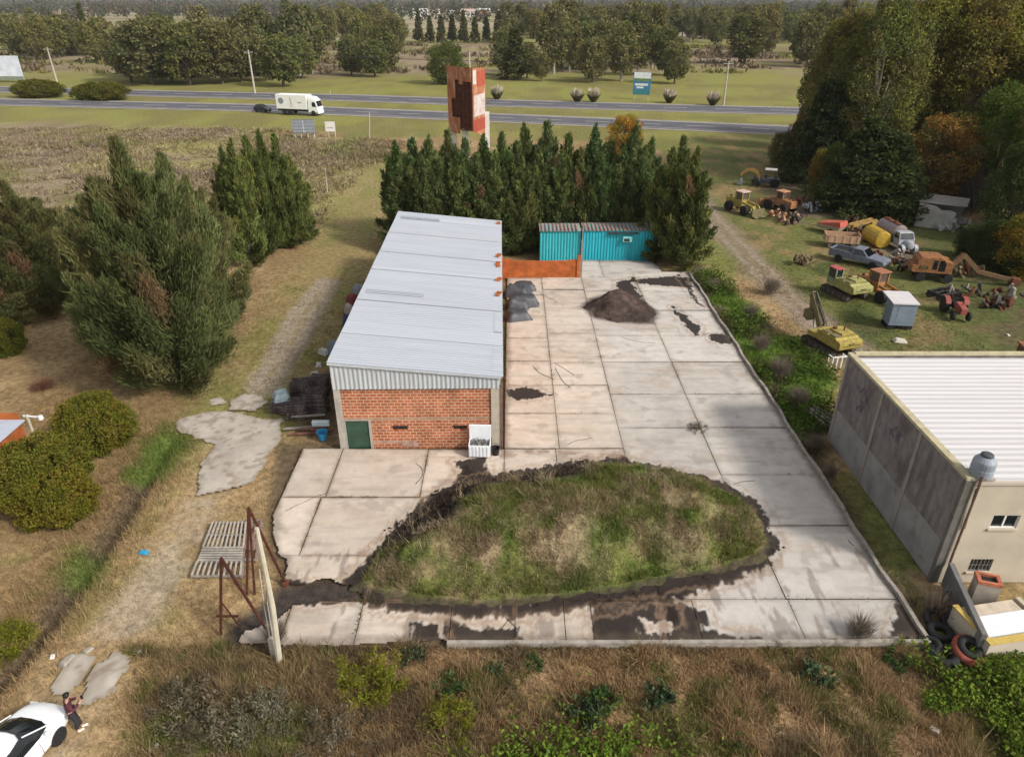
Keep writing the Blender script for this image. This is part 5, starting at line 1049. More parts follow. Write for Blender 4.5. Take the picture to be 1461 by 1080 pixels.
mb = MB(); mb.beam((1.4,-.35,1.6), (2.6,-.35,3.3), .4, .6); mb.beam((2.5,-.35,3.3), (4.6,-.35,1.4), .38, .5); mb.build('boom', mat('brown_boom', (.15,.09,.045), .8, .3, 3), t)
mb = MB(); mb.beam((4.55,-.35,1.4), (8.2,-.35,.7), .36, .42); mb.build('stick', MATS['brown_boom'], t)
MB().prism([(8.0,.2),(8.9,.3),(9.0,.9),(8.1,1.0)], -.85, .15, 'y').build('bucket', RUST, t)

# grader / wheel loader far left of the machine yard
def loader(label, loc, rz, m_, roof, sc=1.0, long_=True):
    t = thing('wheel_loader', label, 'loader', loc, rz, 'yellow and orange loaders in the machine yard'); t.scale = (sc, sc, sc)
    for x in (-1.5, 1.5):
        for y in (-.95, .95): wheel(t, x, y, .68, .68, .5, rimc=m_)
    MB().prism([(-2.5,.75),(-2.5,1.75),(-.6,1.8),(-.5,1.2),(.6,1.1),(2.2,1.25),(2.3,.7)], -.62, .62, 'y').build('body', m_, t, bevel=.05)
    mb = MB()
    for x in (-.75, .45):
        for y in (-.6, .6): mb.box(x-.05, x+.05, y-.05, y+.05, 1.2, 2.75)
    mb.box(-.7, .4, -.56, .56, 1.2, 1.8); cb = mb.build('cab', m_, t); MB().box(-.68, .38, -.55, .55, 1.803, 2.72).build('window', mat('cab_glass', (.10,.08,.07), .2), cb); MB().box(-.9, .6, -.75, .75, 2.753, 2.9).build('roof', roof, cb, bevel=.04)
    mb = MB()
    for y in (-.55, .55): mb.beam((.6,y,1.5), (2.4,y,1.3), .14, .25); mb.beam((2.4,y,1.3), (3.1,y,.5), .14, .25)
    mb.build('lift_arm', m_, t)
    MB().prism([(2.9,.15),(3.7,.12),(3.6,.25),(3.15,.35),(3.1,1.1),(2.95,1.1)], -1.1, 1.1, 'y').build('bucket', OLV if long_ else m_, t)
    mb = MB(); mb.cyl((-1.6,.2,1.75), (-1.6,.2,2.4), .06); mb.cyl((-2.0,-.2,1.75),(-2.0,-.2,2.0),.14); mb.build('exhaust', RUST, t); return t
loader('yellow wheel loader with pale pink cab roof beside the dirt road', (*P(1057, 303), 0), R_(-62), YEL, mat('pink_roof', (.5,.36,.3), .6, .15), .85)
loader('orange loader with square cab standing right of the yellow wheel loader', (*P(1112, 300), 0), R_(118), mat('light_orange', (.36,.17,.075), .75, .3, 3, col2=(.14,.07,.045), amt=.42, sc2=4), mat('light_orange2', (.45,.24,.12), .65), .8, False)
loader('orange tracked loader parked right behind the lime yellow digger', (*P(1249, 424), 0), R_(-70), mat('warm_orange', (.34,.16,.05), .7, .3, 3, col2=(.14,.07,.04), amt=.42, sc2=4), mat('brown_roof', (.3,.13,.07), .7), .8, False)
t = loader('orange machine half hidden behind the white hall roof at the right edge', (*P(1452, 545), 0), R_(170), ORA, ORA, .9, False)
# backhoe with canopy
bh = thing('backhoe', 'backhoe with grey canopy and yellow curved arm, farthest machine', 'backhoe', (*P(1095, 266), 0), R_(160)); bh.scale = (.8,)*3
MB().prism([(-1.6,.6),(-1.6,1.3),(.2,1.35),(.3,1.0),(1.5,1.3),(2.2,1.2),(2.2,.6)], -.5, .5, 'y').build('body', mat('dark_blue_grey', (.05,.06,.08), .7, .3), bh, bevel=.04)
for x, r in ((-1.1,.75),(1.6,.5)):
    for y in (-.85, .85): wheel(bh, x, y, r, r, .4)
mb = MB(); [mb.box(x-.04, x+.04, y-.04, y+.04, 1.2, 2.7) for x in (-.9, .5) for y in (-.6, .6)]; cb = mb.build('canopy_frame', DARK, bh); MB().box(-1.15, .75, -.8, .8, 2.703, 2.8).build('canopy', mat('canopy_grey', (.42,.4,.37), .6), cb)
mb = MB(); ar = [(1.6+1.6*(1-cos(a)), 0, .9+1.6*sin(a)) for a in [k*pi/8 for k in range(8)]]
for y in (-.5,.5):
    for a, b in zip(ar[:-1], ar[1:]): mb.beam((a[0]-.2,y,a[2]), (b[0]-.2,y,b[2]), .2, .34)
mb.build('lift_arm', mat('amber_arm', (.30,.18,.045), .6, .25), bh)
MB().prism([(4.1,.1),(4.9,.1),(4.8,.3),(4.4,.9),(4.2,.9)], -1, 1, 'y').build('bucket', mat('grey_bucket', (.2,.2,.22)), bh)

# pickup
def car_body(t, L, W_, zs, prof_, m_): pass
c0, rz, Lp = orient((1194, 369), (1254, 383))
pk = thing('pickup_truck', 'old slate blue pickup truck with open bed in the machine yard', 'pickup', c0, rz)
BLU = mat('slate_blue_paint', (.15,.165,.21), .5, .25, 3, col2=(.22,.22,.24), amt=.35, sc2=2)
hl = 2.55
prof(BLU, 'body', pk, [(-hl,.42),(-hl,.95),(.05,.98),(.05,.5),(.1,.42)], -.86, .86, .04)
prof(BLU, 'bonnet', pk, [(.053,.42),(.053,1.0),(1.0,1.0),(2.4,.88),(hl,.78),(hl,.42)], -.86, .86, .05)
mb = MB(); mb.loft([[(-.55,-.8,1.0),(1.05,-.8,1.0),(1.05,.8,1.0),(-.55,.8,1.0)],[(-.4,-.66,1.55),(.45,-.66,1.55),(.45,.66,1.55),(-.4,.66,1.55)]]); cb = mb.build('cab', BLU, pk, bevel=.04)
mb = MB(); mb.loft([[(-.35,-.815,1.05),(.85,-.815,1.05),(.85,.815,1.05),(-.35,.815,1.05)],[(-.28,-.69,1.48),(.42,-.69,1.48),(.42,.69,1.48),(-.28,.69,1.48)]]); mb.build('side_window', GLASS, cb)
mb = MB(); mb.loft([[(1.06,-.7,1.03),(1.06,.7,1.03)],[(.5,-.6,1.5),(.5,.6,1.5)]], cap=False); mb.v = [(x+.02, y, z+.02) for x, y, z in mb.v]; mb.build('windscreen', GLASS, cb)
MB().box(-2.42, -.62, -.7, .7, .985, .995).build('bed_floor', BLACK, pk)
mb = MB(); mb.box(-2.5,-.56,-.86,-.74,.983,1.14); mb.box(-2.5,-.56,.74,.86,.983,1.14); mb.box(-2.55,-2.44,-.735,.735,.983,1.14); mb.build('bed_side', BLU, pk)
for x in (-1.55, 1.6):
    for y in (-.78, .78): wheel(pk, x, y, .36, .36, .24)
for y in (-.6, .6): MB().box(hl-.01, hl+.03, y-.14, y+.14, .62, .76).build('headlight', mat('lamp_glass', (.5,.5,.48), .2), pk)
MB().box(hl-.02, hl+.12, -.85, .85, .38, .5).build('bumper', DARK, pk)

# tanker lorry
c0, rz, L_ = orient((1250, 338), (1302, 367))
tk = thing('tanker_truck', 'derelict grey tanker lorry with rounded white bonnet beneath the dark evergreens', 'truck', c0, rz); tk.scale = (.76,)*3
TNK = mat('dull_tank', (.22,.19,.19), .6, .25, 1.5, col2=(.22,.12,.11), amt=.4, sc2=1.2)
mb = MB(); mb.lathe([(.2,-3.6),(.9,-3.5),(1.05,-3.35),(1.05,.6),(.9,.75),(.2,.85)], (0,0,1.95), 18, 'x'); mb.build('tank', TNK, tk, smooth=False)
mb = MB(); mb.box(-3.3,.5,-.3,.3,2.98,3.06); [mb.cyl((x,0,3.0),(x,0,3.2),.25) for x in (-2.5,-.8)]; mb.build('walkway', RUST, tk)
MB().box(-3.6, 3.3, -.5, .5, .6, .9).build('chassis', DARK, tk)
PALE = mat('pale_grey_paint', (.33,.34,.37), .5, .2, 2, col2=(.25,.2,.18), amt=.35, sc2=3)
mb = MB(); mb.loft([[(1.0,-1.05,.9),(2.5,-1.05,.9),(2.5,1.05,.9),(1.0,1.05,.9)],[(1.0,-1.05,1.7),(2.4,-1.05,1.7),(2.4,1.05,1.7),(1.0,1.05,1.7)],[(1.05,-.9,2.5),(2.0,-.9,2.5),(2.0,.9,2.5),(1.05,.9,2.5)]]); cb = mb.build('cab', PALE, tk, bevel=.05)
mb = MB(); mb.loft([[(2.46,-.9,1.72),(2.46,.9,1.72)],[(2.1,-.8,2.4),(2.1,.8,2.4)]], cap=False); mb.build('windscreen', GLASS, cb)
MB().prism([(1.2,1.75),(2.2,1.75),(1.95,2.35),(1.25,2.35)], -1.07, 1.07, 'y').build('side_window', GLASS, cb)
mb = MB(); mb.lathe([(.55,2.5),(.55,3.3),(.45,3.6),(.2,3.7)], (0,0,1.15), 14, 'x'); mb.build('bonnet', PALE, tk)
for y in (-.85,.85): mb = MB(); mb.lathe([(.6,-.22),(.6,.22)], (3.0,y,.62), 14, 'y'); mb.build('mudguard', PALE, tk)
for x in (-2.6, 3.0):
    for y in (-.95, .95): wheel(tk, x, y, .5, .5, .34)
# yellow tank roller, box body, red hopper, cabin trailer, tractor and scrap
c0, rz, L_ = orient((1238, 345), (1256, 356))
yt = thing('tank_trailer', 'short yellow cylindrical tank lying beside the tanker lorry', 'tank', c0, rz)
mb = MB(); mb.lathe([(.2,-1.5),(.75,-1.45),(.85,-1.3),(.85,1.3),(.75,1.45),(.2,1.5)], (0,0,.95), 16, 'x'); mb.build('tank_body', mat('bright_yellow', (.38,.25,.03), .6, .2, 2, col2=(.3,.16,.04), amt=.3), yt)
mb = MB(); mb.box(-1.1,-.8,-.7,.7,0,.3); mb.box(.8,1.1,-.7,.7,0,.3); mb.build('cradle', RUST, yt)
c0, rz, L_ = orient((1218, 340), (1252, 334))
ym = thing('grader', 'rusty yellow grader frame behind the short yellow tank', 'grader', (c0[0], c0[1]+1.0, 0), rz); ym.scale = (.62,)*3
mb = MB(); mb.beam((-3,-.4,1.7),(2.5,-.4,2.1),.3,.35); mb.beam((-3,.6,1.7),(2.5,.6,2.1),.3,.35); mb.box(1.2,2.8,-.7,.9,.9,2.0); mb.beam((-3,-.4,1.7),(-3,-.4,.2),.2); mb.beam((-3,.6,1.7),(-3,.6,.2),.2); mb.build('frame', mat('ochre', (.32,.2,.06), .75, .3, 2, col2=(.14,.08,.05), amt=.4), ym)
for x in (-2.8, 1.9):
    for y in (-.8, 1.0): wheel(ym, x, y, .6, .6, .4)
MB().prism([(-1.2,.2),(-.9,.2),(-.8,.9),(-1.15,.9)], -1.4, 1.5, 'y').build('blade', RUST, ym)
c0, rz, L_ = orient((1186, 352), (1214, 354))
bx = thing('truck_bed', 'tan steel tipper bed resting on blocks behind the pickup', 'truck bed', (c0[0], c0[1]+.3, 0), rz)
TAN = mat('tan_steel', (.42,.27,.17), .7, .25, 2, col2=(.25,.13,.08), amt=.35, sc2=3)
mb = MB(); mb.box(-1.6,1.6,-.8,.8,.55,.65); mb.box(-1.6,1.6,-.8,-.74,.651,1.3); mb.box(-1.6,1.6,.74,.8,.651,1.3); mb.box(-1.6,-1.54,-.738,.738,.651,1.3); mb.box(1.54,1.6,-.738,.738,.651,1.45); [mb.box(x,x+.08,-.84,-.802,.6,1.28) for x in (-1.4,-.7,0,.7,1.3)]; mb.build('body', TAN, bx)
mb = MB(); mb.box(-1.2,-.9,-.6,.6,0,.54); mb.box(.9,1.2,-.6,.6,0,.54); mb.build('block', WOODG, bx)
c0, rz, L_ = orient((1170, 330), (1198, 337))
rh = thing('red_trailer', 'red hopper trailer with beige sides near the machine yard trees', 'trailer', (c0[0], c0[1], 0), rz); rh.scale = (.78,)*3
mb = MB(); mb.loft([[(-1.4,-.7,.7),(1.4,-.7,.7),(1.4,.7,.7),(-1.4,.7,.7)],[(-1.7,-.95,1.3),(1.7,-.95,1.3),(1.7,.95,1.3),(-1.7,.95,1.3)]]); mb.build('hopper_side', mat('beige_side', (.45,.36,.28), .7), rh)
mb = MB(); mb.loft([[(-1.7,-.95,1.302),(1.75,-.95,1.302),(1.75,.95,1.302),(-1.7,.95,1.302)],[(-.9,-.5,1.6),(1.6,-.9,2.0),(1.6,.9,2.0),(-.9,.5,1.6)]]); mb.build('hopper_top', mat('coral_red', (.42,.10,.07), .65, .25, 2), rh)
mb = MB(); mb.beam((-1.5,0,.7),(-3.4,0,.6),.14); mb.build('drawbar', TAN, rh)
for y in (-.8,.8): wheel(rh, .4, y, .42, .42, .26)
cx, cy = P(1286, 474); ct = thing('cabin_trailer', 'blue grey box trailer with pale roof alone on the grass', 'trailer', (cx, cy+.9, 0), R_(-6)); ct.scale = (.9,)*3
CB = mat('blue_grey_panel', (.16,.20,.25), .6, .15, 1.5, col2=(.22,.26,.3), amt=.35, sc2=1.5, stretch=(1,1,4))
mb = MB(); mb.box(-.98,.98,-.75,.75,.45,2.35); bd = mb.build('body', CB, ct, bevel=.03)
mb = MB(); mb.prism([(-.85,2.36),(1.75,2.5),(1.75,2.58),(-.85,2.46)], -1.05, 1.05, 'x'); mb.build('roof', mat('pale_roof', (.52,.5,.5), .6, .08, 2), ct)
mb = MB(); mb.box(-.85,.85,-.6,.6,.3,.45); mb.build('chassis', DARK, ct)
for x in (-.75,.75): 
    w_ = wheel(ct, x, 0, .3, .3, .2)
    for y in (-.55,.55): wheel(ct, x, y, .3, .3, .2)
mb = MB(); mb.box(-.5,.25,-.765,-.752,.8,2.1); mb.build('door', mat('blue_grey_door', (.18,.22,.27), .6, .1), bd)
tr = thing('tractor', 'rusty red tractor with tall black rear tyres facing the yard', 'tractor', (*P(1362, 450), 0), R_(-100)); tr.scale = (.85,)*3
prof(REDM, 'bonnet', tr, [(.0,.7),(.0,1.4),(1.5,1.3),(1.6,1.2),(1.6,.7)], -.28, .28, .05)
MB().box(-1.2, 0, -.3, .3, .6, 1.0).build('gearbox', DARK, tr)
for y in (-.78,.78):
    wheel(tr, -.8, y, .75, .75, .42); wheel(tr, 1.2, y*.85, .42, .42, .24)
    mb = MB(); [mb.beam((-.8+.82*cos(a), y, .75+.82*sin(a)), (-.8+.82*cos(a+.4), y, .75+.82*sin(a+.4)), .44, .04) for a in (.4,.8,1.2,1.6,2.0)]; mb.build('mudguard', REDM, tr)
mb = MB(); mb.box(-.7,-.25,-.25,.25,1.0,1.1); mb.box(-.8,-.7,-.25,.25,1.0,1.45); mb.build('seat', BLACK, tr)
mb = MB(); mb.cyl((-.05,0,1.3),(-.3,0,1.55),.02); mb.torus((-.32,0,1.58), .18, .02, n=14, m=5); mb.build('steering_wheel', BLACK, tr); mb = MB(); mb.cyl((.9,0,1.3),(.9,0,2.0),.04); mb.build('exhaust', RUST, tr)
hw = thing('harrow', 'black rusty harrow frame between the grey trailer and the red tractor', 'harrow', (*P(1345, 425), 0), R_(20))
mb = MB(); [mb.beam((-1.2,y,.6),(1.2,y,.6),.1) for y in (-.6,0,.6)]; [mb.beam((x,-.7,.6),(x,.7,.6),.1) for x in (-1.1,0,1.1)]; mb.build('frame', DARK, hw)
mb = MB(); [mb.cyl((x,y-.02,.3),(x+.05,y+.02,.3),.3,n=12) for x in (-1,-.6,-.2,.2,.6,1) for y in (-.5,.5)]; mb.build('disc', DARK, hw)
def scrapheap(name, label, cat, px, py, cols, n, spread, seed, h=.8):
    q = random.Random(seed); t = thing(name, label, cat, (*P(px, py), 0)); 
    for j, m_ in enumerate(cols):
        for k in range(n//len(cols)):
            mb = MB(); M = Matrix.Translation((q.uniform(-spread, spread), q.uniform(-spread*.5, spread*.5), q.uniform(.1, h))) @ Euler((q.random()*3, q.random()*3, q.random()*3)).to_matrix().to_4x4(); s_ = q.uniform(.1, .42)
            if q.random() < .5: mb.box(-s_, s_, -s_*.4, s_*.4, -s_*.35, s_*.35, M)
            else: mb.cyl(M @ Vector((-s_*1.4,0,0)), M @ Vector((s_*1.4,0,0)), q.uniform(.04, .16), n=8)
            mb.build('scrap_piece', m_, t)
    return t
scrapheap('scrap_engine', 'pale white and blue engine scrap behind the dark red machine', 'scrap', 1155, 304, (mat('pale_blue_white', (.5,.52,.56), .5, .2), DARK), 26, 1.2, 3, 1.5)
scrapheap('scrap_machine', 'dark red broken farm machine left of the red trailer', 'scrap', 1132, 320, (mat('maroon', (.12,.035,.04), .7, .3), DARK, TAN), 30, 1.5, 5, 1.1)
scrapheap('scrap_machine', 'dark red scrap beneath the trees above the pale engine scrap', 'scrap', 1147, 292, (mat('maroon', (.12,.035,.04)), REDM), 18, 1.0, 6, 1.0)
scrapheap('scrap_heap', 'brown heap of scrap iron beyond the orange wheeled digger', 'scrap', 1400, 425, (RUST, DARK, WOODG), 36, 3.0, 8, .8)
scrapheap('scrap_heap', 'heap of rusty branches and iron left of the pickup', 'scrap', 1146, 377, (mat('brown_scrap', (.1,.065,.04), .9, .3), OLV), 24, .9, 9, .9)
for i_, (px, py, lb, cs) in enumerate(((1215,322,'rusty iron scrap between the red trailer and the grader frame',(RUST,DARK)),(1268,372,'low rusty scrap in front of the tanker lorry',(RUST,WOODG)),(1295,385,'dark iron scrap left of the orange wheeled digger',(DARK,RUST)),(1375,392,'brown scrap below the ruined shed by the long boom',(RUST,OLV)),(1420,440,'dark scrap right of the red tractor',(DARK,RUST)),(1108,312,'small rusty scrap in front of the orange loader',(RUST,TAN)),(1085,262,'dark scrap beside the farthest backhoe',(DARK,OLV)))):
    scrapheap('scrap_heap', lb, 'scrap', px, py, cs, 22, 1.3, 30+i_, .8)
# ------------------------------------------------------------------ highway traffic and roadside
c0, rz, L_ = orient((398, 163.5), (460, 166))
lt = thing('box_truck', 'white box lorry with sleeper cab driving along the near carriageway', 'truck', (c0[0], c0[1]+.6, .1), rz)
BW = mat('box_white', (.78,.78,.74), .45, .05, 2)
bd = MB().box(-4.9, 2.3, -1.25, 1.25, 1.15, 4.0).build('box_body', BW, lt, bevel=.06)
mb = MB(); mb.cyl((-3.7,-1.262,2.75),(-3.7,-1.272,2.75),.62,n=20); mb.box(-1.5,-1.44,-1.272,-1.262,1.3,3.6); mb.beam((-1.4,-1.266,3.4),(-1.0,-1.266,1.5),.05,.03); mb.box(.2,1.1,-1.272,-1.262,2.4,2.55); mb.build('lettering', mat('grey_logo', (.25,.25,.27), .5), bd)
mb = MB(); mb.loft([[(2.5,-1.2,.6),(4.75,-1.2,.6),(4.75,1.2,.6),(2.5,1.2,.6)],[(2.5,-1.2,1.7),(4.75,-1.2,1.7),(4.75,1.2,1.7),(2.5,1.2,1.7)],[(2.5,-1.15,3.0),(4.3,-1.15,3.0),(4.3,1.15,3.0),(2.5,1.15,3.0)],[(2.6,-1.0,3.7),(3.6,-1.0,3.6),(3.6,1.0,3.6),(2.6,1.0,3.7)]]); cb = mb.build('cab', BW, lt, bevel=.06)
mb = MB(); mb.loft([[(4.74,-1.1,1.75),(4.74,1.1,1.75)],[(4.36,-1.05,2.85),(4.36,1.05,2.85)]], cap=False); mb.build('windscreen', GLASS, cb); MB().prism([(3.5,1.75),(4.45,1.75),(4.15,2.65),(3.5,2.65)], -1.22, 1.22, 'y').build('side_window', GLASS, cb)
MB().box(-4.8, 4.6, -.9, .9, .7, 1.1).build('chassis', DARK, lt); MB().box(4.62, 4.82, -1.2, 1.2, .4, .85).build('bumper', BW, lt)
for y in (-.8,.8): MB().box(4.8, 4.84, y-.2, y+.2, .6, .8).build('headlight', MATS['lamp_glass'], lt)
for x in (-3.2,-1.9,3.6):
    for y in (-1.05,1.05): wheel(lt, x, y, .52, .52, .36)
c0, rz, L_ = orient((363, 160), (387, 161.5))
hb = thing('hatchback_car', 'small black hatchback following the white lorry on the highway', 'car', (c0[0], c0[1]+.4, .1), rz)
BK = mat('black_car_paint', (.02,.02,.024), .25, .1, 2, spec=.5)
prof(BK, 'body', hb, [(-1.9,.3),(-1.95,.8),(-1.7,.95),(.8,.95),(1.75,.75),(1.9,.5),(1.85,.3)], -.82, .82, .08)
mb = MB(); mb.loft([[(-1.75,-.76,.95),(.85,-.76,.95),(.85,.76,.95),(-1.75,.76,.95)],[(-1.35,-.6,1.45),(.1,-.6,1.45),(.1,.6,1.45),(-1.35,.6,1.45)]]); mb.build('window', GLASS, hb, bevel=.05)
MB().box(-1.33,.08,-.58,.58,1.452,1.5).build('roof', BK, hb)
for x in (-1.2,1.2):
    for y in (-.74,.74): wheel(hb, x, y, .31, .31, .2)
for y in (-.55,.55): MB().box(1.8,1.9,y-.15,y+.15,.55,.68).build('headlight', MATS['lamp_glass'], hb)
# signs seen from behind, and posts
def board(name, label, cat, pl, pr, z0, z1, m_, legm, legs=(.1,.9), parts=None, th=.12):
    A = Vector(pl); B = Vector(pr); d = B-A; L = d.length; t = thing(name, label, cat, (A.x, A.y, 0), math.atan2(d.y, d.x))
    p = MB().box(0, L, -th/2, th/2, z0, z1).build('panel', m_, t)
    for f in legs: mb = MB(); mb.cyl((L*f, .15, 0), (L*f, .15, z1*.98 if m_ is not None else z1), .09, n=8); mb.build('leg', legm, t)
    for (n_, x0, x1, a, b, mm) in parts or (): MB().box(L*x0, L*x1, -th/2-.02, -th/2-.003, z0+(z1-z0)*a, z0+(z1-z0)*b).build(n_, mm, p)
    return t, L
GREYP = mat('galvanised_back', (.24,.26,.29), .6, .15, 1.5)
Y = P(432, 198)[1]; x0 = (417-730.5)/1013*(Y*.8817+9.5); x1 = (448-730.5)/1013*(Y*.8817+9.5)
b_, L = board('road_sign', 'large grey back of a road sign panel by the near carriageway', 'road sign', (x0, Y), (x1, Y+.4), .9, Zat(432, 171, Y), GREYP, ZINC, (.06,.35,.65,.94), [('rail', 0,1,.02+.235*k,.05+.235*k,mat('dark_rail', (.12,.13,.14), .6)) for k in range(5)]+[('seam', .48,.52,0,1,ZINC)])
Y = P(472, 197)[1]; x0 = (464-730.5)/1013*(Y*.8817+9.5); x1 = (478-730.5)/1013*(Y*.8817+9.5)
board('road_sign', 'small white sign board on two tilted legs right of the grey panel', 'road sign', (x0, Y), (x1, Y), Zat(470, 188, Y), Zat(470, 174, Y), mat('sign_white', (.7,.66,.62), .5, .1), mat('pale_leg', (.5,.45,.35)), (.25,.9), [('lettering', .15,.8,.35,.45,mat('faded_text', (.45,.38,.36)))])
def pole(name, label, cat, px, py, tx, ty, r, m_, arm=True, group=None):
    x, Y = P(px, py); h = Zat(tx, ty, Y); xt = (tx-730.5)/1013*(Y*cos(PITCH)+(CAM_H-h)*sin(PITCH)); t = thing(name, label, cat, (x, Y, 0), 0, group)
    mb = MB(); mb.cyl((0,0,-.2), (xt-x, 0, h), r, r*.6, 8); mb.build('shaft', m_, t)
    if arm: mb = MB(); mb.beam((xt-x-1.1,0,h-.5), (xt-x+1.1,0,h-.5), .14, .14); [mb.cyl((xt-x+q,0,h-.43),(xt-x+q,0,h-.2),.05) for q in (-1,0,1)]; mb.build('crossarm', m_, t)
    return Vector((xt, Y, h))
CP = mat('pale_pole', (.42,.38,.31), .8, .15, 3)
q1 = pole('utility_pole', 'pale utility pole beyond the highway on the left, above the median bushes', 'utility pole', 82, 119, 67, 68, .28, CP, True, 'utility poles beyond the highway')
q2 = pole('utility_pole', 'pale utility pole beyond the highway, left of the white lorry', 'utility pole', 364, 134, 354, 72, .28, CP, True, 'utility poles beyond the highway')
q3 = pole('utility_pole', 'pale thin utility pole beyond the highway near the forest', 'utility pole', 1032, 151, 1040, 88, .24, CP, True, 'utility poles beyond the highway')
q0 = Vector((q1.x-70, q1.y+10, q1.z))
mb = MB()
for a, b in ((q0,q1),(q1,q2),(q2,q3)):
    for o_ in (-1,1):
        pts = [a.lerp(b, k/12)+Vector((o_*.0, o_, -.2-3.0*(k/12)*(1-k/12)*(1.4 if (b-a).length > 100 else 1))) for k in range(13)]; mb.tube(pts, .035, 4)
tag(mb.build('power_cable', DARK), 'thin power cables strung between the utility poles along the highway', 'power cables')
pole('post', 'thin pale post beside the near carriageway left of the rusty billboard', 'post', 527, 200, 527, 160, .12, CP, False)
pole('post', 'slim pale post in the scrub above the grassy track', 'post', 467, 275, 464, 240, .08, CP, False)
pole('marker_post', 'short white marker post at the far carriageway right of the lorry', 'post', 471, 136, 471, 129, .12, CP, False)
# rusty double billboard
RSH = mat('rusted_sheet', (.36,.14,.065), .85, .3, .8, col2=(.5,.36,.28), amt=.42, sc2=.9, stretch=(1.5,1.5,.5)); RDK = mat('rust_dark', (.1,.035,.02), .9, .35, 2)
bb = thing('rusty_billboard', 'tall rusty two sided billboard on white legs beside the highway', 'billboard', (-5.4, 104, 0))
Lp_, Rp_ = Vector((-3.5, 3.2, 0)), Vector((1.55, 4.2, 0)); z0, z1 = 5.6, 13.7
def bframe(d, nm, open_):
    L = d.length; M = Matrix.Rotation(math.atan2(d.y, d.x), 4, 'Z'); mb = MB()
    for k in range(7): mb.box(L*k/6-.06 if k else 0, L*k/6+.06, .02, .14, z0, z1, M)
    for k in range(9): mb.box(0, L, .141, .22, z0+(z1-z0)*k/8-.05, z0+(z1-z0)*k/8+.05, M)
    fr = mb.build('frame', RDK, bb); q = random.Random(4)
    for k in range(6):
        mb = MB(); x0, x1 = L*k/6+.01, L*(k+1)/6-.01
        if open_:
            MB().box(x0, x1, -.05, .015, z0+.2*q.random(), z1-.3-.8*q.random(), M).build('back_sheet', RDK, bb)
            bot = (z1-(1.3+q.random()*1.1)) if k < 4 else (z1-4.0 if k == 4 else z0-.5)
            mb.box(x0, x1, .225, .28, bot, z1+.12*k/6, M)
            if k in (3, 4): MB().box(x0, x1, .225, .28, z0-.6, z0+1.6, M).build('sheet', RSH, bb)
        else: mb.box(x0, x1, -.05, .015, z0-.2-(.25*k), z1-.05*k, M)
        mb.build('sheet', RSH, bb)
    return fr
bframe(Lp_, 'left', True); bframe(Rp_, 'right', False)
M = Matrix.Rotation(math.atan2(Rp_.y, Rp_.x), 4, 'Z'); LR = Rp_.length
for (a, b, c_, d_, m_) in ((.3,4.2,7.4,10.2,mat('pale_poster', (.5,.44,.42), .8, .25, 1, col2=(.4,.2,.14), amt=.4)),(.1,4.4,5.4,7.0,mat('red_band', (.32,.065,.04), .8, .2)),(.05,1.2,11.6,13.4,mat('white_scrap', (.55,.5,.46), .8)),(1.6,4.4,11.2,13.2,mat('red_top', (.36,.08,.045), .8, .2))): MB().box(a, b, -.08, -.053, c_, d_, M).build('poster', m_, bb)
mb = MB(); [mb.beam((Lp_.x*f, Lp_.y*f+.3, z0), (Lp_.x*(f+.18), Lp_.y*(f+.18)+.3, z1), .12) for f in (.1,.35,.6)]; [mb.beam((Lp_.x*(f+.18), Lp_.y*(f+.18)+.35, z0), (Lp_.x*f, Lp_.y*f+.35, z1), .12) for f in (.1,.35,.6)]; mb.build('brace', RDK, bb)
for (x, y, r) in ((-1.3,1.6,.45),(1.5,3.6,.62),(-3.0,3.0,.35)): MB().box(x-r, x+r, y+.3, y+.7, 0, 7.6 if x > 1 else z0+.1).build('leg', mat('whitewashed', (.66,.64,.6), .8, .12, 1), bb)
mb = MB(); mb.cyl((-.3,.2,z1-.1), (-.3,.2,z1+2.0), .07); mb.build('mast', ZINC, bb)
# other billboards
Y = P(915, 143)[1]; BLUE = mat('poster_blue', (.06,.2,.36), .5, .2, .8); PGREEN = mat('poster_green', (.16,.24,.06), .5, .3, 2)
board('blue_billboard', 'blue, green and white billboard standing beyond the highway', 'billboard', (29.6, Y+.6), (33.6, Y-.6), 1.2, 6.3, BLUE, mat('pale_leg', (.5,.45,.35)), (.1,.9), [('poster', .02,.98,.72,.99,mat('poster_white', (.72,.75,.74), .5)),('poster', .12,.9,.6,.715,PGREEN),('lettering', .1,.85,.4,.5,MATS['poster_white']),('lettering', .2,.6,.28,.36,MATS['poster_white']),('poster', .02,.98,.02,.2,mat('poster_teal', (.05,.22,.24), .5))])
Y = P(20, 118)[1]; k = (Y*.8817+9.5)/1013
board('white_billboard', 'large white and pale blue billboard cut by the left edge of the photo', 'billboard', ((-60-730.5)*k, Y+1), ((33-730.5)*k, Y), .6, Zat(20, 80, Y), mat('weathered_white', (.62,.66,.72), .6, .15, .5, col2=(.35,.45,.6), amt=.4, sc2=.35), DARK, (.1,.5,.9), [('poster', 0,1,0,.16,mat('poster_base', (.2,.24,.18), .8))])
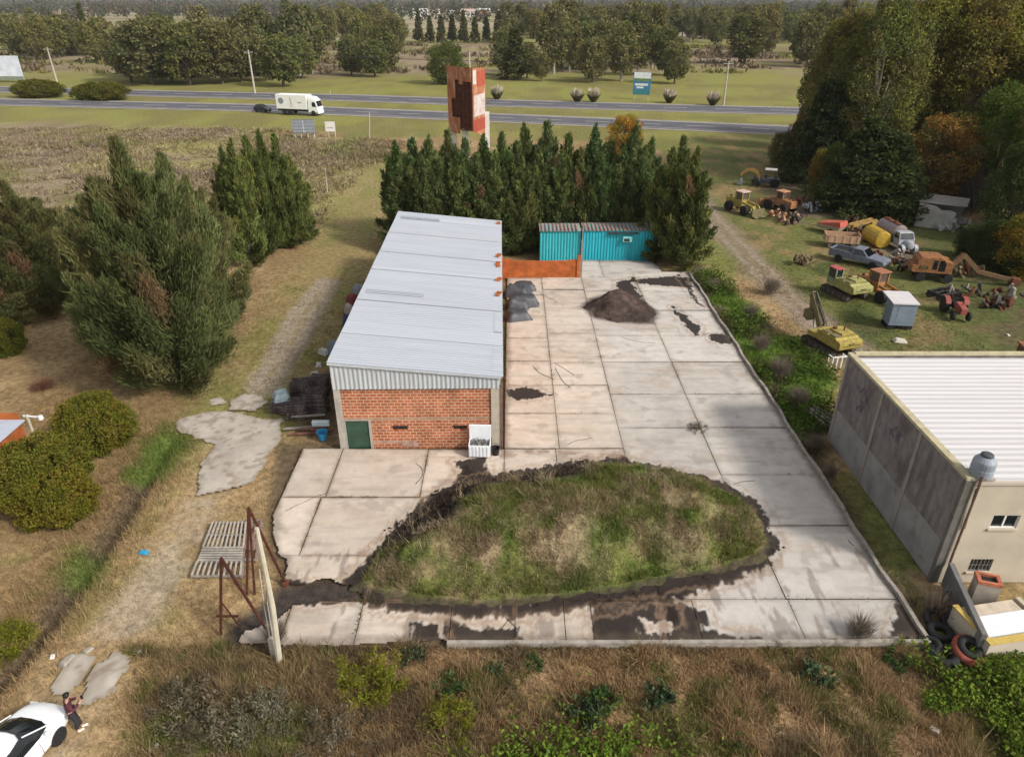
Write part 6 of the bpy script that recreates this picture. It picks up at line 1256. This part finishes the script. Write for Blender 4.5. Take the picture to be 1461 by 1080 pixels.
# small houses towards the horizon
HS = [(503,26,'w'),(545,22,'r'),(600,24,'w'),(622,20,'w'),(648,22,'w'),(668,24,'w'),(690,22,'r'),(718,24,'w'),(1108,45,'w'),(1142,44,'w'),(1128,40,'r'),(455,38,'w'),(485,36,'w'),(30,14,'w'),(62,16,'w')]
HS.sort()
for i, (px, py, c_) in enumerate(HS):
    x, Y = P(px, py); s_ = rnd.uniform(.8, 1.3)*(1 if Y < 700 else 1.5); t = thing('house', f'tiny {"pale" if c_ == "w" else "reddish"} house near the horizon, {ordn(i, len(HS)) if i < 12 and len(HS)-1-i < 99 else "far right"} of the far houses', 'house', (x, Y, 0), rnd.uniform(-.4, .4), 'tiny houses near the horizon')
    MB().box(-5*s_, 5*s_, -3*s_, 3*s_, 0, 3.2*s_).build('wall', WHITEP if c_ == 'w' else mat('far_brick', (.38,.14,.09)), t)
    MB().prism([(-3.4*s_,3.2*s_),(3.4*s_,3.2*s_),(0,5*s_)], -5.4*s_, 5.4*s_, 'x').build('roof', mat('far_roof', (.4,.3,.26), .8) if i % 2 else mat('far_roof_pale', (.5,.48,.46), .7), t)
# ------------------------------------------------------------------ things around the warehouse
cx, cy = P(685, 650)
fz = thing('chest_freezer', 'old white chest freezer with open lid full of scrap by the brick wall', 'freezer', (cx, cy, .1), R_(-2))
FW = mat('freezer_white', (.74,.76,.78), .4, .06, 3, col2=(.5,.45,.4), amt=.25, sc2=2)
mb = MB(); mb.box(-.58,.58,-.4,-.36,.08,.8); mb.box(-.58,.58,.36,.4,.08,.8); mb.box(-.58,-.54,-.359,.359,.08,.8); mb.box(.54,.58,-.359,.359,.08,.8); mb.box(-.539,.539,-.359,.359,.08,.14)
[mb.box(-.55+k*.19,-.47+k*.19,-.425,-.402,.12,.72) for k in range(6)]; mb.build('body', FW, fz)
MB().box(-.6,.6,.39,.47,.81,1.62).build('lid', FW, fz, bevel=.02)
sf = thing('scrap_metal', 'tangle of grey scrap filling the open white freezer', 'scrap', (cx, cy, .1)); mb = MB(); q = random.Random(2)
for k in range(40):
    M = Matrix.Translation((q.uniform(-.4,.4), q.uniform(-.22,.22), q.uniform(.55,.82))) @ Euler((q.random()*3,q.random()*3,q.random()*3)).to_matrix().to_4x4(); s_ = q.uniform(.05,.16); mb.box(-s_,s_,-s_*.4,s_*.4,-s_*.3,s_*.3,M)
mb.build('piece', mat('grey_scrap', (.17,.165,.16), .7, .4, 6), sf)
x, y = P(707, 650); bk = thing('bucket', 'black bucket standing right of the open white freezer', 'bucket', (x, y, .1)); mb = MB(); mb.lathe([(.18,0),(.24,.42),(.25,.44),(.22,.42),(.17,.06),(.02,.05)], n=16); mb.build('bucket_body', BLACK, bk); mb = MB(); mb.tube([(-.24,0,.42),(-.2,.02,.62),(0,.03,.7),(.2,.02,.62),(.24,0,.42)], .012, 5); mb.build('handle', DARK, bk)
# stacked metal racks left of the warehouse
RK = mat('rack_iron', (.085,.065,.06), .85, .4, 5, col2=(.2,.175,.16), amt=.42, sc2=5)
def rack(n=1):
    mb = MB(); Lx, Ly = 1.15, .95
    for y in (-Ly/2, 0, Ly/2): mb.box(-Lx/2, Lx/2, y-.04, y+.04, 0, .09)
    for k in range(9): x = -Lx/2+.05+k*(Lx-.1)/8; mb.box(x-.035, x+.03, -Ly/2, Ly/2, .091, .13)
    return mb
RKM = rack().build('metal_rack', RK); RKM.data['n'] = 1; first = True
STK = [((452,592),10,'tallest stack, nearest wall'),((425,598),7,'left of the tallest stack'),((455,566),8,'behind the tallest stack'),((428,568),7,'back left stack'),((402,590),4,'low stack at far left')]
for (pp, n, wh_) in STK:
    x, y = P(*pp)
    for k in range(n):
        o = RKM if first else RKM.copy()
        if not first: COL.objects.link(o)
        first = False
        o.location = (x+rnd.uniform(-.08,.08), y+.3+rnd.uniform(-.06,.06), .06+k*.15); o.rotation_euler.z = rnd.uniform(-.12,.12)
        tag(o, f'dark iron rack in the pile left of the warehouse, {wh_}', 'rack', 'iron racks stacked left of the warehouse')
def lumpy(name, label, cat, loc, size, m_, seed, rz=0, amp=.25, group=None, sub=1):
    rs_ = np.random.RandomState(seed); n = 12; xs = np.linspace(-1, 1, n); X, Y_ = np.meshgrid(xs, xs); X = X.ravel(); Y_ = Y_.ravel()
    r = np.maximum(np.abs(X), np.abs(Y_)); Z = (1-sst(r, .68, 1.0))*(1-amp+2*amp*fbm(X+seed*3, Y_, .6, seed))
    V_ = np.stack([X*size[0]/2*(1+.08*rs_.normal(size=len(X))*(r > .9)), Y_*size[1]/2, Z*size[2]], 1); k = (np.arange(n-1)[:, None]*n+np.arange(n-1)[None, :]).ravel()
    o = np_mesh(name, V_, np.stack([k, k+1, k+n+1, k+n], 1), None, m_, smooth=True); o.location = loc; o.rotation_euler.z = rz; return tag(o, label, cat, group)
TP = mat('grey_tarpaulin', (.055,.058,.066), .55, .3, 2, col2=(.12,.125,.14), amt=.35, sc2=2.5, spec=.5, bump=.3)
TPS = [((736,455),(1.9,1.6,.6),'nearest'),((728,440),(1.8,1.5,.8),'second, against the warehouse'),((750,436),(2.0,1.6,.75),'right side'),((733,422),(2.2,1.7,.8),'second farthest'),((748,414),(1.9,1.5,.6),'farthest')]
for i, (pp, sz, wh_) in enumerate(TPS):
    x, y = P(*pp); lumpy('tarpaulin', f'grey tarpaulin bundle heaped beside the warehouse, {wh_} of the heap', 'tarpaulin', (max(x, .45), y, .11), sz, TP, 40+i, rnd.uniform(-.3,.3), .3, 'grey tarpaulin bundles beside the warehouse')
lumpy('plastic_sheet', 'pale blue plastic sheet draped at the left end of the rack pile', 'sheet', (*P(404, 580), .62), (1.0,1.2,.4), mat('pale_blue_plastic', (.33,.40,.43), .4, .2, 3), 51, .4)
x, y = P(461, 628); d_ = thing('plastic_tub', 'bright blue plastic tub in front of the rack pile', 'tub', (x, y, .06)); mb = MB(); mb.lathe([(.2,0),(.3,.5),(.32,.52),(.28,.5),(.19,.05),(.02,.04)], n=18); mb.build('tub_body', mat('bright_blue', (.03,.22,.42), .4, .1), d_)
x, y = P(458, 616); mb = MB(); mb.box(-.5,.5,-.12,.12,0,.32); o = mb.build('white_box', mat('pale_cyan_white', (.6,.7,.72), .5, .1), None, bevel=.03); o.location = (x, y+.2, .3); tag(o, 'long white and pale cyan box above the blue tub', 'box')
for i, (a, b, z) in enumerate((((405,616),(470,612),.2),((412,622),(474,618),.1),((418,606),(466,604),.55),((430,618),(478,622),.32))):
    A, B = P(*a), P(*b); mb = MB(); mb.beam((*A, z), (*B, z+.05), .16, .06); tag(mb.build('plank', mat('reddish_plank', (.16,.075,.055), .9, .35, 3) if i % 2 else WOODG), f'{["grey weathered","reddish brown"][i % 2]} plank on the near side of the rack pile, {"upper" if i > 1 else "lower"} one', 'plank', 'planks on the rack pile')
DBR = [((498,462),'navy blue plastic barrel lying',(.03,.06,.16),.9,.5),((478,500),'grey blue metal sheet leaning',(.16,.19,.23),1.3,.5),((498,445),'pale pink sack lying',(.42,.33,.31),.9,.45),((503,432),'dark red crate lying',(.22,.05,.05),.9,.5),((462,505),'white crumpled sack lying',(.5,.49,.46),.7,.3),((455,522),'small white rag lying',(.55,.53,.48),.5,.15),((424,545),'white flat scrap lying',(.5,.49,.46),.6,.1),((512,418),'grey bundle of rags lying',(.24,.24,.25),1.1,.5),((450,542),'pale cream sack lying',(.46,.42,.34),.7,.4)]
for i, (pp, lb, c_, s_, h_) in enumerate(DBR):
    x, y = P(*pp); x = min(x, WX0-.75); lumpy('debris', lb+' in the strip along the left wall of the warehouse', lb.split()[-2], (x, y, .02), (s_, s_*.8, h_*1.3), mat(f'debris_{i}', c_, .7, .25, 4), 60+i, rnd.random()*3, .3)
RUSTD = mat('deep_rust', (.075,.024,.015), .85, .35, 5, col2=(.13,.045,.025), amt=.35, sc2=6)
# rusty A-frames, slatted panel, leaning concrete pole
def Q(px, py, z=0): return Vector((*P(px, py, z), z))
fr = thing('gantry', 'rusty angle iron frame with two slanting props at the front left yard corner', 'gantry', (0,0,0)); 
A0, A1 = Q(315,905), Q(315,905); hA = 3.95; hB = 4.3; B0 = Q(352,848)
TA = Vector((A0.x+.78, A0.y, hA)); TB = Vector((B0.x+.72, B0.y, hB))
fr.location = A0; sub = lambda v: v-A0
for (a, b) in ((A0, Vector((-10.66,19.83,hA))), (B0, Vector((-10.40,22.3,hB)))):
    mb = MB(); mb.beam(sub(a), sub(b), .085); mb.build('post', RUSTD, fr)
PA, PB = Vector((-10.66,19.83,hA)), Vector((-10.40,22.3,hB))
for (a, b) in ((PA, Q(385,905)), (PB, Q(408,833))):
    mb = MB(); mb.beam(sub(a), sub(b), .085); mb.build('prop', RUSTD, fr)
mb = MB(); C_ = Q(360,848); mb.beam(sub(PB-Vector((0,0,.1))), sub(Vector((C_.x+.1, C_.y, 0))), .08); mb.beam(sub(A0+Vector((0,0,1.0))), sub(A0.lerp(Q(385,905), .45)+Vector((0,0,1.0))), .07); mb.beam(sub(A0.lerp(PA,.45)), sub(Vector((*(A0.lerp(PA,.45)).xy, 0))+Vector((.35,.3,0))), .06); mb.beam(sub(PB.lerp(B0,.25)), sub(PB.lerp(Q(408,833),.25)), .06); mb.build('brace', RUSTD, fr)
mb = MB(); d = Q(408,833); mb.box(d.x-A0.x-.12, d.x-A0.x+.12, d.y-A0.y-.12, d.y-A0.y+.12, 0, .16); mb.build('foot', RUST, fr)
def slat_panel(name, label, c4, z, n, m_, cat='panel'):
    a, b, c_, d_ = [Vector((*p, z)) for p in c4]; mb = MB(); S = lambda u, v: a.lerp(b, u).lerp(d_.lerp(c_, u), v)
    for k, (v0, v1) in enumerate(((.0,.24),(.26,.49),(.51,.74),(.76,1.0))):
        if k % 2 == 0 or k == 3:
            for i in range(n): u = .02+.96*i/(n-1); mb.beam(S(u,v0), S(u,v1), .075, .04)
        else:
            for i in range(6): v = v0+(v1-v0)*i/5; mb.beam(S(.02,v)+Vector((0,0,.002)), S(.98,v)+Vector((0,0,.002)), .09, .04)
    fr_ = MB()
    for v in (0,.25,.5,.75,1): fr_.beam(S(0,v)-Vector((0,0,.07)), S(1,v)-Vector((0,0,.07)), .09, .07)
    for u in (0,.5,1): fr_.beam(S(u,0)-Vector((0,0,.15)), S(u,1)-Vector((0,0,.15)), .09, .07)
    t = thing(name, label, cat, (0,0,0)); mb.build('slats', m_, t); fr_.build('frame', WOODG, t)
    ctr = (a+b+c_+d_)/4; t.location = (ctr.x, ctr.y, 0)
    for ch in t.children:
        for v_ in ch.data.vertices: v_.co -= Vector((ctr.x, ctr.y, 0))
    return t
slat_panel('slatted_panel', 'grey slatted wooden panel lying raised on the dry grass by the rusty frame', [P(272,820,.3),P(344,820,.3),P(352,744,.3),P(303,744,.3)], .3, 10, mat('pale_slat', (.38,.34,.29), .9, .25, 4))
slat_panel('slatted_panel', 'darker slatted panel lying on the slab edge beyond the rusty frame posts', [P(338,800,.12),P(366,800,.12),P(374,744,.12),P(346,744,.12)], .25, 5, mat('brown_slat', (.22,.15,.12), .9, .25, 4))
pb = Q(398,945); pt = Vector((-8.5,18.5,6.45)); lp = thing('concrete_pole', 'pale leaning concrete utility pole in front of the yard', 'pole', pb)
PC = mat('pole_concrete', (.46,.42,.33), .85, .15, 3)
mb = MB(); mid_ = pb.lerp(pt, .45); mb.tube([(0,0,-.3), (mid_-pb)+Vector((.10,0,0)), pt-pb], [.13,.105,.075], 8); mb.build('shaft', PC, lp)
mb = MB(); mb.beam((-.3,.35,-.1), (-.28,.38,.9), .18); mb.build('stub', PC, lp)
mb = MB(); a = Vector((-.33,.4,.9)); mb.tube([a, a+Vector((.02,.1,1.6)), a+Vector((-.05,.5,2.9))], .022, 6); mb.tube([a+Vector((.12,0,-.1)), a+Vector((.2,.0,1.8)), (pt-pb)*.6], .025, 6); mb.build('stay_rod', CONC, lp)
up = pole('utility_pole', 'grey concrete utility pole standing in the hedge by the brick house', 'utility pole', 61, 656, 38, 592, .11, PC, False)
mb = MB(); mb.beam((up.x-.2, up.y, up.z-.05), (up.x+.9, up.y-.1, up.z-.1), .07); mb.cyl((up.x+.75,up.y-.1,up.z-.2),(up.x+.75,up.y-.1,up.z),.12); tag(mb.build('lamp_arm', WHITEP), 'short arm with a white lamp on the pole by the brick house', 'lamp')
pole('post', 'thin grey stick standing in the round hedge bush', 'post', 82, 645, 75, 618, .05, PC, False)
# tyres
TY = [((1340,905),.42,0,.0,'leftmost'),((1352,880),.40,.5,.1,'leaning behind'),((1372,893),.5,.2,.25,'big one in the middle'),((1345,940),.46,.1,.0,'nearest'),((1325,925),.4,.3,.0,'under the tangled scrub'),((1358,862),.38,.9,.1,'farthest, against the low wall'),((1332,885),.4,.4,.0,'beside the kerb corner')]
mb = MB(); mb.torus((0,0,.13), .36, .15, n=28, m=10); TYM = mb.build('tyre', BLACK, None, smooth=True)
for i, (pp, r, tl, z, wh_) in enumerate(TY):
    o = TYM if i == 0 else TYM.copy()
    if i: COL.objects.link(o)
    x, y = P(*pp); s_ = r/.42; o.location = (x, y, z+.02); o.scale = (s_, s_, s_); o.rotation_euler = (tl*.9, tl*.5, i); tag(o, f'old black tyre in the pile before the low wall, {wh_}', 'tyre', 'black tyres before the low wall')
mb = MB(); mb.torus((0,0,.17), .46, .17, n=32, m=10); o = mb.build('tyre', mat('orange_rubber', (.24,.06,.035), .8, .3, 5, col2=(.05,.03,.03), amt=.4, sc2=4), None, smooth=True); o.location = (*P(1376,936), .22); o.rotation_euler = (.35,.1,0); tag(o, 'large tyre with worn orange red side on the pile, before the low wall', 'tyre')
mb = MB(); mb.torus((0,0,.15), .33, .14, n=28, m=10); o = mb.build('tyre', BLACK, None, smooth=True); o.location = (*P(1376,936), .4); o.rotation_euler = (.35,.1,0); tag(o, 'black tyre lying inside the large orange red tyre', 'tyre')
# timber, white frame, litter
q = random.Random(11); bx_, by_ = P(1172, 600)
for k in range(13):
    a = R_(112)+q.uniform(-.25,.25); L = q.uniform(1.3,2.1); z = .08+.1*(k//4); ox = (k % 5-2)*.19; mb = MB(); mb.beam((-L/2*cos(a), -L/2*sin(a), 0), (L/2*cos(a), L/2*sin(a), q.uniform(-.05,.25)), .1, .08)
    o = mb.build('timber', WOODG if k % 3 else mat('dark_timber', (.13,.11,.1), .9, .3, 5)); o.location = (bx_+ox, by_+q.uniform(-.2,.2), z); tag(o, 'grey weathered timber in the heap by the wall of the concrete hall', 'timber', 'timbers heaped by the hall')
x, y = P(1198, 528); wf = thing('welded_stand', 'white welded frame standing in weeds behind the hall corner', 'stand', (x, y+.3, 0), .15)
mb = MB(); [mb.beam((a,0,0),(a,0,.8),.07) for a in (-.5,-.17,.17,.5)]; mb.beam((-.53,0,.83),(.53,0,.83),.07); [mb.beam((a,.5,0),(a,.5,.8),.07) for a in (-.5,.5)]; mb.beam((-.5,0,.78),(-.5,.5,.78),.06); mb.beam((.5,0,.78),(.5,.5,.78),.06); mb.build('bars', WHITEP, wf)
for (px, py, s_, c_, lb) in ((205,788,.42,(.03,.25,.42),'crumpled blue plastic bag on the dry grass'),(75,936,.28,(.7,.68,.64),'crumpled white scrap in the grass near the ditch'),(98,943,.7,(.3,.27,.23),'pale broken kerb stone beside the wheel strip'),(1333,1041,.4,(.75,.74,.72),'white litter in the green weeds at lower right'),(220,1065,.35,(.6,.58,.54),'pale litter in the weeds right of the person'),(1284,487,.9,(.5,.47,.4),'pale plank scrap lying on the grass before the grey trailer'),(1438,478,.3,(.65,.62,.58),'small white litter on the grass at the far right'),(126,928,.4,(.3,.26,.21),'pale stone at the head of the wheel strips'),(198,928,.35,(.3,.26,.21),'pale stone right of the wheel strips'),(70,592,.35,(.7,.62,.5),'white lamp head lying on the hedge by the pole')):
    x, y = P(px, py); 
    if 'lamp head' in lb: continue
    lumpy('litter' if 'stone' not in lb else 'stone', lb, 'litter' if 'stone' not in lb else 'stone', (x, y, float(gz(np.array([x]), np.array([y]))[0])+.02), (s_, s_*.6, s_*.25), mat('lit_'+str(px), c_, .6, .12, 4), px, rnd.random()*3)
x, y = P(62, 556); tree(K_SCR, 'brush_pile', 'reddish brown pile of cut brush on the lawn above the house', 'brush pile', x, y, .42, .22, (1.1,.7,.6))
x, y = P(118, 592); tree(K_SCR, 'brush_pile', 'pale dry brush at the foot of the largest feathery tree', 'brush pile', x, y, .5, .2, (1.1,1,.9))
# ------------------------------------------------------------------ white car and the person
WHP = mat('white_car_paint', (.78,.79,.80), .22, .02, 1, spec=.5, coat=.6)
wc = thing('white_car', 'white saloon car parked at the lower left corner beside a person', 'car', (-16.18, 14.05, .05), R_(79))
def ring(x, w_, zb, zs, zt): return [(x,-w_*.92,zb),(x,-w_,zb+.18),(x,-w_,zs-.1),(x,-w_*.93,zs),(x,-w_*.5,zt),(x,0,zt+.015),(x,w_*.5,zt),(x,w_*.93,zs),(x,w_,zs-.1),(x,w_,zb+.18),(x,w_*.92,zb),(x,0,zb)]
mb = MB(); mb.loft([ring(*q) for q in ((-2.22,.62,.4,.75,.82),(-2.12,.80,.25,.88,.96),(-1.6,.88,.2,.93,1.0),(-.6,.89,.2,.94,.98),(.5,.89,.2,.93,.98),(1.2,.89,.2,.92,.98),(1.75,.87,.22,.83,.90),(2.08,.76,.25,.70,.76),(2.25,.50,.34,.58,.64))]); bd = mb.build('body', WHP, wc, smooth=True, sub=2)
def rr(x0, x1, w0, w1, z, n=6):                           # rounded outline in plan: w0 at the rear, w1 at the front
    return [(x0+.12,-w0*.8,z),(x0+.4,-w0,z),(x1-.55,-w1,z),(x1-.14,-w1*.86,z),(x1,-w1*.5,z),(x1+.03,0,z),(x1,w1*.5,z),(x1-.14,w1*.86,z),(x1-.55,w1,z),(x0+.4,w0,z),(x0+.12,w0*.8,z),(x0,0,z)]
mb = MB(); mb.loft([rr(-1.75,1.42,.80,.80,.92), rr(-1.5,1.12,.74,.75,1.12), rr(-1.1,.60,.62,.63,1.37), rr(-1.0,.48,.58,.58,1.40)]); gl = mb.build('glasshouse', GLASS, wc, smooth=False)
mb = MB(); mb.loft([rr(-1.14,.56,.65,.65,1.375), rr(-1.08,.50,.61,.61,1.42), rr(-.95,.35,.45,.45,1.448)]); mb.build('roof', WHP, wc, smooth=True)
for s_ in (-1, 1):
    MB().tube([(1.36,s_*.76,.95),(1.0,s_*.715,1.14),(.5,s_*.61,1.385)], .026, 6).build('pillar', WHP, wc); MB().tube([(-1.65,s_*.74,.95),(-1.35,s_*.69,1.14),(-1.0,s_*.6,1.385)], .06, 6).build('pillar', WHP, wc); MB().beam((-.42,s_*.79,.97),(-.42,s_*.625,1.385),.05).build('pillar', WHP, wc)
for s_ in (-1, 1):
    mb = MB(); mb.lathe([(.02,-.09),(.08,-.07),(.095,0),(.07,.07),(.02,.08)], (1.0,s_*.98,1.0), 10, 'y'); mi = mb.build('mirror', WHP, wc, smooth=True)
    wl = MB().box(2.05,2.14,s_*.62-.14,s_*.62+.14,.60,.70).build('headlight', MATS['lamp_glass'], wc, bevel=.02)
    mb = MB(); mb.box(.1,.26,s_*.885-.015,s_*.885+.015,.80,.83); mb.box(-.85,-.7,s_*.885-.015,s_*.885+.015,.80,.83); mb.build('door_handle', WHP, wc)
    mb = MB(); [mb.tube([(x,s_*.892,.3),(x,s_*.893,.6),(x-.02,s_*.885,.85)], .008, 4) for x in (.72,-.42,-1.3)]; mb.build('door_seam', DARK, wc)
    for x in (-1.35,1.35): wheel(wc, x, s_*.80, .32, .32, .22)
MB().box(-1.0,-.05,-.02,.02,1.449,1.453).build('roof_seam', DARK, wc)
# person
def skin(name, pts, edges, m_, par, sub=2):
    me = bpy.data.meshes.new(name); me.from_pydata([p[:3] for p in pts], edges, []); o = bpy.data.objects.new(name, me); COL.objects.link(o); o.parent = par
    o.modifiers.new('skin', 'SKIN'); sl = me.skin_vertices[0].data
    for i, p in enumerate(pts):
        r = p[3]; sl[i].radius = (r, p[4] if len(p) > 4 else r); sl[i].use_root = (i == 0)
    s_ = o.modifiers.new('sub', 'SUBSURF'); s_.levels = sub; s_.render_levels = sub; me.materials.append(m_)
    for p_ in me.polygons: p_.use_smooth = True
    return o
pe = thing('person', 'person in maroon jacket and dark trousers leaning on the white car, looking at a controller', 'person', (*P(112, 1042), .04), R_(38))
SK = mat('skin', (.42,.24,.16), .6, .08, 4); JK = mat('maroon_jacket', (.085,.022,.032), .85, .25, 6, bump=.2); TRO = mat('dark_trousers', (.028,.027,.032), .9, .25, 6); SHW = mat('white_shoe', (.65,.64,.6), .6, .08, 4); HAIR = mat('dark_hair', (.014,.011,.01), .6, .3, 12)
pts = [(0,0,.92,.12,.15),(0,0,1.12,.11,.14),(.02,0,1.36,.12,.17),(.04,0,1.47,.06),(.07,0,1.54,.055),(.10,0,1.63,.085,.075),(.10,0,1.71,.085,.078),(.09,0,1.755,.05)]
ed = [(0,1),(1,2),(2,3),(3,4),(4,5),(5,6),(6,7)]
pts += [(.195,0,1.64,.018)]; ed += [(5,8)]
for s_ in (-1, 1): pts += [(.09,s_*.088,1.65,.018)]; ed += [(5, len(pts)-1)]
for s_ in (-1, 1):
    n = len(pts); pts += [(.02,s_*.19,1.41,.058),(.09,s_*.26,1.16,.045),(.32,s_*.14,1.25,.032),(.38,s_*.11,1.28,.034,.02)]; ed += [(2,n),(n,n+1),(n+1,n+2),(n+2,n+3)]
    for k, (dy, ln) in enumerate(((-.032,.075),(-.011,.085),(.011,.08),(.032,.062))):
        m_ = len(pts); pts += [(.41,s_*.11+dy,1.29,.009),(.41+ln*.6,s_*.10+dy,1.305,.008),(.41+ln*.75,s_*.09+dy*.9,1.275,.007)]; ed += [(n+3,m_),(m_,m_+1),(m_+1,m_+2)]
    m_ = len(pts); pts += [(.37,s_*.075,1.31,.011),(.42,s_*.055,1.33,.009)]; ed += [(n+3,m_),(m_,m_+1)]
LEG = {-1: ((.02,-.1,.88),(.06,-.10,.48),(.0,-.09,.10),(.14,-.1,.05)), 1: ((.02,.1,.88),(.10,.08,.49),(.14,.04,.10),(.28,.02,.05))}
for s_ in (-1, 1):
    a, b, c_, d_ = LEG[s_]; n = len(pts); pts += [(*a,.085),(*b,.058),(*c_,.04),(*d_,.035)]; ed += [(0,n),(n,n+1),(n+1,n+2),(n+2,n+3)]
skin('body', pts, ed, SK, pe)
jp = [(0,0,.9,.14,.175),(0,0,1.12,.135,.165),(.02,0,1.36,.14,.19),(.035,0,1.46,.085,.1)]; je = [(0,1),(1,2),(2,3)]
for s_ in (-1, 1): n = len(jp); jp += [(.02,s_*.2,1.405,.08),(.09,s_*.265,1.16,.064),(.315,s_*.145,1.25,.045)]; je += [(2,n),(n,n+1),(n+1,n+2)]
skin('jacket', jp, je, JK, pe)
tp = [(0,0,.93,.135,.165)]; te = []
for s_ in (-1, 1): a, b, c_, d_ = LEG[s_]; n = len(tp); tp += [(*a,.105),(*b,.078),(c_[0],c_[1],c_[2]+.04,.062)]; te += [(0,n),(n,n+1),(n+1,n+2)]
skin('trousers', tp, te, TRO, pe)
for s_ in (-1, 1): a, b, c_, d_ = LEG[s_]; skin('shoe', [(c_[0]-.03,c_[1],.055,.05),(d_[0]-.04,d_[1],.05,.05,.045),(d_[0]+.05,d_[1]-.01,.045,.04,.035)], [(0,1),(1,2)], SHW, pe)
mb = MB(); mb.lathe([(.095,0),(.108,.05),(.1,.1),(.06,.135),(.01,.145)], (.075,0,1.645), 14); mb.build('hair', HAIR, pe, smooth=True)
co = thing('remote_controller', 'small black controller held up in front of the person', 'controller', pe.matrix_basis @ Vector((.44,0,1.30)), R_(38)); MB().box(-.04,.04,-.09,.09,-.02,.03).build('controller_body', BLACK, co, bevel=.01); MB().box(-.03,.045,-.05,.05,.031,.05).build('screen', GLASS, co)
# ------------------------------------------------------------------ air
hz = MB().box(-2900, 2900, -70, 4300, -3.0, 29.0).build('haze', None); tag(hz, 'thin haze over the plain', None, None, 'stuff')
hm = bpy.data.materials.new('haze_air'); hm.use_nodes = True; n = hm.node_tree.nodes; l = hm.node_tree.links
for q in list(n): n.remove(q)
pv = n.new('ShaderNodeVolumePrincipled'); ou = n.new('ShaderNodeOutputMaterial'); pv.inputs['Color'].default_value = (.86,.89,.95,1); pv.inputs['Density'].default_value = .00007; pv.inputs['Anisotropy'].default_value = .0
l.new(pv.outputs[0], ou.inputs['Volume']); hz.data.materials.append(hm)
